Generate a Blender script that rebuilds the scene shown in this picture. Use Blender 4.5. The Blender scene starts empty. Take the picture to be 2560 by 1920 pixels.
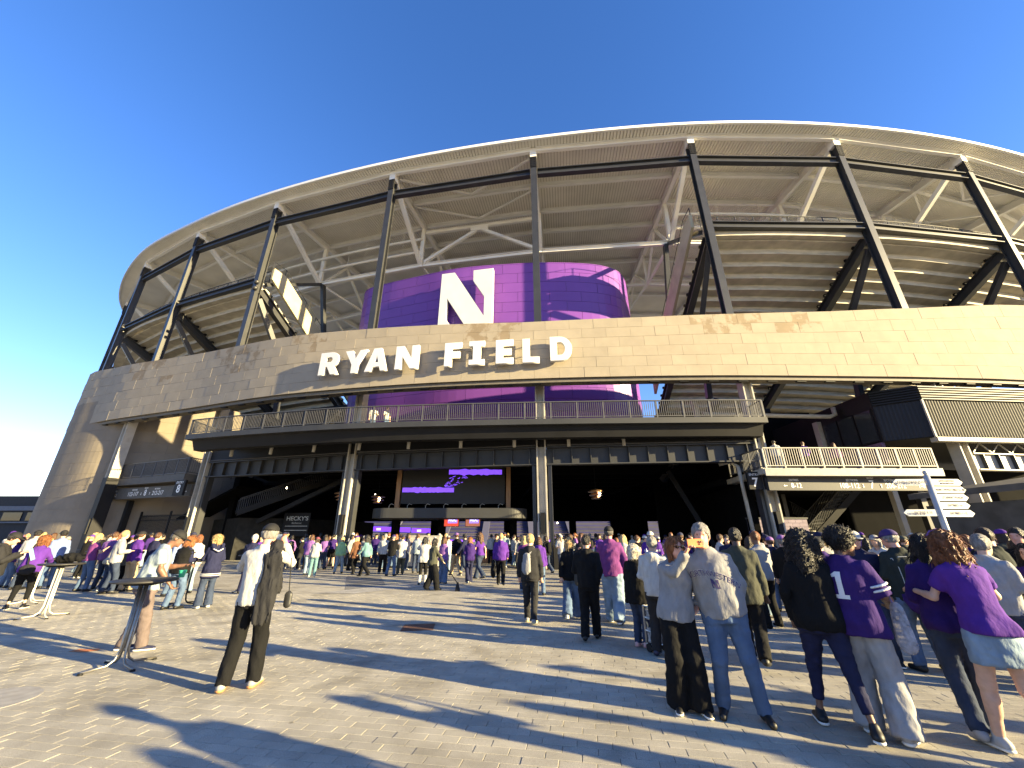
import bpy, bmesh, math, random
import numpy as np
from mathutils import Vector, Matrix
from mathutils.bvhtree import BVHTree
R = math.radians
random.seed(7)
scene = bpy.context.scene
col = scene.collection

# ---------------------------------------------------------------- camera, sky, sun, exposure
CAM_H = 1.68
F = 980.0 / 2560.0
PITCH = math.atan(378 / 980.0)
cam = bpy.data.cameras.new('camera')
cam.sensor_width = 36.0
cam.lens = 36.0 * F
cam.clip_start = 0.05
cam.clip_end = 3000
cam_o = bpy.data.objects.new('camera', cam)
cam_o.location = (0, 0, CAM_H)
cam_o.rotation_euler = (math.pi / 2 + PITCH, 0, 0)
col.objects.link(cam_o)
scene.camera = cam_o

SUN_EL, SUN_BACK = R(12.3), R(22.5)           # low sun, to the right and a little behind the camera
SUN_DIR = Vector((math.cos(SUN_EL) * math.cos(SUN_BACK), -math.cos(SUN_EL) * math.sin(SUN_BACK), math.sin(SUN_EL)))
world = bpy.data.worlds.new('World')
scene.world = world
world.use_nodes = True
wn = world.node_tree.nodes
wl = world.node_tree.links
sky_n = wn.new('ShaderNodeTexSky')
sky_n.sky_type = 'NISHITA'
sky_n.sun_disc = False
sky_n.sun_elevation = SUN_EL
sky_n.sun_rotation = math.atan2(SUN_DIR.x, SUN_DIR.y)
sky_n.air_density = 1.0
sky_n.dust_density = 0.1
sky_n.ozone_density = 1.5
bg = wn['Background']
bg.inputs['Strength'].default_value = 0.066
hs = wn.new('ShaderNodeHueSaturation'); hs.inputs['Saturation'].default_value = 1.3
wb = wn.new('ShaderNodeMix'); wb.data_type = 'RGBA'; wb.blend_type = 'MULTIPLY'      # white balance of the sky light
wb.inputs['Factor'].default_value = 1; wb.inputs[7].default_value = (1.04, 0.95, 1.30, 1)
wl.new(sky_n.outputs[0], hs.inputs['Color']); wl.new(hs.outputs[0], wb.inputs[6]); wl.new(wb.outputs[2], bg.inputs['Color'])

sun = bpy.data.lights.new('sun', 'SUN')
sun.energy = 5.0
sun.angle = R(0.53)
sun.color = (1.0, 0.80, 0.42)
sun_o = bpy.data.objects.new('sun', sun)
sun_o.rotation_euler = SUN_DIR.to_track_quat('Z', 'Y').to_euler()
sun_o.location = (40, -20, 30)
col.objects.link(sun_o)

vs = scene.view_settings
vs.view_transform = 'Standard'
vs.look = 'None'
vs.exposure = 2.25
vs.gamma = 1.0
vs.use_curve_mapping = False
scene.cycles.max_bounces = 6
scene.cycles.diffuse_bounces = 3

# ---------------------------------------------------------------- helpers
def tag(o, label=None, cat=None, group=None, kind=None):
    if label: o['label'] = label
    if cat: o['category'] = cat
    if group: o['group'] = group
    if kind: o['kind'] = kind
    return o

def empty(name, loc=(0, 0, 0), rz=0.0, parent=None):
    o = bpy.data.objects.new(name, None)
    o.location = loc
    o.rotation_euler = (0, 0, rz)
    o.empty_display_size = 0.2
    col.objects.link(o)
    if parent: o.parent = parent
    return o

def link(name, me, mats, parent=None, smooth=False, loc=None):
    if not isinstance(mats, (list, tuple)): mats = [mats]
    for m in mats: me.materials.append(m)
    if smooth and len(me.polygons):
        me.polygons.foreach_set('use_smooth', np.ones(len(me.polygons), dtype=bool))
    o = bpy.data.objects.new(name, me)
    col.objects.link(o)
    if parent: o.parent = parent
    if loc is not None: o.location = loc
    return o

def V(*a): return Vector(a)

class MB:
    """collects simple shapes and links them as one mesh"""
    def __init__(s): s.v = []; s.f = []
    def add(s, vs_, fs_):
        n = len(s.v)
        s.v += [tuple(x) for x in vs_]
        s.f += [tuple(i + n for i in f) for f in fs_]
    def hexa(s, p):           # 8 points: bottom 4 ccw, top 4 ccw
        s.add(p, [(3, 2, 1, 0), (4, 5, 6, 7), (0, 1, 5, 4), (1, 2, 6, 5), (2, 3, 7, 6), (3, 0, 4, 7)])
    def box(s, c, d, rz=0.0):
        x, y, z = d[0] / 2, d[1] / 2, d[2] / 2
        ca, sa = math.cos(rz), math.sin(rz)
        p = []
        for dz in (-z, z):
            for dx, dy in ((-x, -y), (x, -y), (x, y), (-x, y)):
                p.append((c[0] + dx * ca - dy * sa, c[1] + dx * sa + dy * ca, c[2] + dz))
        s.hexa(p)
    def bar(s, a, b, w, h, up=(0, 0, 1)):
        a, b, up = Vector(a), Vector(b), Vector(up)
        d = (b - a).normalized()
        r = d.cross(up)
        if r.length < 1e-4: r = d.cross(Vector((0, 1, 0)))
        r.normalize(); u = r.cross(d)
        r = r * (w / 2); u = u * (h / 2)
        s.hexa([a - r - u, a + r - u, b + r - u, b - r - u, a - r + u, a + r + u, b + r + u, b - r + u])
    def ibeam(s, a, b, w, h, t=0.05, up=(0, 0, 1)):
        a, b, up = Vector(a), Vector(b), Vector(up)
        d = (b - a).normalized()
        r = d.cross(up)
        if r.length < 1e-4: r = d.cross(Vector((0, 1, 0)))
        r.normalize(); u = r.cross(d)
        o = u * (h / 2 - t / 2)
        s.bar(a + o, b + o, w, t, up); s.bar(a - o, b - o, w, t, up)
        s.bar(a, b, t, h - 2 * t, up)
    def tube(s, pts, r, n=8, caps=True):
        pts = [Vector(p) for p in pts]
        rs = r if isinstance(r, (list, tuple)) else [r] * len(pts)
        rings = []; prev = None
        for i, p in enumerate(pts):
            d = (pts[min(i + 1, len(pts) - 1)] - pts[max(i - 1, 0)]).normalized()
            if prev is None:
                x = d.cross(Vector((0, 0, 1)))
                if x.length < 1e-3: x = d.cross(Vector((1, 0, 0)))
            else:
                x = prev - d * prev.dot(d)
            x.normalize(); prev = x; y = d.cross(x)
            rings.append([p + (x * math.cos(2 * math.pi * k / n) + y * math.sin(2 * math.pi * k / n)) * rs[i] for k in range(n)])
        vs_ = [q for rr in rings for q in rr]; fs_ = []
        for i in range(len(pts) - 1):
            for k in range(n):
                fs_.append((i * n + k, i * n + (k + 1) % n, (i + 1) * n + (k + 1) % n, (i + 1) * n + k))
        if caps:
            fs_.append(tuple(range(n - 1, -1, -1))); fs_.append(tuple((len(pts) - 1) * n + k for k in range(n)))
        s.add(vs_, fs_)
    def sweep(s, frames, closed=True):
        """frames: list of equal-length rings of points (closed profiles) -> skin with caps"""
        n = len(frames[0]); fs_ = []
        for i in range(len(frames) - 1):
            for k in range(n if closed else n - 1):
                k2 = (k + 1) % n
                fs_.append((i * n + k, i * n + k2, (i + 1) * n + k2, (i + 1) * n + k))
        if closed:
            fs_.append(tuple(range(n - 1, -1, -1))); fs_.append(tuple((len(frames) - 1) * n + k for k in range(n)))
        s.add([q for r in frames for q in r], fs_)
    def lathe(s, prof, c=(0, 0, 0), n=20):
        vs_ = []; fs_ = []
        for r, z in prof:
            for k in range(n):
                a = 2 * math.pi * k / n
                vs_.append((c[0] + r * math.cos(a), c[1] + r * math.sin(a), c[2] + z))
        for i in range(len(prof) - 1):
            for k in range(n):
                fs_.append((i * n + k, i * n + (k + 1) % n, (i + 1) * n + (k + 1) % n, (i + 1) * n + k))
        fs_.append(tuple(range(n - 1, -1, -1))); fs_.append(tuple((len(prof) - 1) * n + k for k in range(n)))
        s.add(vs_, fs_)
    def mesh(s, name, fix=True):
        me = bpy.data.meshes.new(name)
        me.from_pydata(s.v, [], s.f)
        if fix:
            bm = bmesh.new(); bm.from_mesh(me)
            bmesh.ops.recalc_face_normals(bm, faces=bm.faces)
            bm.to_mesh(me); bm.free()
        me.update()
        return me
    def build(s, name, m, parent=None, smooth=False, loc=None):
        return link(name, s.mesh(name), m, parent, smooth, loc)

def flat_shape(name, loops, depth, bevel=0.0):
    """2-D outline(s) with holes -> extruded solid mesh, front at +z"""
    cu = bpy.data.curves.new(name, 'CURVE')
    cu.dimensions = '2D'; cu.fill_mode = 'BOTH'
    for lp in loops:
        sp = cu.splines.new('POLY'); sp.points.add(len(lp) - 1)
        for q, (x, y) in zip(sp.points, lp): q.co = (x, y, 0, 1)
        sp.use_cyclic_u = True
    cu.extrude = depth / 2; cu.bevel_depth = bevel; cu.bevel_resolution = 0
    o = bpy.data.objects.new(name, cu)
    me = bpy.data.meshes.new_from_object(o)
    bpy.data.objects.remove(o); bpy.data.curves.remove(cu)
    me.name = name
    return me

def text_mesh(body, size, depth=0.004, bold=0.0, align='CENTER', sx=1.0, shear=0.0, space=1.0):
    cu = bpy.data.curves.new('lettering', 'FONT')
    cu.body = body; cu.size = size; cu.extrude = depth / 2; cu.offset = bold * size
    cu.align_x = align; cu.align_y = 'CENTER'; cu.resolution_u = 3; cu.shear = shear; cu.space_character = space
    o = bpy.data.objects.new('lettering', cu)
    me = bpy.data.meshes.new_from_object(o)
    bpy.data.objects.remove(o); bpy.data.curves.remove(cu)
    if sx != 1.0: me.transform(Matrix.Diagonal((sx, 1, 1, 1)))
    return me

def frame_mat(o, ux, uy):
    """4x4 from origin, x axis and y axis (z = ux x uy)"""
    ux = Vector(ux).normalized(); uy = Vector(uy).normalized(); uz = ux.cross(uy)
    m = Matrix((ux, uy, uz)).transposed().to_4x4(); m.translation = Vector(o)
    return m

def put_text(body, size, o, ux, uy, m, parent, name='lettering', **k):
    me = text_mesh(body, size, **k)
    me.transform(frame_mat(o, ux, uy))
    return link(name, me, m, parent)

# ---------------------------------------------------------------- materials
MATS = {}
def mat(name, c, rough=0.7, var=0.12, scale=4.0, bump=0.0, bscale=60.0, metal=0.0, spec=0.5, emit=0.0, alpha=1.0,
        stretch=None, sheen=0.0, sub=0.0, dark=None, bdist=0.02):
    """procedural surface: base colour varied by two noises, optional bump"""
    if name in MATS: return MATS[name]
    m = bpy.data.materials.new(name); m.use_nodes = True
    nt = m.node_tree; b = nt.nodes['Principled BSDF']
    b.inputs['Roughness'].default_value = rough
    b.inputs['Metallic'].default_value = metal
    b.inputs['Specular IOR Level'].default_value = spec
    if sheen: b.inputs['Sheen Weight'].default_value = sheen
    if sub:
        b.inputs['Subsurface Weight'].default_value = sub
        b.inputs['Subsurface Radius'].default_value = (0.02, 0.008, 0.005)
        b.inputs['Subsurface Scale'].default_value = 0.3
    tc = nt.nodes.new('ShaderNodeTexCoord'); src = tc.outputs['Object']
    if stretch:
        mp = nt.nodes.new('ShaderNodeMapping'); mp.inputs['Scale'].default_value = stretch
        nt.links.new(src, mp.inputs['Vector']); src = mp.outputs[0]
    n1 = nt.nodes.new('ShaderNodeTexNoise'); n1.inputs['Scale'].default_value = scale; n1.inputs['Detail'].default_value = 6
    nt.links.new(src, n1.inputs['Vector'])
    rp = nt.nodes.new('ShaderNodeValToRGB')
    lo = [max(0, x * (1 - var)) for x in c[:3]]; hi = [min(1, x * (1 + var)) for x in c[:3]]
    if dark: lo = dark
    rp.color_ramp.elements[0].position = 0.32; rp.color_ramp.elements[0].color = (*lo, 1)
    rp.color_ramp.elements[1].position = 0.68; rp.color_ramp.elements[1].color = (*hi, 1)
    nt.links.new(n1.outputs['Fac'], rp.inputs['Fac'])
    nt.links.new(rp.outputs['Color'], b.inputs['Base Color'])
    if bump:
        n2 = nt.nodes.new('ShaderNodeTexNoise'); n2.inputs['Scale'].default_value = bscale; n2.inputs['Detail'].default_value = 4
        nt.links.new(src, n2.inputs['Vector'])
        bp = nt.nodes.new('ShaderNodeBump'); bp.inputs['Strength'].default_value = bump; bp.inputs['Distance'].default_value = bdist
        nt.links.new(n2.outputs['Fac'], bp.inputs['Height']); nt.links.new(bp.outputs[0], b.inputs['Normal'])
    if emit:
        b.inputs['Emission Color'].default_value = (*c[:3], 1); b.inputs['Emission Strength'].default_value = emit
    if alpha < 1: b.inputs['Alpha'].default_value = alpha
    MATS[name] = m
    return m

def random_tint(m, amt=0.25):
    """vary the colour from object to object"""
    nt = m.node_tree; b = nt.nodes['Principled BSDF']
    lk = b.inputs['Base Color'].links[0].from_socket
    oi = nt.nodes.new('ShaderNodeObjectInfo')
    mr = nt.nodes.new('ShaderNodeMapRange'); mr.inputs['To Min'].default_value = 1 - amt; mr.inputs['To Max'].default_value = 1 + amt * 0.6
    nt.links.new(oi.outputs['Random'], mr.inputs['Value'])
    mx = nt.nodes.new('ShaderNodeMix'); mx.data_type = 'RGBA'; mx.blend_type = 'MULTIPLY'; mx.inputs['Factor'].default_value = 1
    nt.links.new(lk, mx.inputs[6]); nt.links.new(mr.outputs[0], mx.inputs[7])
    nt.links.new(mx.outputs[2], b.inputs['Base Color'])
    return m

M_steel = mat('charcoal_steel', (0.032, 0.033, 0.035), 0.45, 0.15, 1.5)
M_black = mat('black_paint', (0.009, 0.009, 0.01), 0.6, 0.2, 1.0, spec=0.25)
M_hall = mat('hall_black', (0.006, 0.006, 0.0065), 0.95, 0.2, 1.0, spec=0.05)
M_white = mat('white_steel', (0.82, 0.80, 0.74), 0.5, 0.06, 0.6)
M_fascia = mat('roof_fascia', (0.80, 0.79, 0.75), 0.45, 0.04, 0.5)
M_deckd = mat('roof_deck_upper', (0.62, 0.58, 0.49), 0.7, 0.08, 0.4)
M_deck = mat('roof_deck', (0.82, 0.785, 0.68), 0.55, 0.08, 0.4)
M_conc = mat('precast_concrete', (0.50, 0.46, 0.37), 0.85, 0.18, 1.2, 0.3, 30, stretch=(1, 1, 4))
M_grey = mat('light_grey_steel', (0.38, 0.355, 0.30), 0.6, 0.12, 2.0)
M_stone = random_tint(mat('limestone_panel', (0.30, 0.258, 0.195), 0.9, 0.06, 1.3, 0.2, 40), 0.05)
M_wall = random_tint(mat('limestone_wall', (0.20, 0.17, 0.13), 0.9, 0.08, 0.9, 0.25, 40), 0.05)  # darker than the band stone: the wall's shade is put into its colour
def stain_mat():
    m = mat('limestone_stained', (0.30, 0.258, 0.195), 0.9, 0.07, 1.3, 0.2, 40); nt = m.node_tree; b = nt.nodes['Principled BSDF']; lk = b.inputs['Base Color'].links[0].from_socket
    n = nt.nodes.new('ShaderNodeTexNoise'); n.inputs['Scale'].default_value = 1.1; n.inputs['Detail'].default_value = 8; n.inputs['Roughness'].default_value = 0.65
    tc = nt.nodes.new('ShaderNodeTexCoord'); nt.links.new(tc.outputs['Object'], n.inputs['Vector'])
    r = nt.nodes.new('ShaderNodeValToRGB'); r.color_ramp.elements[0].position = 0.47; r.color_ramp.elements[0].color = (1, 1, 1, 1); r.color_ramp.elements[1].position = 0.55; r.color_ramp.elements[1].color = (0.74, 0.67, 0.58, 1)
    nt.links.new(n.outputs['Fac'], r.inputs['Fac'])
    x = nt.nodes.new('ShaderNodeMix'); x.data_type = 'RGBA'; x.blend_type = 'MULTIPLY'; x.inputs['Factor'].default_value = 1
    nt.links.new(lk, x.inputs[6]); nt.links.new(r.outputs[0], x.inputs[7]); nt.links.new(x.outputs[2], b.inputs['Base Color']); return m
M_stain = stain_mat()
M_joint = mat('stone_joint', (0.20, 0.17, 0.125), 0.95, 0.1)  # dark backing that shows between the stone panels and wall blocks
M_purple = random_tint(mat('purple_cladding', (0.17, 0.055, 0.30), 0.34, 0.05, 0.5), 0.05)
M_purple_j = mat('purple_joint', (0.02, 0.004, 0.06), 0.8, 0.1)
M_letter = mat('white_letter', (0.66, 0.655, 0.64), 0.5, 0.04, 1.0)
M_signtxt = mat('sign_white', (0.75, 0.75, 0.73), 0.6, 0.05)
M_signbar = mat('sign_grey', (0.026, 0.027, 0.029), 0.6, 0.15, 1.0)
M_rail = mat('railing_steel', (0.06, 0.06, 0.062), 0.5, 0.15, 3.0)
M_wood = mat('bar_wood', (0.32, 0.17, 0.07), 0.5, 0.3, 3.0, stretch=(6, 6, 0.5))
M_chrome = mat('brushed_metal', (0.60, 0.58, 0.54), 0.28, 0.06, 6.0, metal=0.9)
M_glass = mat('window_glass', (0.03, 0.035, 0.04), 0.06, 0.1, spec=0.8)
M_led = mat('purple_led', (0.16, 0.045, 0.75), 0.5, 0.25, 1.5, emit=0.55)
M_seat = mat('blue_seats', (0.018, 0.018, 0.085), 0.6, 0.2, 0.3)
M_seatstep = mat('stand_concrete', (0.04, 0.04, 0.065), 0.9, 0.15, 0.3)
M_lamp = mat('lamp_glow', (1.0, 0.85, 0.6), 0.4, 0.0, emit=3.0)
# ================================================================ GROUND
def ground_material(name, base, brick):
    m = bpy.data.materials.new(name); m.use_nodes = True
    nt = m.node_tree; b = nt.nodes['Principled BSDF']; b.inputs['Roughness'].default_value = 0.92
    b.inputs['Specular IOR Level'].default_value = 0.25
    tc = nt.nodes.new('ShaderNodeTexCoord')
    geo = nt.nodes.new('ShaderNodeNewGeometry')
    def noise(sc, det=5):
        n = nt.nodes.new('ShaderNodeTexNoise'); n.inputs['Scale'].default_value = sc; n.inputs['Detail'].default_value = det
        nt.links.new(geo.outputs['Position'], n.inputs['Vector']); return n.outputs['Fac']
    def mult(a, bb):
        x = nt.nodes.new('ShaderNodeMix'); x.data_type = 'RGBA'; x.blend_type = 'MULTIPLY'; x.inputs['Factor'].default_value = 1
        nt.links.new(a, x.inputs[6]); nt.links.new(bb, x.inputs[7]); return x.outputs[2]
    def ramp(f, a, bb, lo=0.3, hi=0.7):
        r = nt.nodes.new('ShaderNodeValToRGB')
        r.color_ramp.elements[0].position = lo; r.color_ramp.elements[0].color = (*a, 1)
        r.color_ramp.elements[1].position = hi; r.color_ramp.elements[1].color = (*bb, 1)
        nt.links.new(f, r.inputs['Fac']); return r.outputs['Color']
    fine = ramp(noise(170, 3), (0.62,) * 3, (1.25,) * 3, 0.3, 0.72)
    mid = ramp(noise(2.2, 6), (0.80,) * 3, (1.12,) * 3)
    big = ramp(noise(0.25, 4), (0.86,) * 3, (1.10,) * 3)
    vo = nt.nodes.new('ShaderNodeTexVoronoi'); vo.inputs['Scale'].default_value = 1.6; vo.inputs['Randomness'].default_value = 1.0
    nt.links.new(geo.outputs['Position'], vo.inputs['Vector'])
    gum = ramp(vo.outputs['Distance'], (0.55,) * 3, (1.0,) * 3, 0.028, 0.045)
    st = ramp(noise(0.8, 9), (0.78, 0.77, 0.75), (1.0,) * 3, 0.36, 0.47)
    base_c = nt.nodes.new('ShaderNodeRGB'); base_c.outputs[0].default_value = (*base, 1)
    c = mult(mult(mult(mult(mult(base_c.outputs[0], fine), mid), big), gum), st)
    if brick:
        mp = nt.nodes.new('ShaderNodeMapping'); mp.inputs['Rotation'].default_value = (0, 0, R(9.8))
        nt.links.new(geo.outputs['Position'], mp.inputs['Vector'])
        br = nt.nodes.new('ShaderNodeTexBrick'); br.inputs['Scale'].default_value = 1.0
        br.inputs['Brick Width'].default_value = 0.30; br.inputs['Row Height'].default_value = 0.12
        br.inputs['Mortar Size'].default_value = 0.004; br.inputs['Color1'].default_value = (1, 1, 1, 1)
        br.inputs['Color2'].default_value = (0.94, 0.94, 0.94, 1); br.inputs['Mortar'].default_value = (0.4, 0.4, 0.4, 1)
        nt.links.new(mp.outputs[0], br.inputs['Vector'])
        c = mult(c, br.outputs['Color'])
    else:
        at = nt.nodes.new('ShaderNodeAttribute'); at.attribute_name = 'tint'
        oi = nt.nodes.new('ShaderNodeObjectInfo')
        c = mult(c, at.outputs['Color'])
    nt.links.new(c, b.inputs['Base Color'])
    bp = nt.nodes.new('ShaderNodeBump'); bp.inputs['Strength'].default_value = 0.5; bp.inputs['Distance'].default_value = 0.006
    nt.links.new(noise(150, 3), bp.inputs['Height']); nt.links.new(bp.outputs[0], b.inputs['Normal'])
    return m

PAVE = (0.42, 0.39, 0.325)
M_far = ground_material('plaza_far', PAVE, True)
M_pav = ground_material('paver_stone', PAVE, False)
M_bed = mat('joint_sand', (0.05, 0.045, 0.04), 0.95, 0.2)

me = bpy.data.meshes.new('ground')
S = 1500
me.from_pydata([(-S, -S, -0.03), (S, -S, -0.03), (S, S, -0.03), (-S, S, -0.03)], [], [(0, 1, 2, 3)])
ground = tag(link('ground', me, mat('far_ground', (0.12, 0.12, 0.11), 0.95, 0.2, 0.05)), kind='structure')

# plaza sheet beyond the built pavers
NEAR_A = R(-9.8)                      # course direction: rows fall away to the right
UX = V(math.cos(NEAR_A), math.sin(NEAR_A), 0); UY = V(-math.sin(NEAR_A), math.cos(NEAR_A), 0)
me = bpy.data.meshes.new('plaza')
me.from_pydata([(-90, -40, -0.012), (90, -40, -0.012), (90, 70, -0.012), (-90, 70, -0.012)], [], [(0, 1, 2, 3)])
plaza = tag(link('plaza', me, M_far), kind='structure')

PW, PD, GAP = 0.30, 0.12, 0.0045
def in_view(x, y):
    if y < 3.3 or y > 13.5: return False
    k = x / y
    return -1.36 < k < 1.40
bed = MB()
pv, pf, pt = [], [], []
cands = []
nrow = int(30 / PD)
for j in range(nrow):
    d = j * PD
    sh = (0.5 * (j % 2) + 0.08 * math.sin(j * 1.7)) * PW
    for i in range(-80, 100):
        c = UX * (i * PW + sh) + UY * d
        if in_view(c.x, c.y): cands.append((c.length, c))
cands.sort(key=lambda t: t[0])
rp = random.Random(3)
def paver_mesh():
    m = MB(); w, d_, b_ = (PW - GAP) / 2, (PD - GAP) / 2, 0.003
    lo, z1, z0 = -0.011, -b_ * 0.7, 0.0
    v = []
    for (x, y, z) in ((w, d_, lo), (w, d_, z1), (w - b_, d_ - b_, z0)):
        v += [(-x, -y, z), (x, -y, z), (x, y, z), (-x, y, z)]
    f = [(8, 9, 10, 11)]
    for k in range(4):
        k2 = (k + 1) % 4
        f += [(k, k2, 4 + k2, 4 + k), (4 + k, 4 + k2, 8 + k2, 8 + k)]
    return v, f
PVV, PFF = paver_mesh()
shared = []
for k in range(6):
    m = bpy.data.meshes.new('paver'); m.from_pydata(PVV, [], PFF)
    t = 0.91 + 0.025 * k
    at = m.attributes.new('tint', 'FLOAT_COLOR', 'POINT')
    at.data.foreach_set('color', np.tile([t, t, t * 0.985, 1], len(PVV)))
    m.materials.append(M_pav); shared.append(m)
for n, (ln, c) in enumerate(cands[:300]):
    o = bpy.data.objects.new('paver', shared[rp.randrange(6)])
    o.location = (c.x, c.y, rp.uniform(-0.0018, 0.0012)); o.rotation_euler = (rp.gauss(0, 0.003), rp.gauss(0, 0.003), NEAR_A + rp.gauss(0, 0.003))
    col.objects.link(o); o.parent = plaza
rest = cands[300:]
C_ = np.array([(c.x, c.y, 0) for _, c in rest]); nr = len(C_)
base = np.array(PVV); ca, sa = math.cos(NEAR_A), math.sin(NEAR_A)
rot = np.stack([base[:, 0] * ca - base[:, 1] * sa, base[:, 0] * sa + base[:, 1] * ca, base[:, 2]], 1)
rng = np.random.default_rng(5)
dz = rng.uniform(-0.0018, 0.0012, nr)
allv = (C_[:, None, :] + rot[None]); allv[:, :, 2] += dz[:, None]
nb = len(base)
fidx = [tuple(x + nb * k for x in f) for k in range(nr) for f in PFF]
me = bpy.data.meshes.new('paving'); me.from_pydata(allv.reshape(-1, 3).tolist(), [], fidx)
tint = np.clip(rng.normal(0.98, 0.04, nr), 0.86, 1.1)
at = me.attributes.new('tint', 'FLOAT_COLOR', 'POINT')
tc_ = np.repeat(np.stack([tint, tint, tint * 0.985, np.ones(nr)], 1), nb, 0)
at.data.foreach_set('color', tc_.ravel())
tag(link('paving', me, M_pav, plaza), kind='stuff')
# dark bed between the built pavers (just under their tops)
P = [(-16.5, 12.0), (-4.4, 3.2), (4.6, 3.2), (16.8, 12.0), (18.5, 13.4), (-18.0, 13.4)]
me = bpy.data.meshes.new('paver_bed'); me.from_pydata([(x, y, -0.0085) for x, y in P], [], [tuple(range(6))])
link('paver_bed', me, M_bed, plaza)
# ================================================================ STADIUM
def spline(pts):
    P_ = [Vector((*p, 0)) if len(p) == 2 else Vector(p) for p in pts]
    P_ = [P_[0] * 2 - P_[1]] + P_ + [P_[-1] * 2 - P_[-2]]
    def ev(t):
        t = max(0.0, min(len(P_) - 3 - 1e-6, t)); i = int(t); u = t - i
        a, b, c, d = P_[i:i + 4]
        return 0.5 * ((2 * b) + (c - a) * u + (2 * a - 5 * b + 4 * c - d) * u * u + (3 * b - a - 3 * c + d) * u ** 3)
    def fr(t):
        p = ev(t); d = (ev(t + 0.02) - ev(t - 0.02)); d.z = 0; d.normalize()
        return p, d, Vector((d.y, -d.x, 0))      # point, tangent (to the right), outward normal (towards the plaza)
    fr.n = len(pts) - 1
    return fr
def resample(fr, t0, t1, step):
    ts = np.linspace(t0, t1, 400); ps = [fr(t)[0] for t in ts]
    L = np.concatenate([[0], np.cumsum([(ps[i + 1] - ps[i]).length for i in range(len(ps) - 1)])])
    n = max(1, int(round(L[-1] / step)))
    return [float(np.interp(L[-1] * k / n, L, ts)) for k in range(n + 1)]
def lerp_tab(tab):
    xs = [a for a, _ in tab]; ys = [b for _, b in tab]
    return lambda x: float(np.interp(x, xs, ys))

COLS = [(-56.5, 53.5), (-50.0, 44.0), (-40.7, 36.2), (-31.3, 31.5), (-21.4, 27.8), (-9.97, 24.7), (1.7, 22.6), (13.6, 21.45),
        (24.8, 21.6), (36.0, 23.0), (46.9, 25.6), (57.3, 29.6)]
KS = 1.03
COLS = [(x * KS, y * KS) for x, y in COLS]
def zs(z): return CAM_H + (z - CAM_H) * KS
ring = spline(COLS)                    # parameter k+1 = column c_k
def rp_(t, off, z):
    p, d, n = ring(t)
    q = p + n * off
    return V(q.x, q.y, zs(z))

stadium = tag(empty('stadium', (0, 27, 0)), 'large stadium with a tan stone band, purple drum and pale roof on dark steel columns', 'stadium')
SP = Matrix.Translation((0, -27, 0))
def part(o, parent=stadium):
    o.parent = parent
    if parent is stadium: o.matrix_parent_inverse = SP
    return o

TOP = 30.3
# ---- columns
for k in range(0, 12):
    if k == 0: continue
    p, d, n = ring(k)
    m = MB()
    a = math.atan2(d.y, d.x)
    # upper column: I section seen on its flange
    zb, zt = 12.6, zs(TOP) - 0.9
    for off in (-0.24, 0.24):
        q = p + n * off; m.box((q.x, q.y, (zb + zt) / 2), (0.46, 0.07, zt - zb), a)
    m.box((p.x, p.y, (zb + zt) / 2), (0.07, 0.41, zt - zb), a)
    o = part(m.build('column', M_steel))
    m = MB()                                          # bolted head and its pale cap
    q = p + n * 0.30
    m.box((q.x, q.y, zt - 0.55), (0.50, 0.05, 1.1), a)
    for r_ in range(5):
        for s_ in (-1, 1):
            e = q + d * (0.13 * s_) + n * 0.035; m.box((e.x, e.y, zt - 0.95 + 0.19 * r_), (0.05, 0.05, 0.05), a)
    m.build('bolt_plate', M_black, o)
    m = MB(); m.box((p.x, p.y, zt + 0.48), (0.52, 0.62, 0.95), a); m.build('column_cap', M_white, o)
    if k >= 2:
        if k == 3: p = V(-31.0, 30.95, 0)
        m = MB()                                      # lower column, paler, down to the plaza
        for s_ in (-1, 1):
            q = p + d * (0.24 * s_); m.box((q.x, q.y, 6.32), (0.08, 0.62, 12.7), a)
        m.box((p.x, p.y, 6.32), (0.38, 0.1, 12.7), a)
        lo = m.build('column_base', M_grey, o)
        if k == 3:
            m = MB(); q = p + n * 0.0; m.box((q.x, q.y, 2.9), (0.66, 0.76, 5.8), a); m.build('column_casing', M_black, o)
        m = MB(); q = p + n * 0.12
        m.box((q.x - 0.0, q.y, 0.05), (0.9, 0.9, 0.08), a); m.build('base_plate', M_black, o)
        m = MB(); m.box((q.x, q.y, 2.3), (0.22, 0.66, 1.1), a); m.build('junction_box', M_black, o)
# ---- dark ring beams between the columns
for k in range(1, 11):
    a, b = rp_(k, 0, 28.0), rp_(k + 1, 0, 28.0); e = (b - a).normalized() * 0.3
    m = MB(); m.ibeam(a + e, b - e, 0.4, 0.62, 0.06); part(m.build('ring_beam', M_steel))
    if not (4 <= k <= 6):
        a, b = rp_(k, 0, 21.75), rp_(k + 1, 0, 21.75)
        m = MB(); m.ibeam(a + e, b - e, 0.4, 0.55, 0.06); part(m.build('ring_beam', M_steel))

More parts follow.
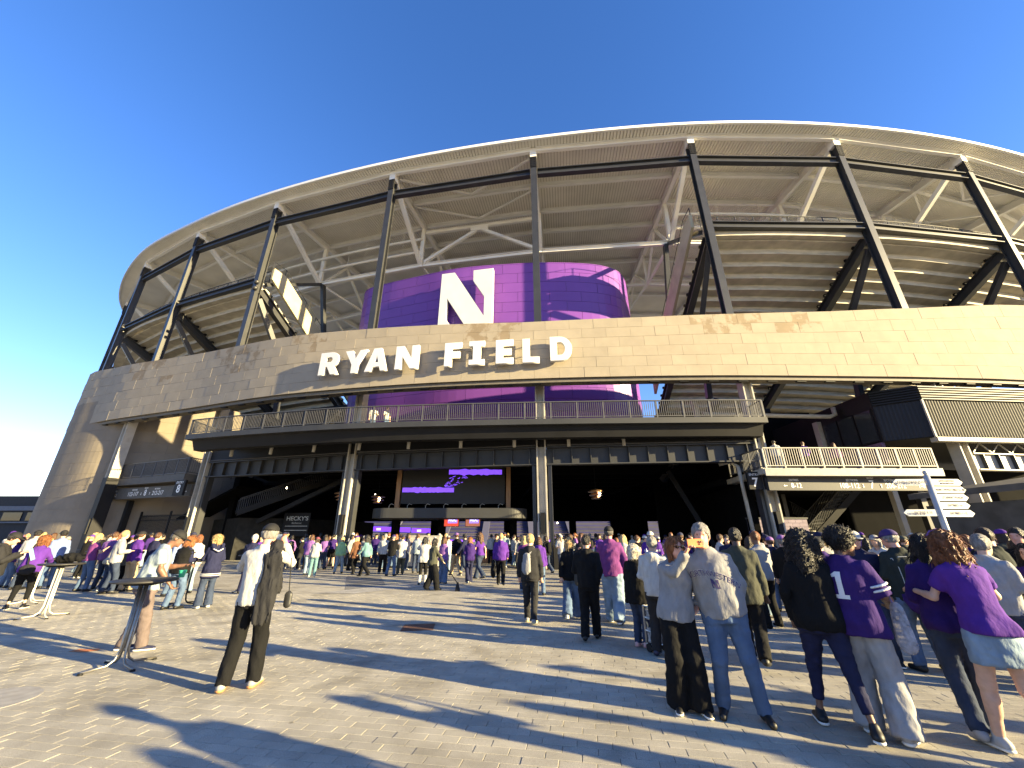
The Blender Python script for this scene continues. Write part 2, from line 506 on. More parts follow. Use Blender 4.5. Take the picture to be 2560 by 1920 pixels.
# ---- stone band
BAND = [(-60, 53), (-52.5, 46.0), (-46.0, 40.2), (-41.6, 35.9), (-38.6, 33.25), (-35, 31.7), (-31.9, 30.4), (-24.2, 27.7), (-17.1, 25.1), (-12.1, 23.75),
        (-5.9, 22.55), (1.4, 21.7), (8.0, 21.3), (13.4, 21.2), (20.3, 21.35), (24.5, 21.5), (30.8, 21.95), (40, 23.2), (52, 26.3)]
band = spline(BAND)
btop = lerp_tab([(-60, 15.6), (-38.6, 15.6), (-34, 15.35), (-25, 14.95), (-14, 14.75), (-7, 14.5), (1, 14.25), (8, 14.35), (14, 14.55), (20, 14.8), (26, 15.2), (32, 15.75), (52, 16.6)])
bbot = lerp_tab([(-60, 10.35), (-40, 10.35), (-35, 10.4), (52, 10.4)])
sb = MB(); rings_ = []
for t in np.linspace(0, band.n, 130):
    p, d, n = band(t); zt, zb = btop(p.x), bbot(p.x)
    o_ = p - n * 0.06; i_ = p - n * 0.62
    rings_.append([(o_.x, o_.y, zb + 0.02), (o_.x, o_.y, zt - 0.02), (i_.x, i_.y, zt - 0.02), (i_.x, i_.y, zb + 0.02)])
sb.sweep(rings_)
stone_band = part(sb.build('stone_band', M_joint))
NR = 6
pr = random.Random(11)
count = 0; extra = MB()
for r_ in range(NR):
    ts = resample(band, 2.2, band.n - 0.4, 1.48)
    if r_ % 2: ts = [ts[0]] + [(ts[i] + ts[i + 1]) / 2 for i in range(len(ts) - 1)] + [ts[-1]]
    for a, b in zip(ts[:-1], ts[1:]):
        pa, da, na = band(a); pb, db, nb_ = band(b)
        ga, gb = da * 0.005, db * 0.005
        f0, f1 = r_ / NR, (r_ + 1) / NR
        def zz(p, f): return bbot(p.x) + (btop(p.x) - bbot(p.x)) * f
        pro = pr.uniform(-0.006, 0.006)
        g = 0.005; pts = []
        for (off) in (-0.05, 0.02 + pro):
            A = pa + ga + na * off; B = pb - gb + nb_ * off
            pts.append([(A.x, A.y, zz(pa, f0) + g), (B.x, B.y, zz(pb, f0) + g), (B.x, B.y, zz(pb, f1) - g), (A.x, A.y, zz(pa, f1) - g)])
        mm = MB(); mm.add(pts[0] + pts[1], [(4, 5, 6, 7), (0, 4, 7, 3), (1, 2, 6, 5), (3, 7, 6, 2), (0, 1, 5, 4)])
        mid = (pa + pb) / 2
        if mid.x < -39.5 or mid.x > 35: extra.add(mm.v, mm.f)
        else:
            st_ = (r_ in (4, 5) and any(abs(mid.x - q) < 0.9 for q in (-21.5, -20.1, -18.8, -14.2, -2.4, -1.0, 12.4, 13.8, 17.6, -29.5, -31))) or (r_ == 3 and any(abs(mid.x - q) < 0.8 for q in (-20.6, -19.3, -27.8)))
            mm.build('stone_panel', M_stain if st_ else M_stone, stone_band); count += 1
tag(extra.build('stone_cladding', M_stone, stone_band), kind='stuff')
print('band panels', count)
# metal drip and ledge below the band
m = MB(); rings_ = []
for t in np.linspace(2, band.n, 100):
    p, d, n = band(t); z = bbot(p.x)
    o_ = p - n * 0.14; i_ = p - n * 0.75
    rings_.append([(o_.x, o_.y, z - 0.22), (o_.x, o_.y, z - 0.005), (i_.x, i_.y, z - 0.005), (i_.x, i_.y, z - 0.22)])
m.sweep(rings_); part(m.build('band_soffit', mat('soffit_metal', (0.13, 0.115, 0.09), 0.7)))
for t in resample(band, 3.6, band.n - 0.6, 1.75):
    p, d, n = band(t); z = bbot(p.x); q = p - n * 0.28
    m = MB(); m.box((q.x, q.y, z - 0.26), (0.55, 0.16, 0.06), math.atan2(d.y, d.x)); part(m.build('soffit_vent', M_black))

# ---- left stone wall under the band, curling in towards the entry
WALL = [(-60, 52.6), (-52.4, 45.7), (-45.9, 40.0), (-41.5, 35.75), (-38.55, 33.2), (-36.0, 32.05), (-33.9, 31.42), (-32.2, 31.45), (-30.4, 32.0), (-28.5, 32.9), (-26.8, 34.1), (-25.5, 35.8), (-24.7, 39)]
wall = spline(WALL)
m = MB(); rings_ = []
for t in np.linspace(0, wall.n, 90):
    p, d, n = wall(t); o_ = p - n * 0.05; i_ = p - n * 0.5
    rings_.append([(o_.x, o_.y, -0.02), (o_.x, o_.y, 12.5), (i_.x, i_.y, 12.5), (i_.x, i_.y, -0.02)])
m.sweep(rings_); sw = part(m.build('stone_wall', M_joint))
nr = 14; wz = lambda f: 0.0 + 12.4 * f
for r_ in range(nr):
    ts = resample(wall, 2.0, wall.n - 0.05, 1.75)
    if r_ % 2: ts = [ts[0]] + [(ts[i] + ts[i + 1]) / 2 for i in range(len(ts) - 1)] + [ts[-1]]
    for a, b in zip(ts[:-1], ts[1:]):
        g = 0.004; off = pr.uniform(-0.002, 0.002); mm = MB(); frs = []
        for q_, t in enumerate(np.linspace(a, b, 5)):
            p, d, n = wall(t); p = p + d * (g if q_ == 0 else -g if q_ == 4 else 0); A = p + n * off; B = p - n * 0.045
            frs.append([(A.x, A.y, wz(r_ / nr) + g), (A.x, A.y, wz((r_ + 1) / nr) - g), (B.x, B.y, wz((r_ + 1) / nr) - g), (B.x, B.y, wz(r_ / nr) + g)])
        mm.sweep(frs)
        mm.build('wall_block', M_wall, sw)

# ---- purple drum
DRUM = [(-13.5, 38.0), (-14.3, 33.5), (-13.7, 31.2), (-11.6, 30.1), (-8.4, 29.0), (-4.2, 27.75), (1.7, 27.1), (5.6, 27.15), (8.0, 27.6), (9.6, 28.7), (10.9, 31.5), (11.6, 36.0), (11.9, 40)]
drum = spline(DRUM)
DZ0, DZ1 = 8.2, 23.0
m = MB(); rings_ = []
for t in np.linspace(0, drum.n, 110):
    p, d, n = drum(t); o_ = p - n * 0.05; i_ = p - n * 0.4
    rings_.append([(o_.x, o_.y, DZ0), (o_.x, o_.y, DZ1), (i_.x, i_.y, DZ1), (i_.x, i_.y, DZ0)])
m.sweep(rings_); pd = part(m.build('purple_drum', M_purple_j))
nr = 16
for r_ in range(nr):
    z0, z1 = DZ0 + (DZ1 - DZ0) * r_ / nr, DZ0 + (DZ1 - DZ0) * (r_ + 1) / nr
    ts = resample(drum, 0.8, drum.n - 0.8, 2.6)
    if r_ % 2: ts = [ts[0]] + [(ts[i] + ts[i + 1]) / 2 for i in range(len(ts) - 1)] + [ts[-1]]
    for a, b in zip(ts[:-1], ts[1:]):
        mm = MB(); g = 0.012
        for off in (0.0,):
            sub = np.linspace(a, b, 5); L0, L1, K0, K1 = [], [], [], []
            for i, t in enumerate(sub):
                p, d, n = drum(t)
                p = p + d * (g if i == 0 else (-g if i == 4 else 0))
                q = p + n * 0.0; qi = p - n * 0.045
                L0.append((q.x, q.y, z0 + g)); L1.append((q.x, q.y, z1 - g)); K0.append((qi.x, qi.y, z0 + g)); K1.append((qi.x, qi.y, z1 - g))
            frs = [[L0[i], L1[i], K1[i], K0[i]] for i in range(5)]
            mm.sweep(frs)
        mm.build('cladding_panel', M_purple, pd)
m = MB(); rings_ = []                                   # pale cap on the drum
for t in np.linspace(0.5, drum.n - 0.5, 80):
    p, d, n = drum(t); o_ = p + n * 0.01; i_ = p - n * 0.5
    rings_.append([(o_.x, o_.y, DZ1 + 0.004), (o_.x, o_.y, DZ1 + 0.07), (i_.x, i_.y, DZ1 + 0.07), (i_.x, i_.y, DZ1 + 0.004)])
m.sweep(rings_); m.build('drum_cap', M_purple, pd)

# big N on the drum (outline in its own flat frame, 4.5 m wide, 5.3 m tall)
NL = [(0, 0), (1.08, 0), (0.62, 0.65), (0.62, 2.65), (2.2, 0), (4.4, 0), (4.4, 5.05), (2.78, 5.05), (2.79, 4.06), (3.74, 2.45), (3.74, 0.62), (1.13, 5.05), (0.05, 5.05)]
me = flat_shape('letter', [NL], 0.40, 0.02)
pL, pR = V(-5.75, 28.05, 0), V(-1.15, 27.2, 0)
ux = (pR - pL).normalized(); nn = V(ux.y, -ux.x, 0)
me.transform(frame_mat(pL + nn * 0.55 + V(0, 0, 17.0), ux, (0, 0, 1)))
tag(part(link('letter', me, M_letter)), label='giant white letter N fixed to the purple drum')

# ---- RYAN FIELD letters standing off the band
def arc(cx, cy, rx, ry, a0, a1, n=10): return [(cx + rx * math.cos(R(a0 + (a1 - a0) * k / n)), cy + ry * math.sin(R(a0 + (a1 - a0) * k / n))) for k in range(n + 1)]
T_ = 0.27
LET = {
 'R': (0.86, [[(0, 0), (T_, 0), (T_, 0.36), (0.36, 0.36), (0.56, 0), (0.88, 0), (0.63, 0.41)] + arc(0.50, 0.68, 0.34, 0.32, -60, 90) + [(0, 1)],
              [(T_, 0.56), (T_, 0.79)] + arc(0.46, 0.675, 0.11, 0.115, 90, -90)]),
 'Y': (0.92, [[(0.32, 0), (0.60, 0), (0.60, 0.38), (0.94, 1), (0.64, 1), (0.46, 0.63), (0.29, 1), (-0.02, 1), (0.32, 0.38)]]),
 'A': (1.0, [[(0, 0), (0.29, 0), (0.35, 0.19), (0.65, 0.19), (0.71, 0), (1.0, 0), (0.66, 1), (0.34, 1)], [(0.41, 0.38), (0.50, 0.70), (0.59, 0.38)]]),
 'N': (0.92, [[(0, 0), (T_, 0), (T_, 0.55), (0.62, 0), (0.92, 0), (0.92, 1), (0.65, 1), (0.65, 0.45), (0.30, 1), (0, 1)]]),
 'F': (0.72, [[(0, 0), (0.30, 0), (0.30, 0.38), (0.64, 0.38), (0.64, 0.61), (0.30, 0.61), (0.30, 0.78), (0.72, 0.78), (0.72, 1), (0, 1)]]),
 'I': (0.62, [[(0, 0), (0.62, 0), (0.62, 0.2), (0.46, 0.2), (0.46, 0.8), (0.62, 0.8), (0.62, 1), (0, 1), (0, 0.8), (0.16, 0.8), (0.16, 0.2), (0, 0.2)]]),
 'E': (0.74, [[(0, 0), (0.74, 0), (0.74, 0.22), (0.29, 0.22), (0.29, 0.39), (0.66, 0.39), (0.66, 0.61), (0.29, 0.61), (0.29, 0.78), (0.74, 0.78), (0.74, 1), (0, 1)]]),
 'L': (0.68, [[(0, 0), (0.68, 0), (0.68, 0.22), (0.29, 0.22), (0.29, 1), (0, 1)]]),
 'D': (0.92, [[(0, 0)] + arc(0.42, 0.5, 0.50, 0.5, -90, 90) + [(0, 1)], [(0.28, 0.22), (0.28, 0.78)] + arc(0.42, 0.5, 0.22, 0.28, 90, -90)]),
}
bt = np.linspace(4, band.n, 900); bxy = [band(t)[0] for t in bt]; baz = np.array([q.x / q.y for q in bxy])
LH = 1.56
for ch, az0, az1, el0 in (('R', -0.518, -0.470, 0.4117), ('Y', -0.452, -0.396, 0.4168), ('A', -0.397, -0.336, 0.4227), ('N', -0.315, -0.253, 0.4294),
                         ('F', -0.184, -0.136, 0.4376), ('I', -0.113, -0.076, 0.4422), ('E', -0.044, 0.004, 0.4458), ('L', 0.034, 0.078, 0.4488), ('D', 0.109, 0.169, 0.4546)):
    i0 = int(np.argmin(abs(baz - az0))); i1 = int(np.argmin(abs(baz - az1)))
    A, B = bxy[i0], bxy[i1]; ux = (B - A); wid = ux.length; ux.normalize(); nn = V(ux.y, -ux.x, 0)
    w, loops = LET[ch]
    me = flat_shape('facade_letter', [[(x / w * wid, y * LH) for x, y in lp] for lp in loops], 0.22, 0.012)
    mid = (A + B) / 2
    me.transform(frame_mat(A + nn * 0.42 + V(0, 0, CAM_H + el0 * (mid.y - 0.42)), ux, (0, 0, 1)))
    o = tag(part(link('facade_letter', me, M_letter)), label='white standing letter %s of the name on the stone band' % ch)
    m = MB()
    for f in (0.3, 0.7):
        q = A + ux * wid * (0.14 if ch != 'Y' else 0.5) + nn * 0.16
        m.box((q.x, q.y, CAM_H + el0 * mid.y + LH * f), (0.05, 0.32, 0.05), math.atan2(ux.y, ux.x))
    m.build('stand_off', M_steel, o)

# ---- roof
def ring_sheet(m, o0, z0, o1, z1, t0, t1, thick, n=90):
    rr = []
    for t in np.linspace(t0, t1, n):
        rr.append([rp_(t, o0, z0), rp_(t, o1, z1), rp_(t, o1, z1 + thick), rp_(t, o0, z0 + thick)])
    m.sweep(rr)
OUT = 1.0
def zroof(off): return TOP + 0.05 + (OUT - off) * 0.015
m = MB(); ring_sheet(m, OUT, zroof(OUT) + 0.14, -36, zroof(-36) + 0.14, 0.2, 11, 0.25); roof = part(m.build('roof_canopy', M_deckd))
m = MB(); rr = []                                       # bright fascia round the edge
for t in np.linspace(0.2, 11, 130):
    a, b = rp_(t, OUT + 0.16, 0), rp_(t, OUT, 0); z = zs(zroof(OUT))
    rr.append([(a.x, a.y, z - 0.02), (a.x, a.y, z + 0.24), (b.x, b.y, z + 0.24), (b.x, b.y, z - 0.02)])
m.sweep(rr); m.build('fascia', M_fascia, roof)
ts = resample(ring, 0.3, 10.95, 0.26)                   # ribbed soffit: standing ribs that run in from the edge
for lo, hi, wd in ((OUT, -3.3, 0.19), (-3.3, -36, 0.16)):
    rib = MB()
    for i, t in enumerate(ts):
        a, b = rp_(t, lo - 0.02, zroof(lo) + 0.10), rp_(t, hi, zroof(hi) + 0.10)
        rib.bar(a, b, wd, 0.09)
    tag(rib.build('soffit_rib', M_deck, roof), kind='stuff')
PUR = [(0.28, 0.5), (-3.3, 0.46), (-6.4, 0.46), (-9.2, 0.44), (-12.0, 0.42), (-15.0, 0.42), (-18.5, 0.42), (-22, 0.42), (-27, 0.42), (-32, 0.42)]
for off, h in PUR:
    for k in range(1, 11):
        ins = 0.18
        a, b = rp_(k, off, zroof(off) - h / 2 + 0.06), rp_(k + 1, off, zroof(off) - h / 2 + 0.06)
        e = (b - a).normalized() * 0.2
        m = MB(); m.ibeam(a + e, b - e, 0.26, h, 0.045); m.build('purlin', M_white, roof)
for k in range(1, 12):
    m = MB(); m.ibeam(rp_(k, 0.3, zroof(0) - 0.34), rp_(k, -35, zroof(-35) - 0.34), 0.34, 0.72, 0.06); m.build('rafter', M_white, roof)
    ND, NZ = -6.2, 25.5
    m = MB(); m.bar(rp_(k, -0.1, TOP - 0.5), rp_(k, ND + 0.12, NZ + 0.1), 0.34, 0.36); m.build('strut', M_white, roof)
    m = MB(); m.bar(rp_(k, ND, NZ - 0.25), rp_(k, ND, zroof(ND) - 0.7), 0.34, 0.36, up=(0, 1, 0)); m.build('hanger', M_white, roof)
    for (o0, z0, o1, z1) in ((ND, NZ, -13.5, 26.2), (-13.5, 26.2, -21, 27.6), (ND - 0.2, NZ + 0.1, -9.4, zroof(-9.4) - 0.8), (-9.4, zroof(-9.4) - 0.8, -13.5, 26.2), (-13.5, 26.2, -17, zroof(-17) - 0.8), (-17, zroof(-17) - 0.8, -21, 27.6), (-13.5, 26.2, -13.5, zroof(-13.5) - 0.7)):
        m = MB(); m.bar(rp_(k, o0, z0), rp_(k, o1, z1), 0.22, 0.22, up=(0.1, 0.2, 1)); m.build('truss_member', M_white, roof)
for k in range(1, 11):
    a, b = rp_(k, -6.2, 25.45), rp_(k + 1, -6.2, 25.45); e = (b - a).normalized() * 0.22
    m = MB(); m.ibeam(a + e, b - e, 0.3, 0.42, 0.05); m.build('bottom_chord', M_white, roof)
    a, b = rp_(k, -13.5, 26.2), rp_(k + 1, -13.5, 26.2)
    m = MB(); m.ibeam(a + e, b - e, 0.22, 0.3, 0.05); m.build('bottom_chord', M_white, roof)
    if k in (5, 9):                                     # inverted V bracing and soffit cross braces in the drum bay
        mid = rp_(k + 0.5, -6.2, 28.9)
        m = MB(); m.bar(rp_(k + 0.03, -6.2, 25.8), mid, 0.26, 0.28); m.bar(rp_(k + 0.97, -6.2, 25.8), mid, 0.26, 0.28); m.box(mid, (1.7, 0.3, 0.6), -0.12)
        m.build('chevron_brace', M_white, roof)
        a, b = rp_(k, -6.2, 29.3), rp_(k + 1, -6.2, 29.3)
        m = MB(); m.ibeam(a + e, b - e, 0.26, 0.4, 0.05); m.build('top_chord', M_white, roof)
        for (t0, o0, t1, o1) in ((0.03, -0.3, 0.5, -3.1), (0.5, -3.1, 0.97, -0.3), (0.03, -3.5, 0.5, -6.1), (0.5, -6.1, 0.97, -3.5)):
            m = MB(); m.bar(rp_(k + t0, o0, zroof(o0) - 0.42), rp_(k + t1, o1, zroof(o1) - 0.42), 0.16, 0.16); m.build('cross_brace', M_white, roof)
for z, off in ((28.35, -5.9), (27.0, -6.1)):            # round drain pipes hung along the truss
    for t0, t1 in ((1.2, 5.0), (7.05, 11)):
        m = MB(); m.tube([rp_(t, off, z) for t in np.linspace(t0, t1, 40)], 0.13, 8); m.build('drain_pipe', M_white, roof, True)
        m = MB()
        for t in resample(ring, t0, t1, 2.2):
            q = rp_(t, off, z); m.bar(q, q + V(0, 0, zroof(off) - z), 0.025, 0.025)
        tag(m.build('pipe_hanger', M_white, roof), kind='stuff')

# ---- upper stands: stepped concrete seen from below, on dark raker beams
def stand(t0, t1, name):
    root = MB(); ring_sheet(root, -0.35, 21.15, -0.75, 21.15, t0, t1, 0.62, 40)
    st = part(root.build(name, M_conc))
    n = 25
    lo, hi = int(math.ceil(t0 - 1e-6)), int(math.floor(t1 + 1e-6))
    for k in range(lo, hi):
        for i in range(n):
            o0, o1 = -0.80 - 0.82 * i, -0.80 - 0.82 * (i + 1) - 0.10
            z = 21.05 - 0.47 * i
            m = MB(); rr = []
            for t in np.linspace(k + 0.004, k + 0.996, 3):
                rr.append([rp_(t, o0, z), rp_(t, o1, z - 0.06), rp_(t, o1, z + 0.16), rp_(t, o0, z + 0.42)])
            m.sweep(rr); m.build('tier_step', M_conc, st)
    for k in range(lo, hi + 1):
        e = 0.0
        m = MB(); m.ibeam(rp_(k, -0.35, 20.9), rp_(k, -21.5, 8.6), 0.5, 0.75, 0.07); m.build('raker_beam', M_steel, st)
        m = MB(); m.bar(rp_(k, -0.4, 20.2), rp_(k, -4.0, 15.6), 0.36, 0.38, up=(0.3, 0.2, 1)); m.bar(rp_(k, -4.0, 15.6), rp_(k, -4.6, 10.6), 0.36, 0.38); m.build('raker_strut', M_steel, st)
        for i in range(n):
            q = rp_(k, -1.2 - 0.82 * i, 20.9 - 0.47 * i); m = MB(); m.box(q, (0.6, 0.16, 0.2)); m.build('seat_bracket', M_black, st)
    # guard rail behind the top step
    m = MB(); m.tube([rp_(t, -0.9, 23.35) for t in np.linspace(t0, t1, 30)], 0.035, 6)
    m.tube([rp_(t, -0.9, 22.35) for t in np.linspace(t0, t1, 30)], 0.025, 6)
    for t in resample(ring, t0, t1, 1.35): m.bar(rp_(t, -0.9, 21.7), rp_(t, -0.9, 23.35), 0.05, 0.05)
    m.build('guard_rail', M_steel, st)
    mesh_ = MB()
    for t in resample(ring, t0, t1, 0.10): mesh_.bar(rp_(t, -0.9, 22.3), rp_(t, -0.9, 23.3), 0.012, 0.012)
    tag(mesh_.build('guard_mesh', M_steel, st), kind='stuff')
    return st
sL = stand(1, 4, 'seating_stand'); sR = stand(7, 10, 'seating_stand')
# end walls of the two stands
for k, s_, st in ((4, 1, sL), (7, -1, sR)):
    p, d, n = ring(k)
    m = MB(); q = d * (0.75 * s_)
    pts = []
    for w in (0, 0.22):
        e = d * ((0.75 + w) * s_)
        pts += [rp_(k, -0.4, 22.0) + e, rp_(k, -13.2, 13.9) + e, rp_(k, -13.2, 16.2) + e, rp_(k, -1.6, 23.1) + e, rp_(k, -0.4, 23.1) + e]
    m.add(pts, [(0, 1, 2, 3, 4), (9, 8, 7, 6, 5)] + [(i, (i + 1) % 5, 5 + (i + 1) % 5, 5 + i) for i in range(5)])
    m.build('end_wall', mat('stand_end_panel', (0.42, 0.37, 0.24), 0.8, 0.12, 1.0), st)
    m = MB(); e = d * (0.86 * s_)
    m.tube([rp_(k, -0.4, 23.1) + e, rp_(k, -0.4, 23.75) + e, rp_(k, -1.6, 23.75) + e, rp_(k, -13, 17.0) + e], 0.03, 6)
    for i in range(9): m.bar(rp_(k, -1.6 - 1.4 * i, 23.1 - 0.83 * i) + e, rp_(k, -1.6 - 1.4 * i, 23.75 - 0.83 * i) + e, 0.04, 0.04)
    m.build('end_rail', M_steel, st)
    m = MB(); m.bar(rp_(k, -0.4, 21.5) + d * 0.4 * s_, rp_(k, -6.2, 25.4) + d * 0.2 * s_, 0.3, 0.3); m.bar(rp_(k, -6.2, 25.3) + d * 0.5 * s_, rp_(k, -9.0, 14) + d * 0.6 * s_, 0.36, 0.4); m.build('stay_beam', M_steel, st)
# floodlights clamped to the left stand's end column
for zz_ in (20.7, 21.3):
    m = MB(); q = rp_(4, 0.45, zz_); m.lathe([(0.05, -0.12), (0.17, -0.10), (0.2, 0.1), (0.18, 0.14)], (q.x + 0.3, q.y, q.z), 12); part(m.build('spot_light', M_steel, None, True))
# ================================================================ BALCONY, HALL, ENTRIES
def railing(fr, t0, t1, z, h, name, m_rail, parent, post_step=1.5, bal_step=0.115, inset=0.12, slant=0.0):
    """steel guard: top rail, bottom rail, posts one by one, balusters as one mass"""
    def q(t, zz):
        p, d, n = fr(t); p = p - n * inset
        return V(p.x, p.y, zz)
    tt = np.linspace(t0, t1, max(2, int(12 * (t1 - t0)) + 2))
    m = MB(); m.sweep([[q(t, z + h - 0.05) + fr(t)[2] * 0.05, q(t, z + h) + fr(t)[2] * 0.05, q(t, z + h) - fr(t)[2] * 0.05, q(t, z + h - 0.05) - fr(t)[2] * 0.05] for t in tt])
    top = m.build('top_rail', m_rail, parent)
    m = MB(); m.sweep([[q(t, z + 0.09) + fr(t)[2] * 0.02, q(t, z + 0.13) + fr(t)[2] * 0.02, q(t, z + 0.13) - fr(t)[2] * 0.02, q(t, z + 0.09) - fr(t)[2] * 0.02] for t in tt])
    m.build('bottom_rail', m_rail, parent)
    for t in resample(fr, t0, t1, post_step):
        m = MB(); m.bar(q(t, z), q(t, z + h - 0.03), 0.075, 0.05, up=(0, 1, 0)); m.build('rail_post', m_rail, parent)
    m = MB()
    for t in resample(fr, t0, t1, bal_step): m.bar(q(t, z + 0.12), q(t, z + h - 0.05), 0.03, 0.022, up=(0, 1, 0))
    tag(m.build('baluster', m_rail, parent), kind='stuff')

BALC = [(-21.6, 25.6), (-21.1, 24.85), (-15, 23.2), (-8.7, 21.95), (1.27, 21.1), (9.95, 20.75), (14.0, 20.72)]
balc = spline(BALC)
BZ = 7.43
m = MB(); rr = []
for t in np.linspace(1, balc.n, 60):
    p, d, n = balc(t); b_ = p - n * 5.6
    rr.append([(p.x, p.y, BZ), (p.x, p.y, BZ + 0.32), (b_.x, b_.y, BZ + 0.32), (b_.x, b_.y, BZ)])
m.sweep(rr); bal = part(m.build('balcony', M_signbar))
m = MB(); rr = []                                      # deep edge beam, set back
for t in np.linspace(1.05, balc.n - 0.02, 60):
    p, d, n = balc(t); a_ = p - n * 0.35; b_ = p - n * 0.6; c_ = p - n * 1.15
    rr.append([(a_.x, a_.y, BZ - 0.003), (b_.x, b_.y, BZ - 0.62), (c_.x, c_.y, BZ - 0.62), (c_.x, c_.y, BZ - 0.003)])
m.sweep(rr); m.build('edge_beam', M_black, bal)
railing(balc, 1.02, balc.n - 0.01, BZ + 0.32, 1.02, 'rail', M_rail, bal)
e0, e1 = balc(balc.n)[0], balc(balc.n)[0] + V(0.25, 5.0, 0)
side = spline([(e0.x - 0.08, e0.y + 0.1), ((e0.x + e1.x) / 2 - 0.08, (e0.y + e1.y) / 2), (e1.x - 0.08, e1.y)])
railing(side, 0, 2, BZ + 0.32, 1.02, 'rail', M_rail, bal, inset=0.0)
e0 = balc(1)[0]; side = spline([(e0.x + 0.1, e0.y + 4.2), (e0.x + 0.05, e0.y + 2), (e0.x + 0.1, e0.y + 0.1)])
railing(side, 0, 2, BZ + 0.32, 1.02, 'rail', M_rail, bal, inset=0.0)
for k, t in enumerate(resample(balc, 1.4, balc.n - 0.3, 3.25)):   # can lights under the slab
    p, d, n = balc(t); q = p - n * 1.75
    m = MB(); m.lathe([(0.10, 0.0), (0.10, 0.36), (0.11, 0.38), (0.11, 0.46)], (q.x, q.y, BZ - 0.9), 12); m.build('can_light', M_grey, bal, True)

# header with stiffeners between the columns of the hall
for k in (4, 5, 6):
    a, b = rp_(k, 0, 0), rp_(k + 1, 0, 0); dd = (b - a).normalized(); nn = V(dd.y, -dd.x, 0); L = (b - a).length
    z0, z1 = 5.55, 6.55
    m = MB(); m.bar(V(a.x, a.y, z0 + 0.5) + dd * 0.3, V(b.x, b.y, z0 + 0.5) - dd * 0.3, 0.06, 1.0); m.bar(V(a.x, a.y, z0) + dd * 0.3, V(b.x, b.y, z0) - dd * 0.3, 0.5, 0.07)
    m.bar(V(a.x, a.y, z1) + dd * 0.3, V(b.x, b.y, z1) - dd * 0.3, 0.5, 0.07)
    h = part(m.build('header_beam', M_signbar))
    ns = 11
    for i in range(ns):
        q = a + dd * (0.7 + (L - 1.4) * i / (ns - 1)) + nn * 0.13
        m = MB(); m.box((q.x, q.y, z0 + 0.5), (0.05, 0.2, 0.9), math.atan2(dd.y, dd.x)); m.build('stiffener', M_signbar, h)
    m = MB(); m.bar(V(a.x, a.y, z1 + 0.45), V(b.x, b.y, z1 + 0.45), 0.3, 0.8); m.build('header_top', M_black, h)
    m = MB(); q0, q1 = a + dd * 0.34 + nn * 0.2, b - dd * 0.34 + nn * 0.2
    m.tube([V(q0.x, q0.y, 6.68), V(q1.x, q1.y, 6.68)], 0.05, 6); m.build('conduit', M_rail, h)
# coiling-door jambs beside the hall columns
for k in (4, 5, 6, 7):
    for s_ in (-1, 1):
        if (k, s_) in ((4, -1), (7, 1)): continue
        p, d, n = ring(k); q = p + d * (0.46 * s_) - n * 0.1
        m = MB(); m.box((q.x, q.y, 2.77), (0.2, 0.42, 5.5), math.atan2(d.y, d.x)); m.box((q.x + d.x * 0.07 * s_, q.y + d.y * 0.07 * s_ - 0.2, 2.77), (0.05, 0.12, 5.5), math.atan2(d.y, d.x)); part(m.build('door_jamb', M_steel))

# the hall behind: ceiling, floor, side walls, back lintel and inner columns
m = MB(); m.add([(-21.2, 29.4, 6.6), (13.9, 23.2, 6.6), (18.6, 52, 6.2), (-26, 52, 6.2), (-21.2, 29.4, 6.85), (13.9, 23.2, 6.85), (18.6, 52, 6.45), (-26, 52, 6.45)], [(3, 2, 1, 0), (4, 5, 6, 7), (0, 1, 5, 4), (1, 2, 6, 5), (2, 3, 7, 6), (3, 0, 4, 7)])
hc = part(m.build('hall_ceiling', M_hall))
for i in range(9):
    y = 29.5 + i * 2.6
    m = MB(); m.ibeam(V(-19.5 if y > 31 else -15, y, 6.1), V(13.4, y - 0.6, 6.1), 0.25, 0.5); m.build('ceiling_joist', M_hall, hc)
for x in (-16, -7, 2, 11): 
    m = MB(); m.tube([V(x, 30, 5.75), V(x - 1, 50, 5.75)], 0.09, 6); m.build('ceiling_duct', M_hall, hc)
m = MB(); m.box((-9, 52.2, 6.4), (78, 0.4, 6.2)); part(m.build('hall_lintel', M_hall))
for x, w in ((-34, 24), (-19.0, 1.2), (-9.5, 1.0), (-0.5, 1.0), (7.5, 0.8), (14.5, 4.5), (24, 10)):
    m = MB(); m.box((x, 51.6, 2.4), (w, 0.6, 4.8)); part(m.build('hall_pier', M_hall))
# side rooms of the hall
m = MB(); m.add([(-20.4, 31, 0), (-16.6, 33.0, 0), (-14.6, 44, 0), (-28, 46, 0), (-26, 36, 0)] + [(-20.4, 31, 2.9), (-16.6, 33.0, 2.9), (-14.6, 44, 2.9), (-28, 46, 2.9), (-26, 36, 2.9)],
  [(4, 3, 2, 1, 0), (5, 6, 7, 8, 9)] + [(i, (i + 1) % 5, 5 + (i + 1) % 5, 5 + i) for i in range(5)])
part(m.build('concession_block', mat('dark_block', (0.03, 0.029, 0.026), 0.9, 0.2, spec=0.1)))
m = MB(); m.bar(V(13.9, 23.6, 3.2), V(18.5, 52, 3.2), 0.3, 6.4); part(m.build('hall_side_wall', M_hall))  # added to keep sun from the entry bay out of the hall
m = MB(); m.box((-24.2, 40, 3.2), (0.4, 14, 6.4), R(12)); part(m.build('hall_side_wall', M_hall))
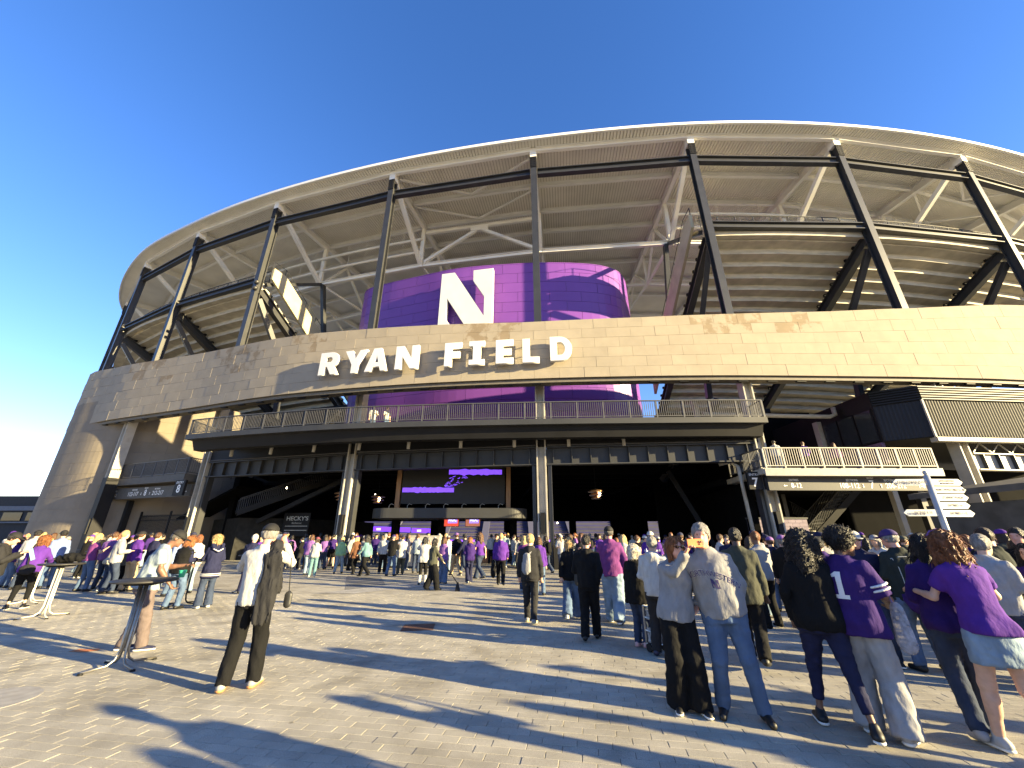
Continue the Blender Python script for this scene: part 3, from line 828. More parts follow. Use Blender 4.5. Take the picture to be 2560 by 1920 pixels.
# stair flights and braces just inside the hall
def stair(name, p0, p1, w, n, mt, parent=None, under=True):
    p0, p1 = Vector(p0), Vector(p1); d = p1 - p0; h = Vector((d.x, d.y, 0)); hl = h.length; h.normalize(); s_ = V(-h.y, h.x, 0)
    root = MB()
    for e in (-1, 1): root.bar(p0 + s_ * (w / 2 * e) + V(0, 0, 0.05), p1 + s_ * (w / 2 * e) + V(0, 0, 0.05), 0.08, 0.36)
    st = part(root.build(name, M_black))
    for i in range(n):
        q = p0 + d * ((i + 0.5) / n)
        m = MB(); m.box(q, (hl / n * 1.05, w - 0.1, 0.05), math.atan2(h.y, h.x)); m.build('tread', mt, st)
    for e in (-1, 1):
        m = MB(); o_ = s_ * (w / 2 * e); m.tube([p0 + o_ + V(0, 0, 1.0), p1 + o_ + V(0, 0, 1.0)], 0.03, 6)
        for i in range(0, int(d.length / 0.14)):
            q = p0 + d * (i * 0.14 / d.length) + o_; m.bar(q + V(0, 0, 0.15), q + V(0, 0, 1.0), 0.018, 0.018)
        tag(m.build('stair_rail', M_rail, st), kind='stuff')
    return st
stair('stair_flight', (-19.8, 29.6, 3.1), (-14.0, 33.8, 6.4), 2.0, 18, M_black)
m = MB(); m.bar(V(-19.0, 31.0, 2.6), V(-12.4, 30.5, 5.8), 0.3, 0.3); part(m.build('diagonal_brace', M_black))
m = MB(); m.bar(V(13.2, 27.4, 0.8), V(11.0, 28.0, 5.9), 0.28, 0.28); part(m.build('diagonal_brace', M_black))
m = MB(); m.tube([V(12.0, 22.9, 5.5), V(12.55, 22.5, 5.6), V(12.8, 22.4, 5.3), V(12.95, 22.4, 0)], 0.1, 10); part(m.build('downpipe', M_grey, None, True))

# pendant lamps in the hall (stacked metal discs)
for (x, y, z) in ((5.9, 28.5, 4.3), (-12.8, 30.5, 4.35), (-10.7, 32.5, 4.3)):
    pl = tag(empty('pendant_lamp', (x, y, z)), 'stacked copper disc pendant lamp hanging in the hall ' + {5.9: 'right of the centre column', -12.8: 'left of the video screen, nearer one', -10.7: 'left of the video screen, farther one'}[x], 'lamp', 'copper pendant lamps in the hall')
    for i, (r_, zz_) in enumerate(((0.55, 0.22), (0.48, -0.02), (0.36, -0.24))):
        m = MB(); m.lathe([(r_, 0), (r_ * 0.96, 0.05), (r_ * 0.6, 0.16), (0.08, 0.22), (0.07, 0.2), (r_ * 0.55, 0.12)], (0, 0, zz_), 22); m.build('disc', mat('copper', (0.62, 0.36, 0.20), 0.3, 0.1, metal=0.9), pl, True)
    m = MB(); m.lathe([(0.02, -0.1), (0.12, 0), (0.12, 0.1), (0.03, 0.18)], (0.18, -0.25, 0), 12); m.build('bulb', M_lamp, pl, True)
    m = MB(); m.tube([V(0, 0, 0.3), V(0, 0, 6.2 - z)], 0.02, 6); m.build('rod', M_black, pl)
# small lit ceiling lights deep in the hall
for i, (x, y, z) in enumerate(((-13.5, 40, 5.4), (-9, 36, 5.2), (-19, 34, 5.4), (8.2, 40, 5.2), (-6, 44, 2.6), (4.8, 44, 2.9), (23.5, 34, 2.6), (27.5, 36, 2.4))):
    o = MB(); o.lathe([(0.02, -0.08), (0.07, -0.05), (0.07, 0.04), (0.03, 0.08)], (0, 0, 0), 10)
    o = o.build('ceiling_light', M_lamp, None, True, (x, y, z)); tag(o, 'small lit ceiling light glowing in the dark ' + ('hall left of the screen, highest', 'hall beside the left screen post', 'hall above the left stair', 'hall right of the centre column', 'hall behind the bar', 'hall low right of the centre column', 'bay under the direction post', 'bay right of the direction post')[i], 'lamp', 'lit ceiling lights in the hall')

# ---- bar in the middle bay with canopy, posts and video screen
bar_c = tag(empty('bar_counter', (-2.6, 28.1, 0)), 'wooden bar counter in the middle bay of the hall', 'bar')
m = MB(); m.box((0, 0, 0.5), (4.4, 0.7, 1.0)); m.build('counter_body', M_wood, bar_c)
m = MB(); m.box((0, -0.05, 1.035), (4.6, 0.9, 0.06)); m.build('counter_top', mat('counter_stone', (0.5, 0.46, 0.40), 0.4), bar_c)
for i in range(22):
    m = MB(); m.box((-2.1 + 0.2 * i, -0.37, 0.52), (0.17, 0.035, 0.9)); m.build('plank', M_wood, bar_c)
for i in range(4):
    m = MB(); x = -1.6 + i * 0.95; m.lathe([(0.03, 0), (0.03, 0.3), (0.06, 0.32), (0.05, 0.5), (0.03, 0.55)], (x, 0.05, 1.07), 10); m.build('tap', M_chrome, bar_c, True)
can = tag(empty('bar_canopy', (-4.1, 28.4, 0)), 'grey rounded canopy ring above the bar', 'canopy')
m = MB(); loop = []
w, dp, r_ = 5.1, 2.2, 1.2
for cx, cy, a0 in ((w - r_, -dp + r_, -90), (w - r_, dp - r_, 0), (-w + r_, dp - r_, 90), (-w + r_, -dp + r_, 180)):
    loop += [(cx + r_ * math.cos(R(a0 + 9 * k)), cy + r_ * math.sin(R(a0 + 9 * k))) for k in range(11)]
nl = len(loop)
m.add([(x, y, 2.7) for x, y in loop] + [(x, y, 3.3) for x, y in loop], [tuple(range(nl - 1, -1, -1)), tuple(range(nl, 2 * nl))] + [(i, (i + 1) % nl, nl + (i + 1) % nl, nl + i) for i in range(nl)])
m.build('canopy_ring', M_signbar, can)
for x in (-4.2, -0.9, 4.2):
    m = MB(); m.box((x, 1.4, 1.35), (0.5, 0.5, 2.69)); m.build('canopy_post', M_hall, can)
for i in range(7):
    m = MB(); x = -4.0 + i * 1.2; m.tube([V(x, -1.4, 3.3), V(x, -1.4, 3.5), V(x + 0.12, -1.4, 3.62), V(x + 0.3, -1.4, 3.55)], 0.02, 5); m.build('cable', M_grey, can)
scr = tag(empty('video_screen', (-4.0, 27.6, 0)), 'wide black video screen with purple brush strokes above the bar', 'screen')
M_scr = mat('screen_face', (0.017, 0.016, 0.015), 0.6, 0.1)
m = MB(); m.box((0, 0, 5.05), (7.0, 0.25, 2.8)); m.build('screen_panel', M_scr, scr)
M_pstroke = mat('screen_purple', (0.14, 0.05, 0.62), 0.5, 0.3, 3.0, emit=0.42)
def stroke(x0, x1, z, h, seed):
    r2 = random.Random(seed); n = 26; up, dn = [], []
    for i in range(n + 1):
        f = i / n; j = 0.25 * h if (0.2 < f < 0.75) else 0.06 * h
        up.append((x0 + (x1 - x0) * f, z + h / 2 + r2.uniform(0, j))); dn.append((x0 + (x1 - x0) * f, z - h / 2 - r2.uniform(0, j)))
    pts = up + dn[::-1]
    m = MB(); m.add([(x, -0.132, y) for x, y in pts], [tuple(range(len(pts)))]); m.build('screen_stroke', M_pstroke, scr)
stroke(-3.45, 0.05, 4.55, 0.28, 1); stroke(-0.35, 3.3, 5.75, 0.30, 2)
m = MB(); r2 = random.Random(4)
for i in range(46):
    x, z = r2.uniform(-0.75, 0.75), r2.uniform(-0.35, 0.35)
    if abs(x - z * 1.2) > 0.75: continue
    q = V(0.1 + x, -0.133, 5.15 + z + 0.22 * x); m.bar(q, q + V(r2.uniform(0.05, 0.22), 0, r2.uniform(0.01, 0.07)), 0.004, 0.035, up=(0, 0, 1))
tag(m.build('screen_spray', M_pstroke, scr), kind='stuff')
for x in (-3.75, 3.75):
    m = MB(); m.box((x, 0.05, 5.0), (0.3, 0.3, 3.4)); m.build('wooden_post', M_wood, scr)
for i, x in enumerate((-4.25, -2.75)):
    tv = tag(empty('television', (x, 29.2, 2.55)), 'small television with %s picture above the bar' % ('a red edged' if i == 0 else 'an orange edged'), 'television', 'televisions above the bar')
    m = MB(); m.box((0, 0, 0), (1.06, 0.08, 0.62)); m.build('casing', M_black, tv)
    m = MB(); m.box((0, -0.045, 0), (1.0, 0.01, 0.56)); m.build('picture', mat('tv_red' if i == 0 else 'tv_brown', (0.55, 0.06, 0.03) if i == 0 else (0.30, 0.10, 0.06), 0.4, emit=0.35), tv)
    m = MB(); m.box((0.08, -0.054, 0.08), (0.66, 0.008, 0.34)); m.build('picture_centre', mat('tv_purple', (0.22, 0.14, 0.6), 0.4, 0.6, 9.0, emit=0.5), tv)
    put_text('NUC', 0.26, (0.08, -0.06, 0.12), (1, 0, 0), (0, 0, 1), mat('tv_white', (0.8, 0.8, 0.9), 0.4, emit=0.5), tv, bold=0.02)
# food stand name board inside the hall
hb = tag(empty('food_stand_board', (-16.6, 32.0, 2.75)), "dark name board reading HECKY'S inside the hall", 'sign')
m = MB(); m.box((0, 0, -0.3), (2.0, 0.1, 1.7)); m.build('board', M_black, hb)
put_text("HECKY'S", 0.42, (0.05, -0.055, 0.12), (1, 0, 0), (0, 0, 1), mat('board_text', (0.30, 0.30, 0.28), 0.6, emit=0.03), hb, bold=0.02, sx=1.05)
put_text('Barbecue', 0.2, (0.05, -0.055, -0.2), (1, 0, 0), (0, 0, 1), MATS['board_text'], hb)
for z in (-0.42, -0.72):
    m = MB(); m.box((0.05, -0.055, z), (1.7, 0.012, 0.05)); m.build('board_line', MATS['board_text'], hb)
# crowd barrels / dark bins by the right opening
for x, y in ((2.6, 23.0),):
    m = MB(); m.box((0, 0, 0.55), (0.75, 0.6, 1.1)); m.box((0, 0, 1.13), (0.8, 0.65, 0.06)); tag(m.build('waste_bin', M_black, None, False, (x, y, 0)), 'black square waste bin standing right of the centre column', 'bin')
m = MB(); m.box((0, 0, 0.85), (1.7, 0.9, 1.5)); m.box((0.25, -0.46, 0.9), (0.03, 0.03, 1.4)); m.box((0, 0, 1.63), (1.76, 0.96, 0.06)); tag(m.build('display_cabinet', mat('cabinet_grey', (0.33, 0.31, 0.27), 0.6), None, False, (-4.9, 24.0, 0)), 'pale grey cabinet standing in the crowd left of the bar', 'cabinet')

# ---- purple ribbon board and far blue stands across the pitch
rb = tag(empty('ribbon_board', (-24, 56, 0)), 'glowing purple ribbon board seen through the left of the hall', 'display')
for i, (x0, x1) in enumerate(((-7.5, -1.6), (-1.4, 3.6), (3.8, 9.4), (9.6, 14.4))):
    a, b = V(x0, 2 + i * 0.7, 0), V(x1, 2 + i * 0.7 + 0.6, 0)
    m = MB(); m.bar(V(a.x, a.y, 2.95 - 0.2 * i), V(b.x, b.y, 2.78 - 0.2 * i), 0.2, 0.62); m.build('ribbon_panel', M_led, rb)
    for f in (0.22, 0.68):
        q = a + (b - a) * f; m = MB(); m.box((q.x, q.y - 0.13, 2.88 - 0.2 * i), (0.6, 0.02, 0.3)); m.build('ribbon_emblem', mat('ribbon_white', (0.55, 0.5, 0.9), 0.5, 0.5, 6, emit=0.5), rb)
fs = tag(empty('far_stand', (10, 120, 0)), 'distant blue seats of the stand across the pitch seen through the hall', 'stand')
for i in range(14):
    m = MB(); m.box((0, 1.1 * i, -1.2 + 0.52 * i), (150, 1.1, 0.5)); m.build('seat_row', M_seat if i % 2 else M_seatstep, fs)
for x in (-46, -30, -18, -4, 8, 24, 40):
    m = MB(); pts = [V(x - 1, -0.7, -1.0), V(x + 1, -0.7, -1.0), V(x + 1, 14.6, 6.4), V(x - 1, 14.6, 6.4)]; m.add(pts + [p + V(0, 0, 0.5) for p in pts], [(3, 2, 1, 0), (4, 5, 6, 7), (0, 1, 5, 4), (1, 2, 6, 5), (2, 3, 7, 6), (3, 0, 4, 7)])
    m.build('aisle', mat('aisle_pale', (0.07, 0.07, 0.11), 0.8), fs)
m = MB(); m.box((0, 17, 7.5), (160, 2, 9)); m.build('back_wall', mat('stand_back', (0.015, 0.015, 0.03), 0.8), fs)
for x in (-40, -24, -2, 12, 33):
    m = MB(); m.box((x, -1.2, 0.1), (7, 0.2, 0.7)); m.build('led_strip', M_led, fs)

# ---- ENTRY 8, left of the hall
def entry_sign(name, label, a, b, z0, z1, texts, m_bar, both=None):
    a, b = Vector(a), Vector(b); dd = (b - a).normalized(); nn = V(dd.y, -dd.x, 0); L = (b - a).length
    s_ = tag(empty(name, ((a + b) / 2)), label, 'sign'); inv = Matrix.Translation(-((a + b) / 2))
    m = MB(); m.bar(V(a.x, a.y, (z0 + z1) / 2), V(b.x, b.y, (z0 + z1) / 2), 0.22, z1 - z0); o = m.build('sign_beam', m_bar, s_); o.matrix_parent_inverse = inv
    for tx, f, fz, size in texts:
        q = a + dd * (L * f) + nn * 0.115
        o = put_text(tx, size, V(q.x, q.y, z0 + (z1 - z0) * fz), dd, (0, 0, 1), M_signtxt, s_, bold=0.012, sx=0.9); o.matrix_parent_inverse = inv
    return s_
def arrow(parent, q, dd, kind, size):
    x = {'l': [(-1, 0), (-0.3, 0.6), (-0.3, 0.2), (1, 0.2), (1, -0.2), (-0.3, -0.2), (-0.3, -0.6)]}['l']
    rot = {'l': 0, 'd': R(90), 'r': R(180), 'u': R(-90)}[kind]
    pts = [(a * math.cos(rot) - b * math.sin(rot), a * math.sin(rot) + b * math.cos(rot)) for a, b in x]
    me = flat_shape('arrow', [[(a * size, b * size) for a, b in pts]], 0.006); me.transform(frame_mat(q, dd, (0, 0, 1)))
    o = link('arrow', me, M_signtxt, parent); o.matrix_parent_inverse = Matrix.Translation(-parent.location); return o
A8, B8 = rp_(3, 0.3, 0), rp_(4, 0.3, 0); d8 = (B8 - A8).normalized(); n8 = V(d8.y, -d8.x, 0)
M_sb8 = mat('sign_brown', (0.075, 0.07, 0.062), 0.7)
s8 = entry_sign('entry_sign', 'dark overhead beam sign for sections 112-117 and 212-217 at entry 8', V(A8.x, A8.y, 0) + d8 * 0.35, V(B8.x, B8.y, 0) - d8 * 0.45, 4.25, 5.05,
   [('ENTRIES', 0.13, 0.74, 0.17), ('9-12', 0.13, 0.36, 0.36), ('SECTIONS', 0.365, 0.78, 0.15), ('112-117', 0.355, 0.4, 0.42), ('ENTRY', 0.50, 0.9, 0.15), ('8', 0.50, 0.46, 0.62), ('SECTIONS', 0.63, 0.78, 0.15), ('212-217', 0.645, 0.4, 0.42), ('ENTRIES', 0.885, 0.76, 0.17), ('1-7', 0.885, 0.38, 0.36)], M_sb8)
for f, kd in ((0.085, 'l'), (0.452, 'd'), (0.545, 'u'), (0.915, 'r')):
    q = A8 + d8 * ((B8 - A8).length * f) + n8 * 0.118; arrow(s8, V(q.x, q.y, 4.57), d8, kd, 0.10)
# blade sign with the 8
q = B8 - d8 * 0.75 + n8 * 0.65
bs = tag(empty('blade_sign', (q.x, q.y, 0)), 'black square sign reading ENTRY 8 beside the hall column', 'sign')
m = MB(); m.box((0, 0, 4.75), (1.05, 0.16, 1.05), math.atan2(d8.y, d8.x)); m.build('sign_panel', M_black, bs)
fv = V(0, -0.09, 0); 
put_text('ENTRY', 0.24, n8 * 0.09 + V(0, 0, 5.10), d8, (0, 0, 1), M_signtxt, bs); put_text('8', 0.75, n8 * 0.09 + V(0, 0, 4.66), d8, (0, 0, 1), M_signtxt, bs, bold=0.02)
# small balcony above that sign
sm8 = spline([(A8.x + 0.2, A8.y - 0.4), ((A8.x + B8.x) / 2, (A8.y + B8.y) / 2 - 0.45), (B8.x - 0.9, B8.y - 0.3)])
m = MB(); rr = []
for t in np.linspace(0, 2, 8):
    p, d, n = sm8(t); b_ = p - n * 1.6; rr.append([(p.x, p.y, 5.25), (p.x, p.y, 5.75), (b_.x, b_.y, 5.75), (b_.x, b_.y, 5.25)])
m.sweep(rr); b8 = part(m.build('entry_balcony', M_sb8)); railing(sm8, 0.02, 1.98, 5.75, 1.15, 'rail', M_rail, b8, 1.45, 0.16)
sd8 = spline([(B8.x - 0.9, B8.y - 0.3), (B8.x - 0.5, B8.y + 1.2), (B8.x + 0.1, B8.y + 3)]); railing(sd8, 0, 2, 5.75, 1.15, 'rail', M_rail, b8, 1.45, 0.16, 0)
# gate posts and bar gate under the sign
gt = tag(empty('bar_gate', ((A8.x + B8.x) / 2, (A8.y + B8.y) / 2 + 1.2, 0)), 'black vertical bar gate standing under the entry 8 beam', 'gate'); gi = Matrix.Translation(-gt.location)
qa, qb = A8 + d8 * 2.9 - n8 * 1.4, B8 - d8 * 0.9 - n8 * 1.4
m = MB()
for z in (0.25, 2.75, 3.05): m.bar(V(qa.x, qa.y, z), V(qb.x, qb.y, z), 0.05, 0.06)
m.build('gate_frame', M_black, gt).matrix_parent_inverse = gi
nb2 = int((qb - qa).length / 0.13); m = MB()
for i in range(nb2 + 1):
    q = qa + (qb - qa) * (i / nb2); m.bar(V(q.x, q.y, 0.15), V(q.x, q.y, 3.15), 0.022, 0.022)
o = tag(m.build('gate_bar', M_black, gt), kind='stuff'); o.matrix_parent_inverse = gi
for f in (0, 0.5, 1):
    q = qa + (qb - qa) * f; m = MB(); m.box((q.x, q.y, 1.7), (0.1, 0.1, 3.4)); m.build('gate_post', M_black, gt).matrix_parent_inverse = gi
q = A8 + d8 * 2.75 - n8 * 0.5
m = MB(); m.box((q.x, q.y, 2.1), (0.34, 0.34, 4.2), math.atan2(d8.y, d8.x)); part(m.build('gate_column', M_black))
m = MB(); m.add([rp_(3.3, -3.0, 2.4), rp_(3.95, -3.0, 5.0), rp_(3.95, -5.0, 5.0), rp_(3.3, -5.0, 2.4)] + [rp_(3.3, -3.0, 2.6), rp_(3.95, -3.0, 5.2), rp_(3.95, -5.0, 5.2), rp_(3.3, -5.0, 2.6)], [(3, 2, 1, 0), (4, 5, 6, 7), (0, 1, 5, 4), (1, 2, 6, 5), (2, 3, 7, 6), (3, 0, 4, 7)])
part(m.build('stair_soffit', M_hall))

# ---- ENTRY 7, right of the hall
A7, B7 = V(13.2, 20.55, 0), V(22.0, 20.75, 0); d7 = (B7 - A7).normalized(); n7 = V(d7.y, -d7.x, 0)
s7 = entry_sign('entry_sign', 'long grey overhead sign for sections 108-112 and 206-212 at entry 7', A7 + V(0, 0.25, 0), B7 + V(-0.5, 0.25, 0), 3.83, 4.50,
   [('ENTRIES', 0.165, 0.76, 0.15), ('8-12', 0.175, 0.34, 0.34), ('SECTIONS', 0.535, 0.76, 0.15), ('108-112', 0.51, 0.34, 0.36), ('ENTRY', 0.655, 0.93, 0.13), ('7', 0.655, 0.42, 0.6), ('SECTIONS', 0.775, 0.76, 0.15), ('206-212', 0.805, 0.34, 0.36), ('ENTRIES', 0.965, 0.76, 0.12), ('1-6', 0.97, 0.34, 0.32)], M_signbar)
for f, kd in ((0.105, 'l'), (0.597, 'd'), (0.712, 'u')):
    q = A7 + V(0, 0.25, 0) + d7 * (((B7 - A7).length - 0.5) * f) + n7 * 0.118; arrow(s7, V(q.x, q.y, 4.06), d7, kd, 0.10)
bs = tag(empty('blade_sign', (12.72, 21.0, 0)), 'black square sign reading ENTRY 7 on the column right of the hall', 'sign')
m = MB(); m.box((0, 0, 4.35), (0.75, 0.16, 0.9)); m.build('sign_panel', M_black, bs)
put_text('ENTRY', 0.17, V(-0.03, -0.085, 4.64), (1, 0, 0), (0, 0, 1), M_signtxt, bs); put_text('7', 0.62, V(-0.03, -0.085, 4.24), (1, 0, 0), (0, 0, 1), M_signtxt, bs, bold=0.02)
m = MB(); m.box((0.62, 0.0, 4.35), (0.3, 0.1, 0.9)); m.build('side_panel', M_signbar, bs)
fr7 = spline([(13.0, 20.30), (17.5, 20.28), (22.0, 20.42)])
m = MB(); m.hexa([(12.85, 20.3, 4.62), (22.2, 20.42, 4.62), (22.6, 25, 4.62), (13.4, 25, 4.62), (12.85, 20.3, 4.9), (22.2, 20.42, 4.9), (22.6, 25, 4.9), (13.4, 25, 4.9)]); b7 = part(m.build('entry_balcony', M_grey))
m = MB(); m.hexa([(12.9, 20.22, 4.50), (22.1, 20.34, 4.50), (22.1, 20.30 + 0.12, 4.50), (12.9, 20.298, 4.50), (12.9, 20.22, 4.86), (22.1, 20.34, 4.86), (22.1, 20.30 + 0.12, 4.86), (12.9, 20.298, 4.86)]); m.build('balcony_fascia', mat('pale_fascia', (0.22, 0.215, 0.2), 0.5), b7)
railing(fr7, 0.01, 1.99, 4.9, 1.05, 'rail', M_grey, b7, 1.0, 0.125, 0.0)
sd7 = spline([(12.95, 23.6), (12.95, 22.0), (12.98, 20.4)]); railing(sd7, 0, 2, 4.9, 1.05, 'rail', M_rail, b7, 1.0, 0.125, 0)
# back of that bay: dark room, purple block wall, stairs
m = MB(); m.box((20, 34, 3.2), (16, 0.4, 6.4)); part(m.build('bay_back_wall', M_hall))
m = MB(); m.hexa([(13, 25.01, 4.6), (24, 25.01, 4.6), (26, 40, 4.6), (14, 40, 4.6), (13, 25.01, 4.95), (24, 25.01, 4.95), (26, 40, 4.95), (14, 40, 4.95)]); part(m.build('bay_deck', M_hall))
pw = tag(empty('block_wall', (15.6, 24.4, 0)), 'low wall of lilac painted concrete blocks under the entry 7 sign', 'wall')
m = MB(); m.box((0, 0.07, 1.28), (3.4, 0.2, 2.56)); m.build('wall_core', mat('lilac_joint', (0.10, 0.085, 0.11), 0.9), pw)
M_lil = random_tint(mat('lilac_block', (0.24, 0.20, 0.26), 0.85, 0.1, 3.0, 0.2, 60), 0.12)
for r_ in range(12):
    x = -1.72 - (0.21 if r_ % 2 else 0)
    while x < 1.68:
        x0, x1 = max(-1.7, x), min(1.7, x + 0.42)
        if x1 - x0 > 0.06:
            m = MB(); m.box(((x0 + x1) / 2, -0.04, 0.11 + r_ * 0.213), (x1 - x0 - 0.012, 0.06, 0.20)); m.build('block', M_lil, pw)
        x += 0.42
m = MB(); m.box((0, 0.05, 2.61), (3.5, 0.34, 0.09)); m.build('coping', M_steel, pw)
pst = stair('stair_flight', (18.9, 23.6, 0.05), (18.0, 28.2, 2.9), 2.7, 16, mat('step_edge', (0.5, 0.47, 0.4), 0.8))
stair('stair_flight', (18.4, 26.6, 1.2), (22.6, 26.2, 4.9), 1.5, 15, M_steel)
m = MB(); m.box((22.2, 23.6, 2.2), (0.3, 0.3, 4.5)); part(m.build('bay_post', M_grey))
for x in (15.2, 20.6): 
    m = MB(); m.box((x, 31, 3), (0.3, 0.3, 6)); part(m.build('bay_post', M_steel))
# guard on the balcony above, dark room wall behind it
m = MB(); m.box((19.0, 32.5, 8.2), (13, 0.4, 6.6)); part(m.build('upper_room_wall', M_hall))
m = MB(); m.bar(V(-26.5, 39, 9.6), V(-13.6, 34.5, 9.6), 0.3, 7.0); part(m.build('inner_wall', M_black))
m = MB(); m.bar(V(13.4, 35.5, 9.2), V(23.0, 33.5, 9.2), 0.3, 6.0); part(m.build('inner_wall', M_black))
m = MB(); m.box((17.8, 31.2, 7.9), (2.2, 0.1, 0.7)); us = part(m.build('upper_sign', M_black)); put_text('SECTIONS 206-212', 0.24, (17.8, 31.14, 7.9), (1, 0, 0), (0, 0, 1), M_signtxt, None).parent = us
us.children[0].matrix_parent_inverse = us.matrix_parent_inverse.inverted() @ us.matrix_parent_inverse
urail = spline([(18.6, 27.2), (20.2, 27.4), (22.2, 27.2)]); m = MB(); m.hexa([(16, 27.2, 5.6), (22.6, 27.2, 5.6), (22.6, 31, 5.6), (16, 31, 5.6), (16, 27.2, 5.85), (22.6, 27.2, 5.85), (22.6, 31, 5.85), (16, 31, 5.85)])
ub = part(m.build('upper_landing', M_black)); railing(urail, 0, 2, 5.85, 1.05, 'rail', M_black, ub, 1.2, 0.13, 0)
m = MB(); m.tube([V(12.5, 24.6, 9.05), V(21.2, 25.2, 9.05), V(21.6, 25.2, 9.2), V(21.6, 25.2, 9.7)], 0.14, 10); part(m.build('drain_run', M_grey, None, True))
m = MB(); m.bar(V(11.3, 30, 5.5), V(13.9, 25.0, 10.2), 0.4, 0.4); part(m.build('diagonal_brace', M_steel))
m = MB(); m.bar(V(12.6, 25.3, 7.7), V(12.3, 25.3, 10.3), 0.3, 0.3); part(m.build('inner_post', M_grey))
for x0, y0, x1, y1 in ((-18.5, 28.0, -15.2, 31.2), (-12.6, 27.5, -17.0, 31.5), (9.9, 30.2, 14.2, 25.6)):
    m = MB(); m.ibeam(V(x0, y0, 10.0), V(x1, y1, 8.2), 0.35, 0.45); part(m.build('inner_brace', M_grey if x0 > -14 and x0 < 0 else M_steel))
m = MB(); m.hexa([(-20.5, 30.5, 7.75), (-13.8, 29.0, 7.75), (-13.8, 33, 7.75), (-20.5, 34, 7.75), (-20.5, 30.5, 9.0), (-13.8, 29.0, 9.0), (-13.8, 33, 9.0), (-20.5, 34, 9.0)]); part(m.build('inner_parapet', mat('inner_wall', (0.10, 0.09, 0.075), 0.8)))

# ---- corrugated box at the upper right
def corr(m, a, b, z0, z1, step=0.09, dep=0.03):
    a, b = Vector(a), Vector(b); d = b - a; n = int(d.length / step); dn = V(d.y, -d.x, 0).normalized()
    v = []; f = []
    for i in range(n + 1):
        q = a + d * (i / n) + dn * (dep if (i // 1) % 2 else 0)
        v += [(q.x, q.y, z0), (q.x, q.y, z1)]
    for i in range(n): f.append((2 * i, 2 * i + 2, 2 * i + 3, 2 * i + 1))
    m.add(v, f)
P0, P1, P2, P3, P4 = V(22.0, 31, 0), V(21.95, 22.75, 0), V(23.65, 21.5, 0), V(32.3, 22.2, 0), V(42.5, 24.3, 0)
M_corr = mat('corrugated_steel', (0.02, 0.0195, 0.018), 0.55, 0.1, 1.0, spec=0.15)
M_corrd = mat('corrugated_dark', (0.016, 0.017, 0.021), 0.6, 0.1, 1.0, spec=0.2)
bx = MB(); pl = [P1, P2, P3, P4, V(44, 34, 0), V(21.95, 34, 0)]
bx.add([(p.x + 0.0, p.y + 0.06, 6.82) for p in pl] + [(p.x, p.y + 0.06, 9.9) for p in pl], [tuple(range(5, -1, -1)), tuple(range(6, 12))] + [(i, (i + 1) % 6, 6 + (i + 1) % 6, 6 + i) for i in range(6)])
box_o = part(bx.build('upper_box', M_black))
m = MB(); corr(m, P2, P3, 6.85, 8.95); corr(m, P3, P4, 6.85, 8.95); m.build('corrugated_front', M_corr, box_o)
m = MB(); corr(m, P1, P2, 6.85, 8.95); m.build('corrugated_side', M_corrd, box_o)
for (a, b, mm_) in ((P1, P2, M_corrd), (P2, P3, M_signbar), (P3, P4, M_signbar)):
    dn = V((b - a).y, -(b - a).x, 0).normalized()
    for i in range(6):
        z = 9.05 + 0.15 * i; m = MB(); m.bar(V(a.x, a.y, z) + dn * 0.05, V(b.x, b.y, z) + dn * 0.05, 0.1, 0.07); m.build('louvre_blade', mm_, box_o)
m = MB(); m.bar(V(P2.x, P2.y - 0.05, 6.8), V(P2.x, P2.y - 0.05, 9.0), 0.09, 0.09); m.build('corner_trim', M_grey, box_o)
for a, b in ((P2, P3), (P3, P4)):
    m = MB(); m.bar(V(a.x, a.y + 0.1, 6.68), V(b.x, b.y + 0.1, 6.68), 0.4, 0.24); m.build('edge_trim', mat('pale_trim', (0.32, 0.30, 0.26), 0.6), box_o)
# windows along its recessed side
for i in range(3):
    y0, y1 = 22.95 + i * 1.35, 22.95 + (i + 1) * 1.35 - 0.1
    m = MB(); m.box((21.92, (y0 + y1) / 2, 7.9), (0.06, y1 - y0, 2.0)); w_ = m.build('window', M_black, box_o)
    m = MB(); m.box((21.885, (y0 + y1) / 2, 7.9), (0.02, y1 - y0 - 0.14, 1.86)); m.build('pane', M_glass, w_) if False else m.build('window_pane', M_glass, box_o)
m = MB(); m.box((21.8, 27.2, 7.7), (0.32, 0.45, 3.0)); m.build('window_pier', M_grey, box_o)
m = MB(); m.box((21.94, 26.4, 6.2), (0.2, 7, 1.2)); m.build('lower_wall', mat('plum_block', (0.10, 0.06, 0.11), 0.8), box_o)
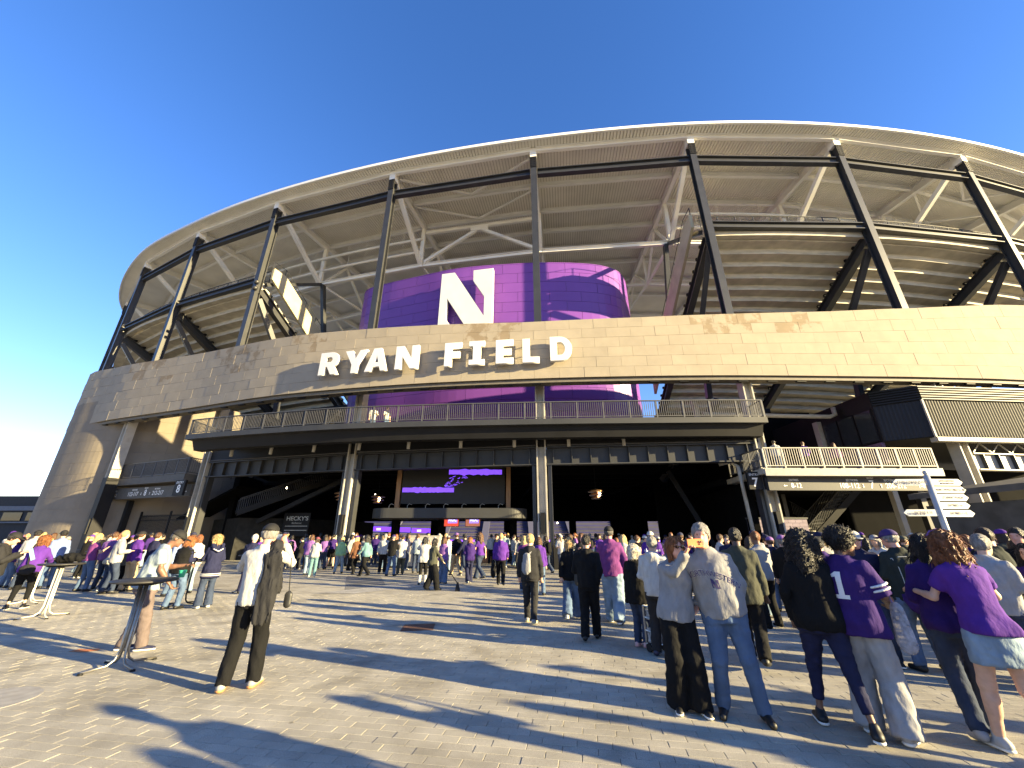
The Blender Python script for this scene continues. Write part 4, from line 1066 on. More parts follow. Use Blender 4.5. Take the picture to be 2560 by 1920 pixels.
# sunlit header and open truss right of the c7 column
a, b = rp_(8, 0.05, 0), rp_(9, 0.05, 0); dd = (b - a).normalized(); nn = V(dd.y, -dd.x, 0)
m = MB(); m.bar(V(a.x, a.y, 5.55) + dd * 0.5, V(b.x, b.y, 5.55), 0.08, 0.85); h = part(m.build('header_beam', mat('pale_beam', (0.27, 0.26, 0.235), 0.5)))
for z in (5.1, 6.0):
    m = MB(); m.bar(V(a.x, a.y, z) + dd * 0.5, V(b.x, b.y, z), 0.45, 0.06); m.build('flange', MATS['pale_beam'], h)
for i in range(11):
    q = a + dd * (1.1 + 1.02 * i) + nn * 0.13; m = MB(); m.box((q.x, q.y, 5.55), (0.05, 0.2, 0.82), math.atan2(dd.y, dd.x)); m.build('stiffener', M_steel, h)
for i in range(8):
    q0, q1 = a + dd * (0.8 + 1.3 * i), a + dd * (1.45 + 1.3 * i); m = MB(); m.bar(V(q0.x, q0.y, 6.1), V(q1.x, q1.y, 6.65), 0.06, 0.06); m.bar(V(q1.x, q1.y, 6.65), V(q1.x + dd.x * 0.6, q1.y + dd.y * 0.6, 6.1), 0.06, 0.06); m.build('truss_web', MATS['pale_beam'], h)
m = MB(); m.box((34, 31, 3.2), (20, 0.4, 6.4), R(8)); part(m.build('bay_back_wall', M_hall))
m = MB(); m.box((25.6, 25.5, 2.4), (0.35, 0.35, 4.9)); part(m.build('bay_post', M_steel))

# ---- far left: low dark building, wall beyond, tree
lb = tag(empty('low_building', (-58, 48, 0)), 'low dark flat roofed building beyond the left end of the stadium', 'building')
m = MB(); m.box((0, 4, 3.0), (14, 8, 6.0)); m.build('wall', mat('dark_wall', (0.03, 0.032, 0.036), 0.8), lb)
m = MB(); m.box((0, -0.15, 4.6), (14.2, 0.2, 0.5)); m.build('canopy_band', mat('blue_grey_band', (0.12, 0.135, 0.17), 0.6), lb)
for i in range(5):
    m = MB(); m.box((-5.6 + 2.8 * i, -0.06, 3.7), (2.2, 0.08, 0.9)); m.build('window', M_glass, lb)
m = MB(); m.box((0, -0.2, 3.05), (14.2, 0.2, 0.14)); m.build('sill_band', MATS['blue_grey_band'], lb)

# ---- kiosk at the right edge
kq = tag(empty('kiosk', (20.4, 16.0, 0)), 'dark kiosk with a sloping canopy at the right edge of the plaza', 'kiosk')
m = MB(); m.hexa([(0, 0, 0), (5, 0.4, 0), (5, 4, 0), (0, 4, 0), (-0.2, -0.2, 3.0), (5, 0.2, 3.0), (5, 4, 3.0), (-0.2, 4, 3.0)]); m.build('kiosk_body', mat('kiosk_grey', (0.06, 0.06, 0.06), 0.6, 0.3, 2.0), kq)
m = MB(); m.hexa([(-0.9, -0.9, 3.3), (6, -0.5, 4.15), (6, 4, 4.15), (-0.9, 4, 3.3), (-0.9, -0.9, 3.55), (6, -0.5, 4.5), (6, 4, 4.5), (-0.9, 4, 3.55)]); m.build('canopy', MATS['kiosk_grey'], kq)
m = MB(); m.bar(V(-0.9, -0.95, 3.42), V(6, -0.55, 4.32), 0.06, 0.1); m.build('canopy_trim', M_grey, kq)
put_text('STH-', 0.36, V(1.0, -0.18, 2.72), (1, 0.05, 0), (0, 0, 1), mat('kiosk_text', (0.45, 0.45, 0.42), 0.6), kq, bold=0.03, align='LEFT')
m = MB(); m.box((0.35, -0.12, 1.55), (0.45, 0.04, 0.32)); m.build('notice', mat('notice_grey', (0.35, 0.35, 0.33), 0.6), kq)

# ---- direction post with pointed arms
sp = tag(empty('direction_post', (13.5, 13.0, 0)), 'white direction post with pointed arms for entries and plazas', 'signpost')
M_spw = mat('post_white_shaded', (0.33, 0.35, 0.38), 0.45, 0.05)  # white greyed towards blue: shade on the post is put into its colour
m = MB(); m.tube([V(0, 0, 0), V(0, 0, 3.5)], 0.085, 14); m.build('post', M_spw, sp, True)
m = MB(); m.lathe([(0.03, 0), (0.05, 0.03), (0.07, 0.08), (0.05, 0.14), (0.01, 0.16)], (0, 0, 3.5), 12); m.build('finial', M_spw, sp, True)
M_spt = mat('post_text', (0.02, 0.015, 0.05), 0.7)
for tx, s_, z, L in (("KEVIN O'BRIEN PLAZA", -1, 3.28, 1.02), ('NORTHWESTERN\nMEDICINE PARK', 1, 3.28, 1.0), ('NORTHWESTERN CLUB', 1, 3.04, 1.02), ('STUDENT PLAZA', 1, 2.80, 1.0), ('ENTRIES 1-6', 1, 2.56, 0.95), ('ENTRIES 11-12', 1, 2.32, 1.0), ('ENTRIES 8-10', -1, 2.34, 1.0)):
    h_ = 0.10
    me = flat_shape('arm', [[(0.05 * s_, -h_), (s_ * L, -h_), (s_ * (L + 0.12), 0), (s_ * L, h_), (0.05 * s_, h_)]], 0.03, 0.002); me.transform(frame_mat((0, -0.02, z), (1, 0.05 * s_, 0), (0, 0, 1)))
    link('arm', me, M_spw, sp)
    put_text(tx, 0.105 if '\n' not in tx else 0.078, V(s_ * (L / 2 + 0.09), -0.045 + 0.05 * s_ * s_ * L / 2 * (1 if s_ > 0 else -1), z), (1, 0.05 * s_, 0), (0, 0, 1), M_spt, sp, sx=0.88, bold=0.008)
# ---- marks on the paving
def floor_patch(name, pts, z, m_, label=None):
    me = bpy.data.meshes.new(name); me.from_pydata([(x, y, z) for x, y in pts], [], [tuple(range(len(pts)))]); return link(name, me, m_, plaza)

M_rust = mat('rusty_steel', (0.10, 0.045, 0.03), 0.8, 0.4, 6.0, 0.5, 40)
m = MB(); m.add([(-2.10, 8.5, 0.004), (-1.50, 8.62, 0.004), (-1.56, 9.2, 0.004), (-2.16, 9.1, 0.004)] + [(-2.10, 8.5, -0.01), (-1.50, 8.62, -0.01), (-1.56, 9.2, -0.01), (-2.16, 9.1, -0.01)], [(0, 1, 2, 3), (0, 4, 5, 1), (1, 5, 6, 2), (2, 6, 7, 3), (3, 7, 4, 0)])
tag(m.build('drain_cover', M_rust), 'rusty square steel cover set in the paving at mid plaza', 'cover')
floor_patch('paint_mark', [(-6.86, 7.14), (-6.62, 7.10), (-6.45, 7.19), (-6.52, 7.30), (-6.7, 7.26), (-6.83, 7.29)], 0.004, mat('orange_paint', (0.5, 0.16, 0.05), 0.8, 0.5, 30))
m = MB(); m.lathe([(0.44, -0.009), (0.44, 0.003), (0.425, 0.004), (0.0, 0.004)], (-5.72, 5.2, 0), 40); tag(m.build('manhole_cover', mat('cover_concrete', (0.30, 0.285, 0.26), 0.9, 0.15, 8.0, 0.3, 120)), 'round concrete manhole cover in the paving at the lower left', 'cover')
M_pl, M_pdk = ground_material('paver_pale', (0.40, 0.385, 0.36), True), ground_material('paver_dark', (0.22, 0.215, 0.21), True)
floor_patch('paver_inlay', [(-5.2, 13.7), (-7.3, 19.2), (-5.8, 19.2), (-4.54, 15.8)], -0.008, M_pdk)
floor_patch('paver_inlay', [(-6.2, 13.62), (-4.9, 13.62), (-2.4, 16.2), (-3.6, 16.9)], -0.004, M_pl)
# ================================================================ PEOPLE (signed distance bodies, polygonised with surface nets)
def _seg(p, a, b):
    ab = b - a; t = np.clip(((p - a) @ ab) / max(ab @ ab, 1e-9), 0, 1)
    return t, p - (a + t[..., None] * ab)
class SDF:
    def __init__(s, lo, hi, h):
        s.h = h; s.lo = np.array(lo, float); n = np.ceil((np.array(hi) - s.lo) / h).astype(int) + 1
        s.n = n; s.d = np.full(n, 0.25, np.float32)
    def _win(s, lo, hi):
        a = np.maximum(np.floor((lo - s.lo) / s.h).astype(int), 0); b = np.minimum(np.ceil((hi - s.lo) / s.h).astype(int) + 1, s.n)
        if np.any(b <= a): return None
        ax = [s.lo[i] + s.h * np.arange(a[i], b[i]) for i in range(3)]
        return tuple(slice(a[i], b[i]) for i in range(3)), np.stack(np.meshgrid(*ax, indexing='ij'), -1)
    def _mix(s, sl, d, k, op='u'):
        o = s.d[sl]
        if op == 'u':
            if k > 0:
                hh = np.clip(0.5 + 0.5 * (o - d) / k, 0, 1); o[...] = o * (1 - hh) + d * hh - k * hh * (1 - hh)
            else: np.minimum(o, d, out=o)
        else:
            if k > 0:
                hh = np.clip(0.5 - 0.5 * (o + d) / k, 0, 1); o[...] = o * (1 - hh) - d * hh + k * hh * (1 - hh)
            else: np.maximum(o, -d, out=o)
    def cone(s, a, b, r0, r1, k=0.02, flat=None, op='u', cap=False):
        a, b = np.array(a, float), np.array(b, float); R_ = max(r0, r1) * (1 if flat is None else max(1, 1 / flat[1])) + k + 2 * s.h + 0.02
        w = s._win(np.minimum(a, b) - R_, np.maximum(a, b) + R_)
        if w is None: return
        sl, p = w; t, v = _seg(p, a, b)
        if flat is not None:
            ax, f = flat; ax = np.array(ax, float); v = v + ((v @ ax) * (1 / f - 1))[..., None] * ax
        d = np.sqrt((v * v).sum(-1)) - (r0 + (r1 - r0) * t)
        if flat is not None: d = d * min(1.0, flat[1]) if flat[1] < 1 else d
        if cap:
            ab = b - a; L = np.linalg.norm(ab); ax_ = ab / L; q = (p - a) @ ax_
            d = np.maximum(d, np.maximum(q - L, -q) if cap == 2 else q - L)
        s._mix(sl, d, k, op)
    def chain(s, pts, rs, k=0.02, **kw):
        for i in range(len(pts) - 1): s.cone(pts[i], pts[i + 1], rs[i], rs[i + 1], k, **kw)
    def ell(s, c, r, k=0.02, op='u', rot=None):
        c = np.array(c, float); r = np.array(r, float); m = r.max() + k + 2 * s.h
        w = s._win(c - m, c + m)
        if w is None: return
        sl, p = w; v = p - c
        if rot is not None: v = v @ rot
        q = v / r; l = np.sqrt((q * q).sum(-1)) + 1e-6; g = np.sqrt(((v / (r * r)) ** 2).sum(-1)) + 1e-6
        s._mix(sl, l * (l - 1) / g, k, op)
    def tube(s, P, ra, rb, X, k=0.02, caps=(1, 1)):
        """elliptic tube along polyline P; half widths ra along X, rb across"""
        P = np.array(P, float); m = max(max(ra), max(rb)) + k + 0.05
        w = s._win(P.min(0) - m, P.max(0) + m)
        if w is None: return
        sl, p = w; best = None
        L = np.linalg.norm(P[1:] - P[:-1], axis=1); tot = L.sum(); acc = 0
        cum = np.concatenate([[0], np.cumsum(L)])
        ax = (P[-1] - P[0]) / np.linalg.norm(P[-1] - P[0])
        X = np.array(X, float); X = X - ax * (X @ ax); X /= np.linalg.norm(X); Y = np.cross(ax, X)
        q = (p - P[0]) @ ax; T = (P - P[0]) @ ax
        cx = np.interp(q, T, P @ X); cy = np.interp(q, T, P @ Y)
        a = np.interp(q, T, ra); b = np.interp(q, T, rb)
        u, v = (p @ X - cx) / a, (p @ Y - cy) / b
        l = np.sqrt(u * u + v * v) + 1e-6; g = np.sqrt((u / a) ** 2 + (v / b) ** 2) + 1e-6
        d = l * (l - 1) / g
        d = np.clip(d, -0.2, 0.3)
        if caps[0]: d = np.maximum(d, -q)
        if caps[1]: d = np.maximum(d, q - T[-1])
        if not caps[0]: d = np.maximum(d, -q - 0.03)
        if not caps[1]: d = np.maximum(d, q - T[-1] - 0.03)
        s._mix(sl, d, k)
    def plane(s, n, c, k=0.0):
        """keep the side where (p-c).n < 0"""
        sl, p = s._win(s.lo, s.lo + s.h * s.n); n = np.array(n, float); n /= np.linalg.norm(n)
        d = (p - np.array(c, float)) @ n; np.maximum(s.d[sl], d, out=s.d[sl])
    def noise(s, amp, wl, seed=0, stretch=(1, 1, 1), warp=0.5, bias=0.0):
        r = np.random.default_rng(seed); sl, p = s._win(s.lo, s.lo + s.h * s.n); sl = tuple(slice(0, x) for x in p.shape[:3]); tot = 0
        p = p * np.array(stretch)
        w = np.sin(p @ (r.normal(size=3) * 2 / wl) + 1.3) * warp
        for i in range(4):
            kk = r.normal(size=3); kk *= 6.283 / wl / np.linalg.norm(kk) * r.uniform(0.7, 1.5)
            tot = tot + np.sin(p @ kk + r.uniform(0, 6) + w * (i + 1))
        s.d[sl] += (amp * (tot / 2 - bias)).astype(np.float32)
    def mesh(s, name):
        d = s.d; d = np.pad(d, 1, constant_values=0.2); lo = s.lo - s.h
        ins = d < 0
        n0, n1, n2 = np.array(d.shape) - 1
        cnt = np.zeros((n0, n1, n2)); acc = np.zeros((n0, n1, n2, 3))
        C = [(i, j, k) for i in (0, 1) for j in (0, 1) for k in (0, 1)]
        sub = lambda A, c: A[c[0]:c[0] + n0, c[1]:c[1] + n1, c[2]:c[2] + n2]
        sm = sum(sub(ins, c).astype(np.int8) for c in C); act = (sm > 0) & (sm < 8)
        if not act.any(): return bpy.data.meshes.new(name)
        idx = np.argwhere(act); vals = np.stack([d[idx[:, 0] + c[0], idx[:, 1] + c[1], idx[:, 2] + c[2]] for c in C], 1)
        ac = np.zeros((len(idx), 3)); ct = np.zeros(len(idx))
        for x in range(8):
            for y in range(x + 1, 8):
                ca, cb = np.array(C[x]), np.array(C[y])
                if abs(ca - cb).sum() != 1: continue
                va, vb = vals[:, x], vals[:, y]; cr = (va < 0) != (vb < 0)
                t = np.where(cr, va / np.where(cr, va - vb, 1), 0)
                ac += np.where(cr[:, None], ca + t[:, None] * (cb - ca), 0); ct += cr
        V_ = (idx + ac / ct[:, None]) * s.h + lo
        ids = -np.ones(act.shape, int); ids[act] = np.arange(len(idx))
        F_ = []
        for ax in range(3):
            o = [0, 1, 2]; o.remove(ax); u, v = o
            A = ins; sh = [slice(None)] * 3; sh2 = [slice(None)] * 3; sh[ax] = slice(0, -1); sh2[ax] = slice(1, None)
            e = np.argwhere(A[tuple(sh)] != A[tuple(sh2)])
            e = e[(e[:, u] > 0) & (e[:, v] > 0) & (e[:, u] < ids.shape[u]) & (e[:, v] < ids.shape[v]) & (e[:, ax] < ids.shape[ax])]
            def g(du, dv):
                f = e.copy(); f[:, u] -= du; f[:, v] -= dv; return ids[f[:, 0], f[:, 1], f[:, 2]]
            q = np.stack([g(1, 1), g(0, 1), g(0, 0), g(1, 0)], 1)
            inside = A[e[:, 0], e[:, 1], e[:, 2]]
            flip = inside if ax != 1 else ~inside
            q = np.where(flip[:, None], q, q[:, ::-1]); F_.append(q)
        F_ = np.concatenate(F_); F_ = F_[(F_ >= 0).all(1)]
        me = bpy.data.meshes.new(name)
        me.vertices.add(len(V_)); me.vertices.foreach_set('co', V_.astype(np.float32).ravel())
        me.loops.add(len(F_) * 4); me.loops.foreach_set('vertex_index', F_.astype(np.int32).ravel())
        me.polygons.add(len(F_)); me.polygons.foreach_set('loop_start', np.arange(0, len(F_) * 4, 4, dtype=np.int32))
        me.polygons.foreach_set('use_smooth', np.ones(len(F_), bool))
        me.update()
        return me

SKIN = {'light': (0.56, 0.34, 0.24), 'tan': (0.46, 0.27, 0.18), 'brown': (0.17, 0.088, 0.055), 'dark': (0.075, 0.04, 0.028), 'red': (0.60, 0.30, 0.21)}
def skin(k): return mat('skin_' + k, SKIN[k], 0.5, 0.10, 18.0, 0.12, 300, sub=0.08)
CLOTH = dict(black=(0.005, 0.005, 0.0055), charcoal=(0.018, 0.018, 0.02), grey=(0.22, 0.22, 0.225), ltgrey=(0.29, 0.29, 0.295), white=(0.38, 0.375, 0.36), cream=(0.38, 0.34, 0.27),
  purple=(0.075, 0.022, 0.2), dpurple=(0.03, 0.012, 0.1), lilac=(0.17, 0.08, 0.25), plum=(0.14, 0.035, 0.14), navy=(0.014, 0.016, 0.045), denim=(0.075, 0.115, 0.19), ltdenim=(0.19, 0.255, 0.32), ddenim=(0.03, 0.042, 0.075), teal=(0.10, 0.19, 0.21),
  brown=(0.11, 0.05, 0.025), khaki=(0.34, 0.26, 0.16), olive=(0.05, 0.052, 0.038), green=(0.26, 0.42, 0.20), mauve=(0.115, 0.09, 0.088), ltblue=(0.21, 0.255, 0.29), red=(0.35, 0.03, 0.03), pink=(0.55, 0.33, 0.32), maroon=(0.16, 0.04, 0.06), blue=(0.15, 0.20, 0.36), tweed=(0.06, 0.057, 0.05), dgreen=(0.02, 0.025, 0.022))
def cloth(k):
    den = 'denim' in k or k == 'teal'
    return mat('cloth_' + k, CLOTH[k], 0.88, 0.22 if den else 0.12, 7.0 if den else 14.0, 0.4, 20 if den else 15, spec=0.2, bdist=0.04, stretch=(1.0, 1.0, 0.55))
HAIR = dict(black=(0.010, 0.008, 0.007), dbrown=(0.030, 0.017, 0.010), brown=(0.075, 0.036, 0.017), auburn=(0.17, 0.062, 0.022), red=(0.24, 0.09, 0.03), blond=(0.42, 0.29, 0.13), grey=(0.20, 0.19, 0.18), white=(0.55, 0.50, 0.42), dgrey=(0.07, 0.065, 0.06))
def hairm(k): return mat('hair_' + k, HAIR[k], 0.42, 0.45, 16.0, 0.7, 120, stretch=(3, 3, 0.7), spec=0.4)
ALLPEOPLE = []

def person(at, yaw, label, h=1.72, sex='m', sk='light', hair=('short', 'brown'), cap=None, top=('tee', 'purple'), bot=('jeans', 'denim'), shoe='black', sole=None,
           arms=(None, None), legs='stand', lean=(0, 0), head=(0, 0), det=1, fat=0.0, extras=(), group=None, outer=None, seed=None):
    """at: ground point; yaw 0 = back to the camera, clockwise; arms: (left, right) each 'down','bent',... or ((ux,uy,uz),(fx,fy,fz)); head: (turn, nod) degrees"""
    yaw = yaw + math.degrees(math.atan2(at[0], at[1]))
    seed = seed if seed is not None else len(ALLPEOPLE) * 7 + 3
    rr = random.Random(seed); k = h / 1.75; fem = sex == 'f'
    voxb, voxc, voxh = ((0.0140, 0.0168, 0.0130) if det >= 2 else (0.0225, 0.0245, 0.021) if det == 1 else (0.032, 0.035, 0.030))
    A = lambda *v: np.array(v, float)
    shw, hpw = (0.165, 0.088) if fem else (0.192, 0.090)
    lx, ly = lean                        # sideways / forward lean of the trunk (metres at the neck, +x is the person's right)
    pel = A(0, 0, 0.94); che = A(lx * 0.62, ly * 0.62, 1.27); nb = A(lx, ly, 1.455); 
    def tr(z): return A(lx * (z - 0.94) / 0.515, ly * (z - 0.94) / 0.515, z)
    sh = {s: tr(1.415) + A(s * shw, 0, 0) for s in (-1, 1)}
    # legs: foot placements
    L = {'stand': ((-0.11, 0.0, 0), (0.11, 0.02, 0)), 'wide': ((-0.17, -0.02, 0), (0.17, 0.05, 0)), 'walk': ((-0.09, -0.30, 0.09), (0.09, 0.26, 0.0)), 'walkr': ((-0.09, 0.26, 0.0), (0.09, -0.30, 0.09)),
         'stroll': ((-0.09, -0.17, 0.03), (0.09, 0.17, 0)), 'strollr': ((-0.09, 0.17, 0), (0.09, -0.17, 0.03)), 'close': ((-0.075, 0, 0), (0.075, 0.03, 0)), 'cross': ((-0.03, -0.08, 0), (0.06, 0.12, 0))}
    ft = L[legs] if isinstance(legs, str) else legs
    foot, knee, hip = {}, {}, {}
    for s, f in zip((-1, 1), ft):
        hip[s] = A(s * hpw, 0, 0.90); an = A(f[0], f[1], 0.085 + f[2]); foot[s] = an
        v = an - hip[s]; D = min(np.linalg.norm(v), 0.829); v = v / np.linalg.norm(v); an = hip[s] + v * D; foot[s] = an
        a_, b_ = 0.42, 0.41; x = (a_ * a_ - b_ * b_ + D * D) / (2 * D); hh = math.sqrt(max(a_ * a_ - x * x, 1e-5))
        fw = A(0, 1, 0); fw = fw - v * (fw @ v); fw /= np.linalg.norm(fw); knee[s] = hip[s] + v * x + fw * hh
    # arms
    AR = {'down': ((0.12, 0.02, -1), (0.05, 0.16, -1)), 'swingf': ((0.10, 0.35, -0.95), (0.03, 0.65, -0.8)), 'swingb': ((0.12, -0.42, -0.9), (0.06, -0.05, -1)), 'bent': ((0.16, 0.05, -1), (-0.35, 0.95, 0.12)),
          'phone': ((0.18, 0.35, -0.95), (-0.45, 0.8, 0.55)), 'up': ((0.45, 0.62, 0.05), (-0.35, 0.45, 1.0)), 'pocket': ((0.30, -0.15, -1), (-0.12, 0.34, -0.9)), 'cross': ((0.15, 0.15, -1), (-0.95, 0.55, 0.15)), 'lean': ((0.22, 0.45, -0.9), (-0.25, 0.9, -0.35)),
          'hip': ((0.55, -0.25, -0.8), (-0.6, 0.35, -0.75)), 'camera': ((0.30, 0.75, -0.35), (-0.40, 0.35, 1.0))}
    el, wr, hd = {}, {}, {}
    for s, a in zip((-1, 1), arms):
        a = a or rr.choice(['down', 'down', 'bent', 'phone']); u, f = AR[a] if isinstance(a, str) else a
        u = A(u[0] * s, u[1], u[2]); u /= np.linalg.norm(u); f = A(f[0] * s, f[1], f[2]); f /= np.linalg.norm(f)
        el[s] = sh[s] + u * 0.285; wr[s] = el[s] + f * 0.25; hd[s] = f
    # head frame
    ht, hn = math.radians(head[0]), math.radians(head[1])
    Rz = np.array([[math.cos(ht), math.sin(ht), 0], [-math.sin(ht), math.cos(ht), 0], [0, 0, 1]]); Rx = np.array([[1, 0, 0], [0, math.cos(hn), math.sin(hn)], [0, -math.sin(hn), math.cos(hn)]])
    HR = Rz @ Rx; hc = nb + A(lx * 0.1, 0.02 + ly * 0.1, 0) + HR @ A(0, 0.02, 0.165)
    H = lambda *v: hc + HR @ A(*v)
    allp = np.array([pel, nb, hc, H(0, 0, 0.2)] + [x for dct in (sh, el, wr, foot, knee) for x in dct.values()] + [wr[s] + hd[s] * 0.2 for s in (-1, 1)] + [foot[s] + A(0, 0.2, -0.1) for s in (-1, 1)])
    lo, hi = allp.min(0) - 0.2, allp.max(0) + 0.16; lo[2] = -0.02
    # ------------ body
    g = SDF(lo, hi, voxb)
    fw = (0, 1, 0)
    g.cone(tr(1.30) + A(-0.07, 0, 0), tr(1.30) + A(0.07, 0, 0), 0.098, 0.098, 0.05, flat=(fw, 0.82)); g.cone(pel, tr(1.2), 0.10 + fat, 0.09 + fat * 0.7, 0.05, flat=(fw, 0.82))
    g.cone(hip[-1], hip[1], 0.085, 0.085, 0.04); g.cone(sh[-1] * 0.8 + tr(1.415) * 0.2 - A(0, 0, 0.022), sh[1] * 0.8 + tr(1.415) * 0.2 - A(0, 0, 0.022), 0.036, 0.036, 0.03)
    g.cone(nb + A(0, -0.01, -0.05), hc + HR @ A(0, -0.02, -0.05), 0.060 if not fem else 0.050, 0.055 if not fem else 0.046, 0.03)
    rot = HR
    g.ell(H(0, 0.0, 0.025), (0.075, 0.097, 0.105), 0.02, rot=rot); g.ell(H(0, 0.035, -0.055), (0.056, 0.062, 0.062), 0.035, rot=rot)
    if det >= 1:
        g.cone(H(0, 0.092, 0.015), H(0, 0.112, -0.022), 0.011, 0.016, 0.012)
        for s in (-1, 1): g.ell(H(s * 0.077, -0.008, -0.005), (0.012, 0.024, 0.034), 0.008, rot=rot)
    if det >= 2:
        for s in (-1, 1): g.ell(H(s * 0.032, 0.102, 0.022), (0.018, 0.016, 0.012), 0.012, 'd', rot=rot)
        g.cone(H(-0.036, 0.088, 0.040), H(0.036, 0.088, 0.040), 0.011, 0.011, 0.015); g.cone(H(-0.018, 0.091, -0.062), H(0.018, 0.091, -0.062), 0.009, 0.009, 0.010); g.ell(H(0, 0.082, -0.098), (0.024, 0.02, 0.02), 0.02, rot=rot)
    for s in (-1, 1):
        bare = bot[0] in ('skirt', 'shorts'); q_ = 1.0 if bare else 0.70 if bot[0] == 'leggings' else 0.80
        g.chain([hip[s], knee[s], foot[s]], [0.088 * q_ if not bare else 0.082, 0.056 * q_, 0.038 * q_], 0.03)
        g.cone(knee[s] * 0.72 + foot[s] * 0.28 + A(0, -0.015, 0), knee[s] * 0.5 + foot[s] * 0.5 + A(0, -0.01, 0), 0.052 * q_, 0.046 * q_, 0.03)
        g.cone(foot[s] + A(0, 0, -0.04), foot[s] + A(0, 0.09, -0.055), 0.024, 0.018, 0.02)
        g.chain([sh[s] + A(-s * 0.012, 0, -0.024), el[s], wr[s]], [0.038 if not fem else 0.034, 0.038 if not fem else 0.032, 0.026], 0.02)
        g.cone(el[s], el[s] * 0.65 + wr[s] * 0.35, 0.038 if not fem else 0.032, 0.039 if not fem else 0.034, 0.02)
        f = hd[s]; side = np.cross(f, A(0, 0, 1) if abs(f[2]) < 0.8 else A(0, 1, 0)); side /= np.linalg.norm(side); nrm = np.cross(side, f)
        cur = -nrm if (nrm @ A(-s * 0.6, 0.5, -0.2)) < 0 else nrm
        pc = wr[s] + f * 0.055
        g.cone(wr[s] + f * 0.01, wr[s] + f * 0.085, 0.029, 0.038, 0.015, flat=(cur, 0.5))
        if det >= 2:
            for q in range(4):
                o = side * (0.029 - 0.0195 * q); b0 = wr[s] + f * 0.088 + o; ln = (0.036, 0.042, 0.039, 0.030)[q]
                b1 = b0 + (f * 0.86 + cur * 0.5) * ln; b2 = b1 + (f * 0.45 + cur * 0.9) * ln * 0.8
                g.chain([b0, b1, b2], [0.0120, 0.0112, 0.010], 0.004)
            tb = wr[s] + f * 0.035 + side * (0.034 if (side @ A(-s * 0.5, 0.6, 0.4)) > 0 else -0.034); td = (f * 0.7 + (tb - wr[s] - f * 0.035) / 0.034 * 0.55 + cur * 0.35)
            g.chain([tb, tb + td * 0.04, tb + td * 0.045 + f * 0.028], [0.015, 0.011, 0.009], 0.006)
        else:
            g.cone(wr[s] + f * 0.09, wr[s] + f * 0.14 + cur * 0.035, 0.030, 0.02, 0.015, flat=(cur, 0.55))
    body = link('person', g.mesh('person'), skin(sk))
    body.location = (at[0], at[1], 0); body.rotation_euler = (0, 0, -math.radians(yaw)); body.scale = (k, k, k)
    tag(body, label, 'person', group)
    ALLPEOPLE.append(body)
    out = dict(o=body, H=H, HR=HR, wr=wr, hd=hd, el=el, sh=sh, foot=foot, tr=tr, k=k, hip=hip, knee=knee, nb=nb, mats=body.matrix_basis)
    def child(name, s_, m_): return link(name, s_.mesh(name), m_, body)
    # ------------ trousers / skirts
    bk, bc = bot; g = SDF(A(lo[0], lo[1], -0.01), A(hi[0], hi[1], 1.15), voxc)
    P_ = dict(jeans=(0.098, 0.074, 0.064, 0.055), slim=(0.094, 0.064, 0.050, 0.075), wide=(0.105, 0.10, 0.115, 0.035), trousers=(0.105, 0.082, 0.074, 0.045), flare=(0.098, 0.072, 0.100, 0.04), leggings=(0.092, 0.061, 0.045, 0.19), shorts=(0.115, 0.10, 0.1, 0.42), skirt=(0.1, 0.09, 0.09, 0.5), baggy=(0.118, 0.115, 0.105, 0.03))[bk]
    wst = 1.06
    if bk == 'skirt':
        g.tube([A(0, 0, 0.66), A(0, 0, 0.86), tr(1.08)], [0.205 + fat, 0.20 + fat, 0.145 + fat], [0.155 + fat, 0.155 + fat, 0.115 + fat], (1, 0, 0), 0.01)
    else:
        g.tube([A(0, 0, 0.84), A(0, 0, 0.93), tr(wst)], [0.176 + fat, 0.178 + fat, 0.148 + fat], [0.125 + fat, 0.13 + fat, 0.112 + fat], (1, 0, 0), 0.03, caps=(0, 1))
        for s in (-1, 1):
            an = foot[s].copy(); up_ = knee[s] - an; up_ /= np.linalg.norm(up_)
            if bk == 'shorts': g.cone(hip[s], hip[s] + (knee[s] - hip[s]) * 0.75, 0.108 + fat * 0.6, 0.105, 0.03, cap=1)
            else:
                g.cone(hip[s] + A(0, 0, -0.02), knee[s], P_[0] + fat * 0.6, P_[1], 0.035)
                end = an + up_ * (P_[3] - 0.075); g.cone(knee[s], end, P_[1], P_[2], 0.02, cap=1)
        if fem: 
            for s in (-1, 1): g.ell(A(s * 0.075, -0.075, 0.92), (0.09, 0.085, 0.09), 0.05)
    hem_ = dict(tee=0.90, polo=0.86, shirt=0.84, sweat=0.86, hoodie=0.85, jacket=0.83, puffer=0.84, vest=0.85, blazer=0.76, jersey=0.80, tank=0.95, coat=0.72, long=0.70)[(outer or top)[0]]
    if det: g.noise(0.0042, 0.13, seed, (1, 1, 1.7), bias=0.6); g.noise(0.0016, 0.045, seed + 4, (1, 1, 2.0))
    if hem_ < 0.97: g.plane((0, 0, 1), (0, 0, min(1.0, hem_ + 0.05)))
    out['bot'] = child({'skirt': 'skirt', 'shorts': 'shorts', 'leggings': 'leggings'}.get(bk, 'jeans' if 'denim' in bc else 'trousers'), g, cloth(bc))
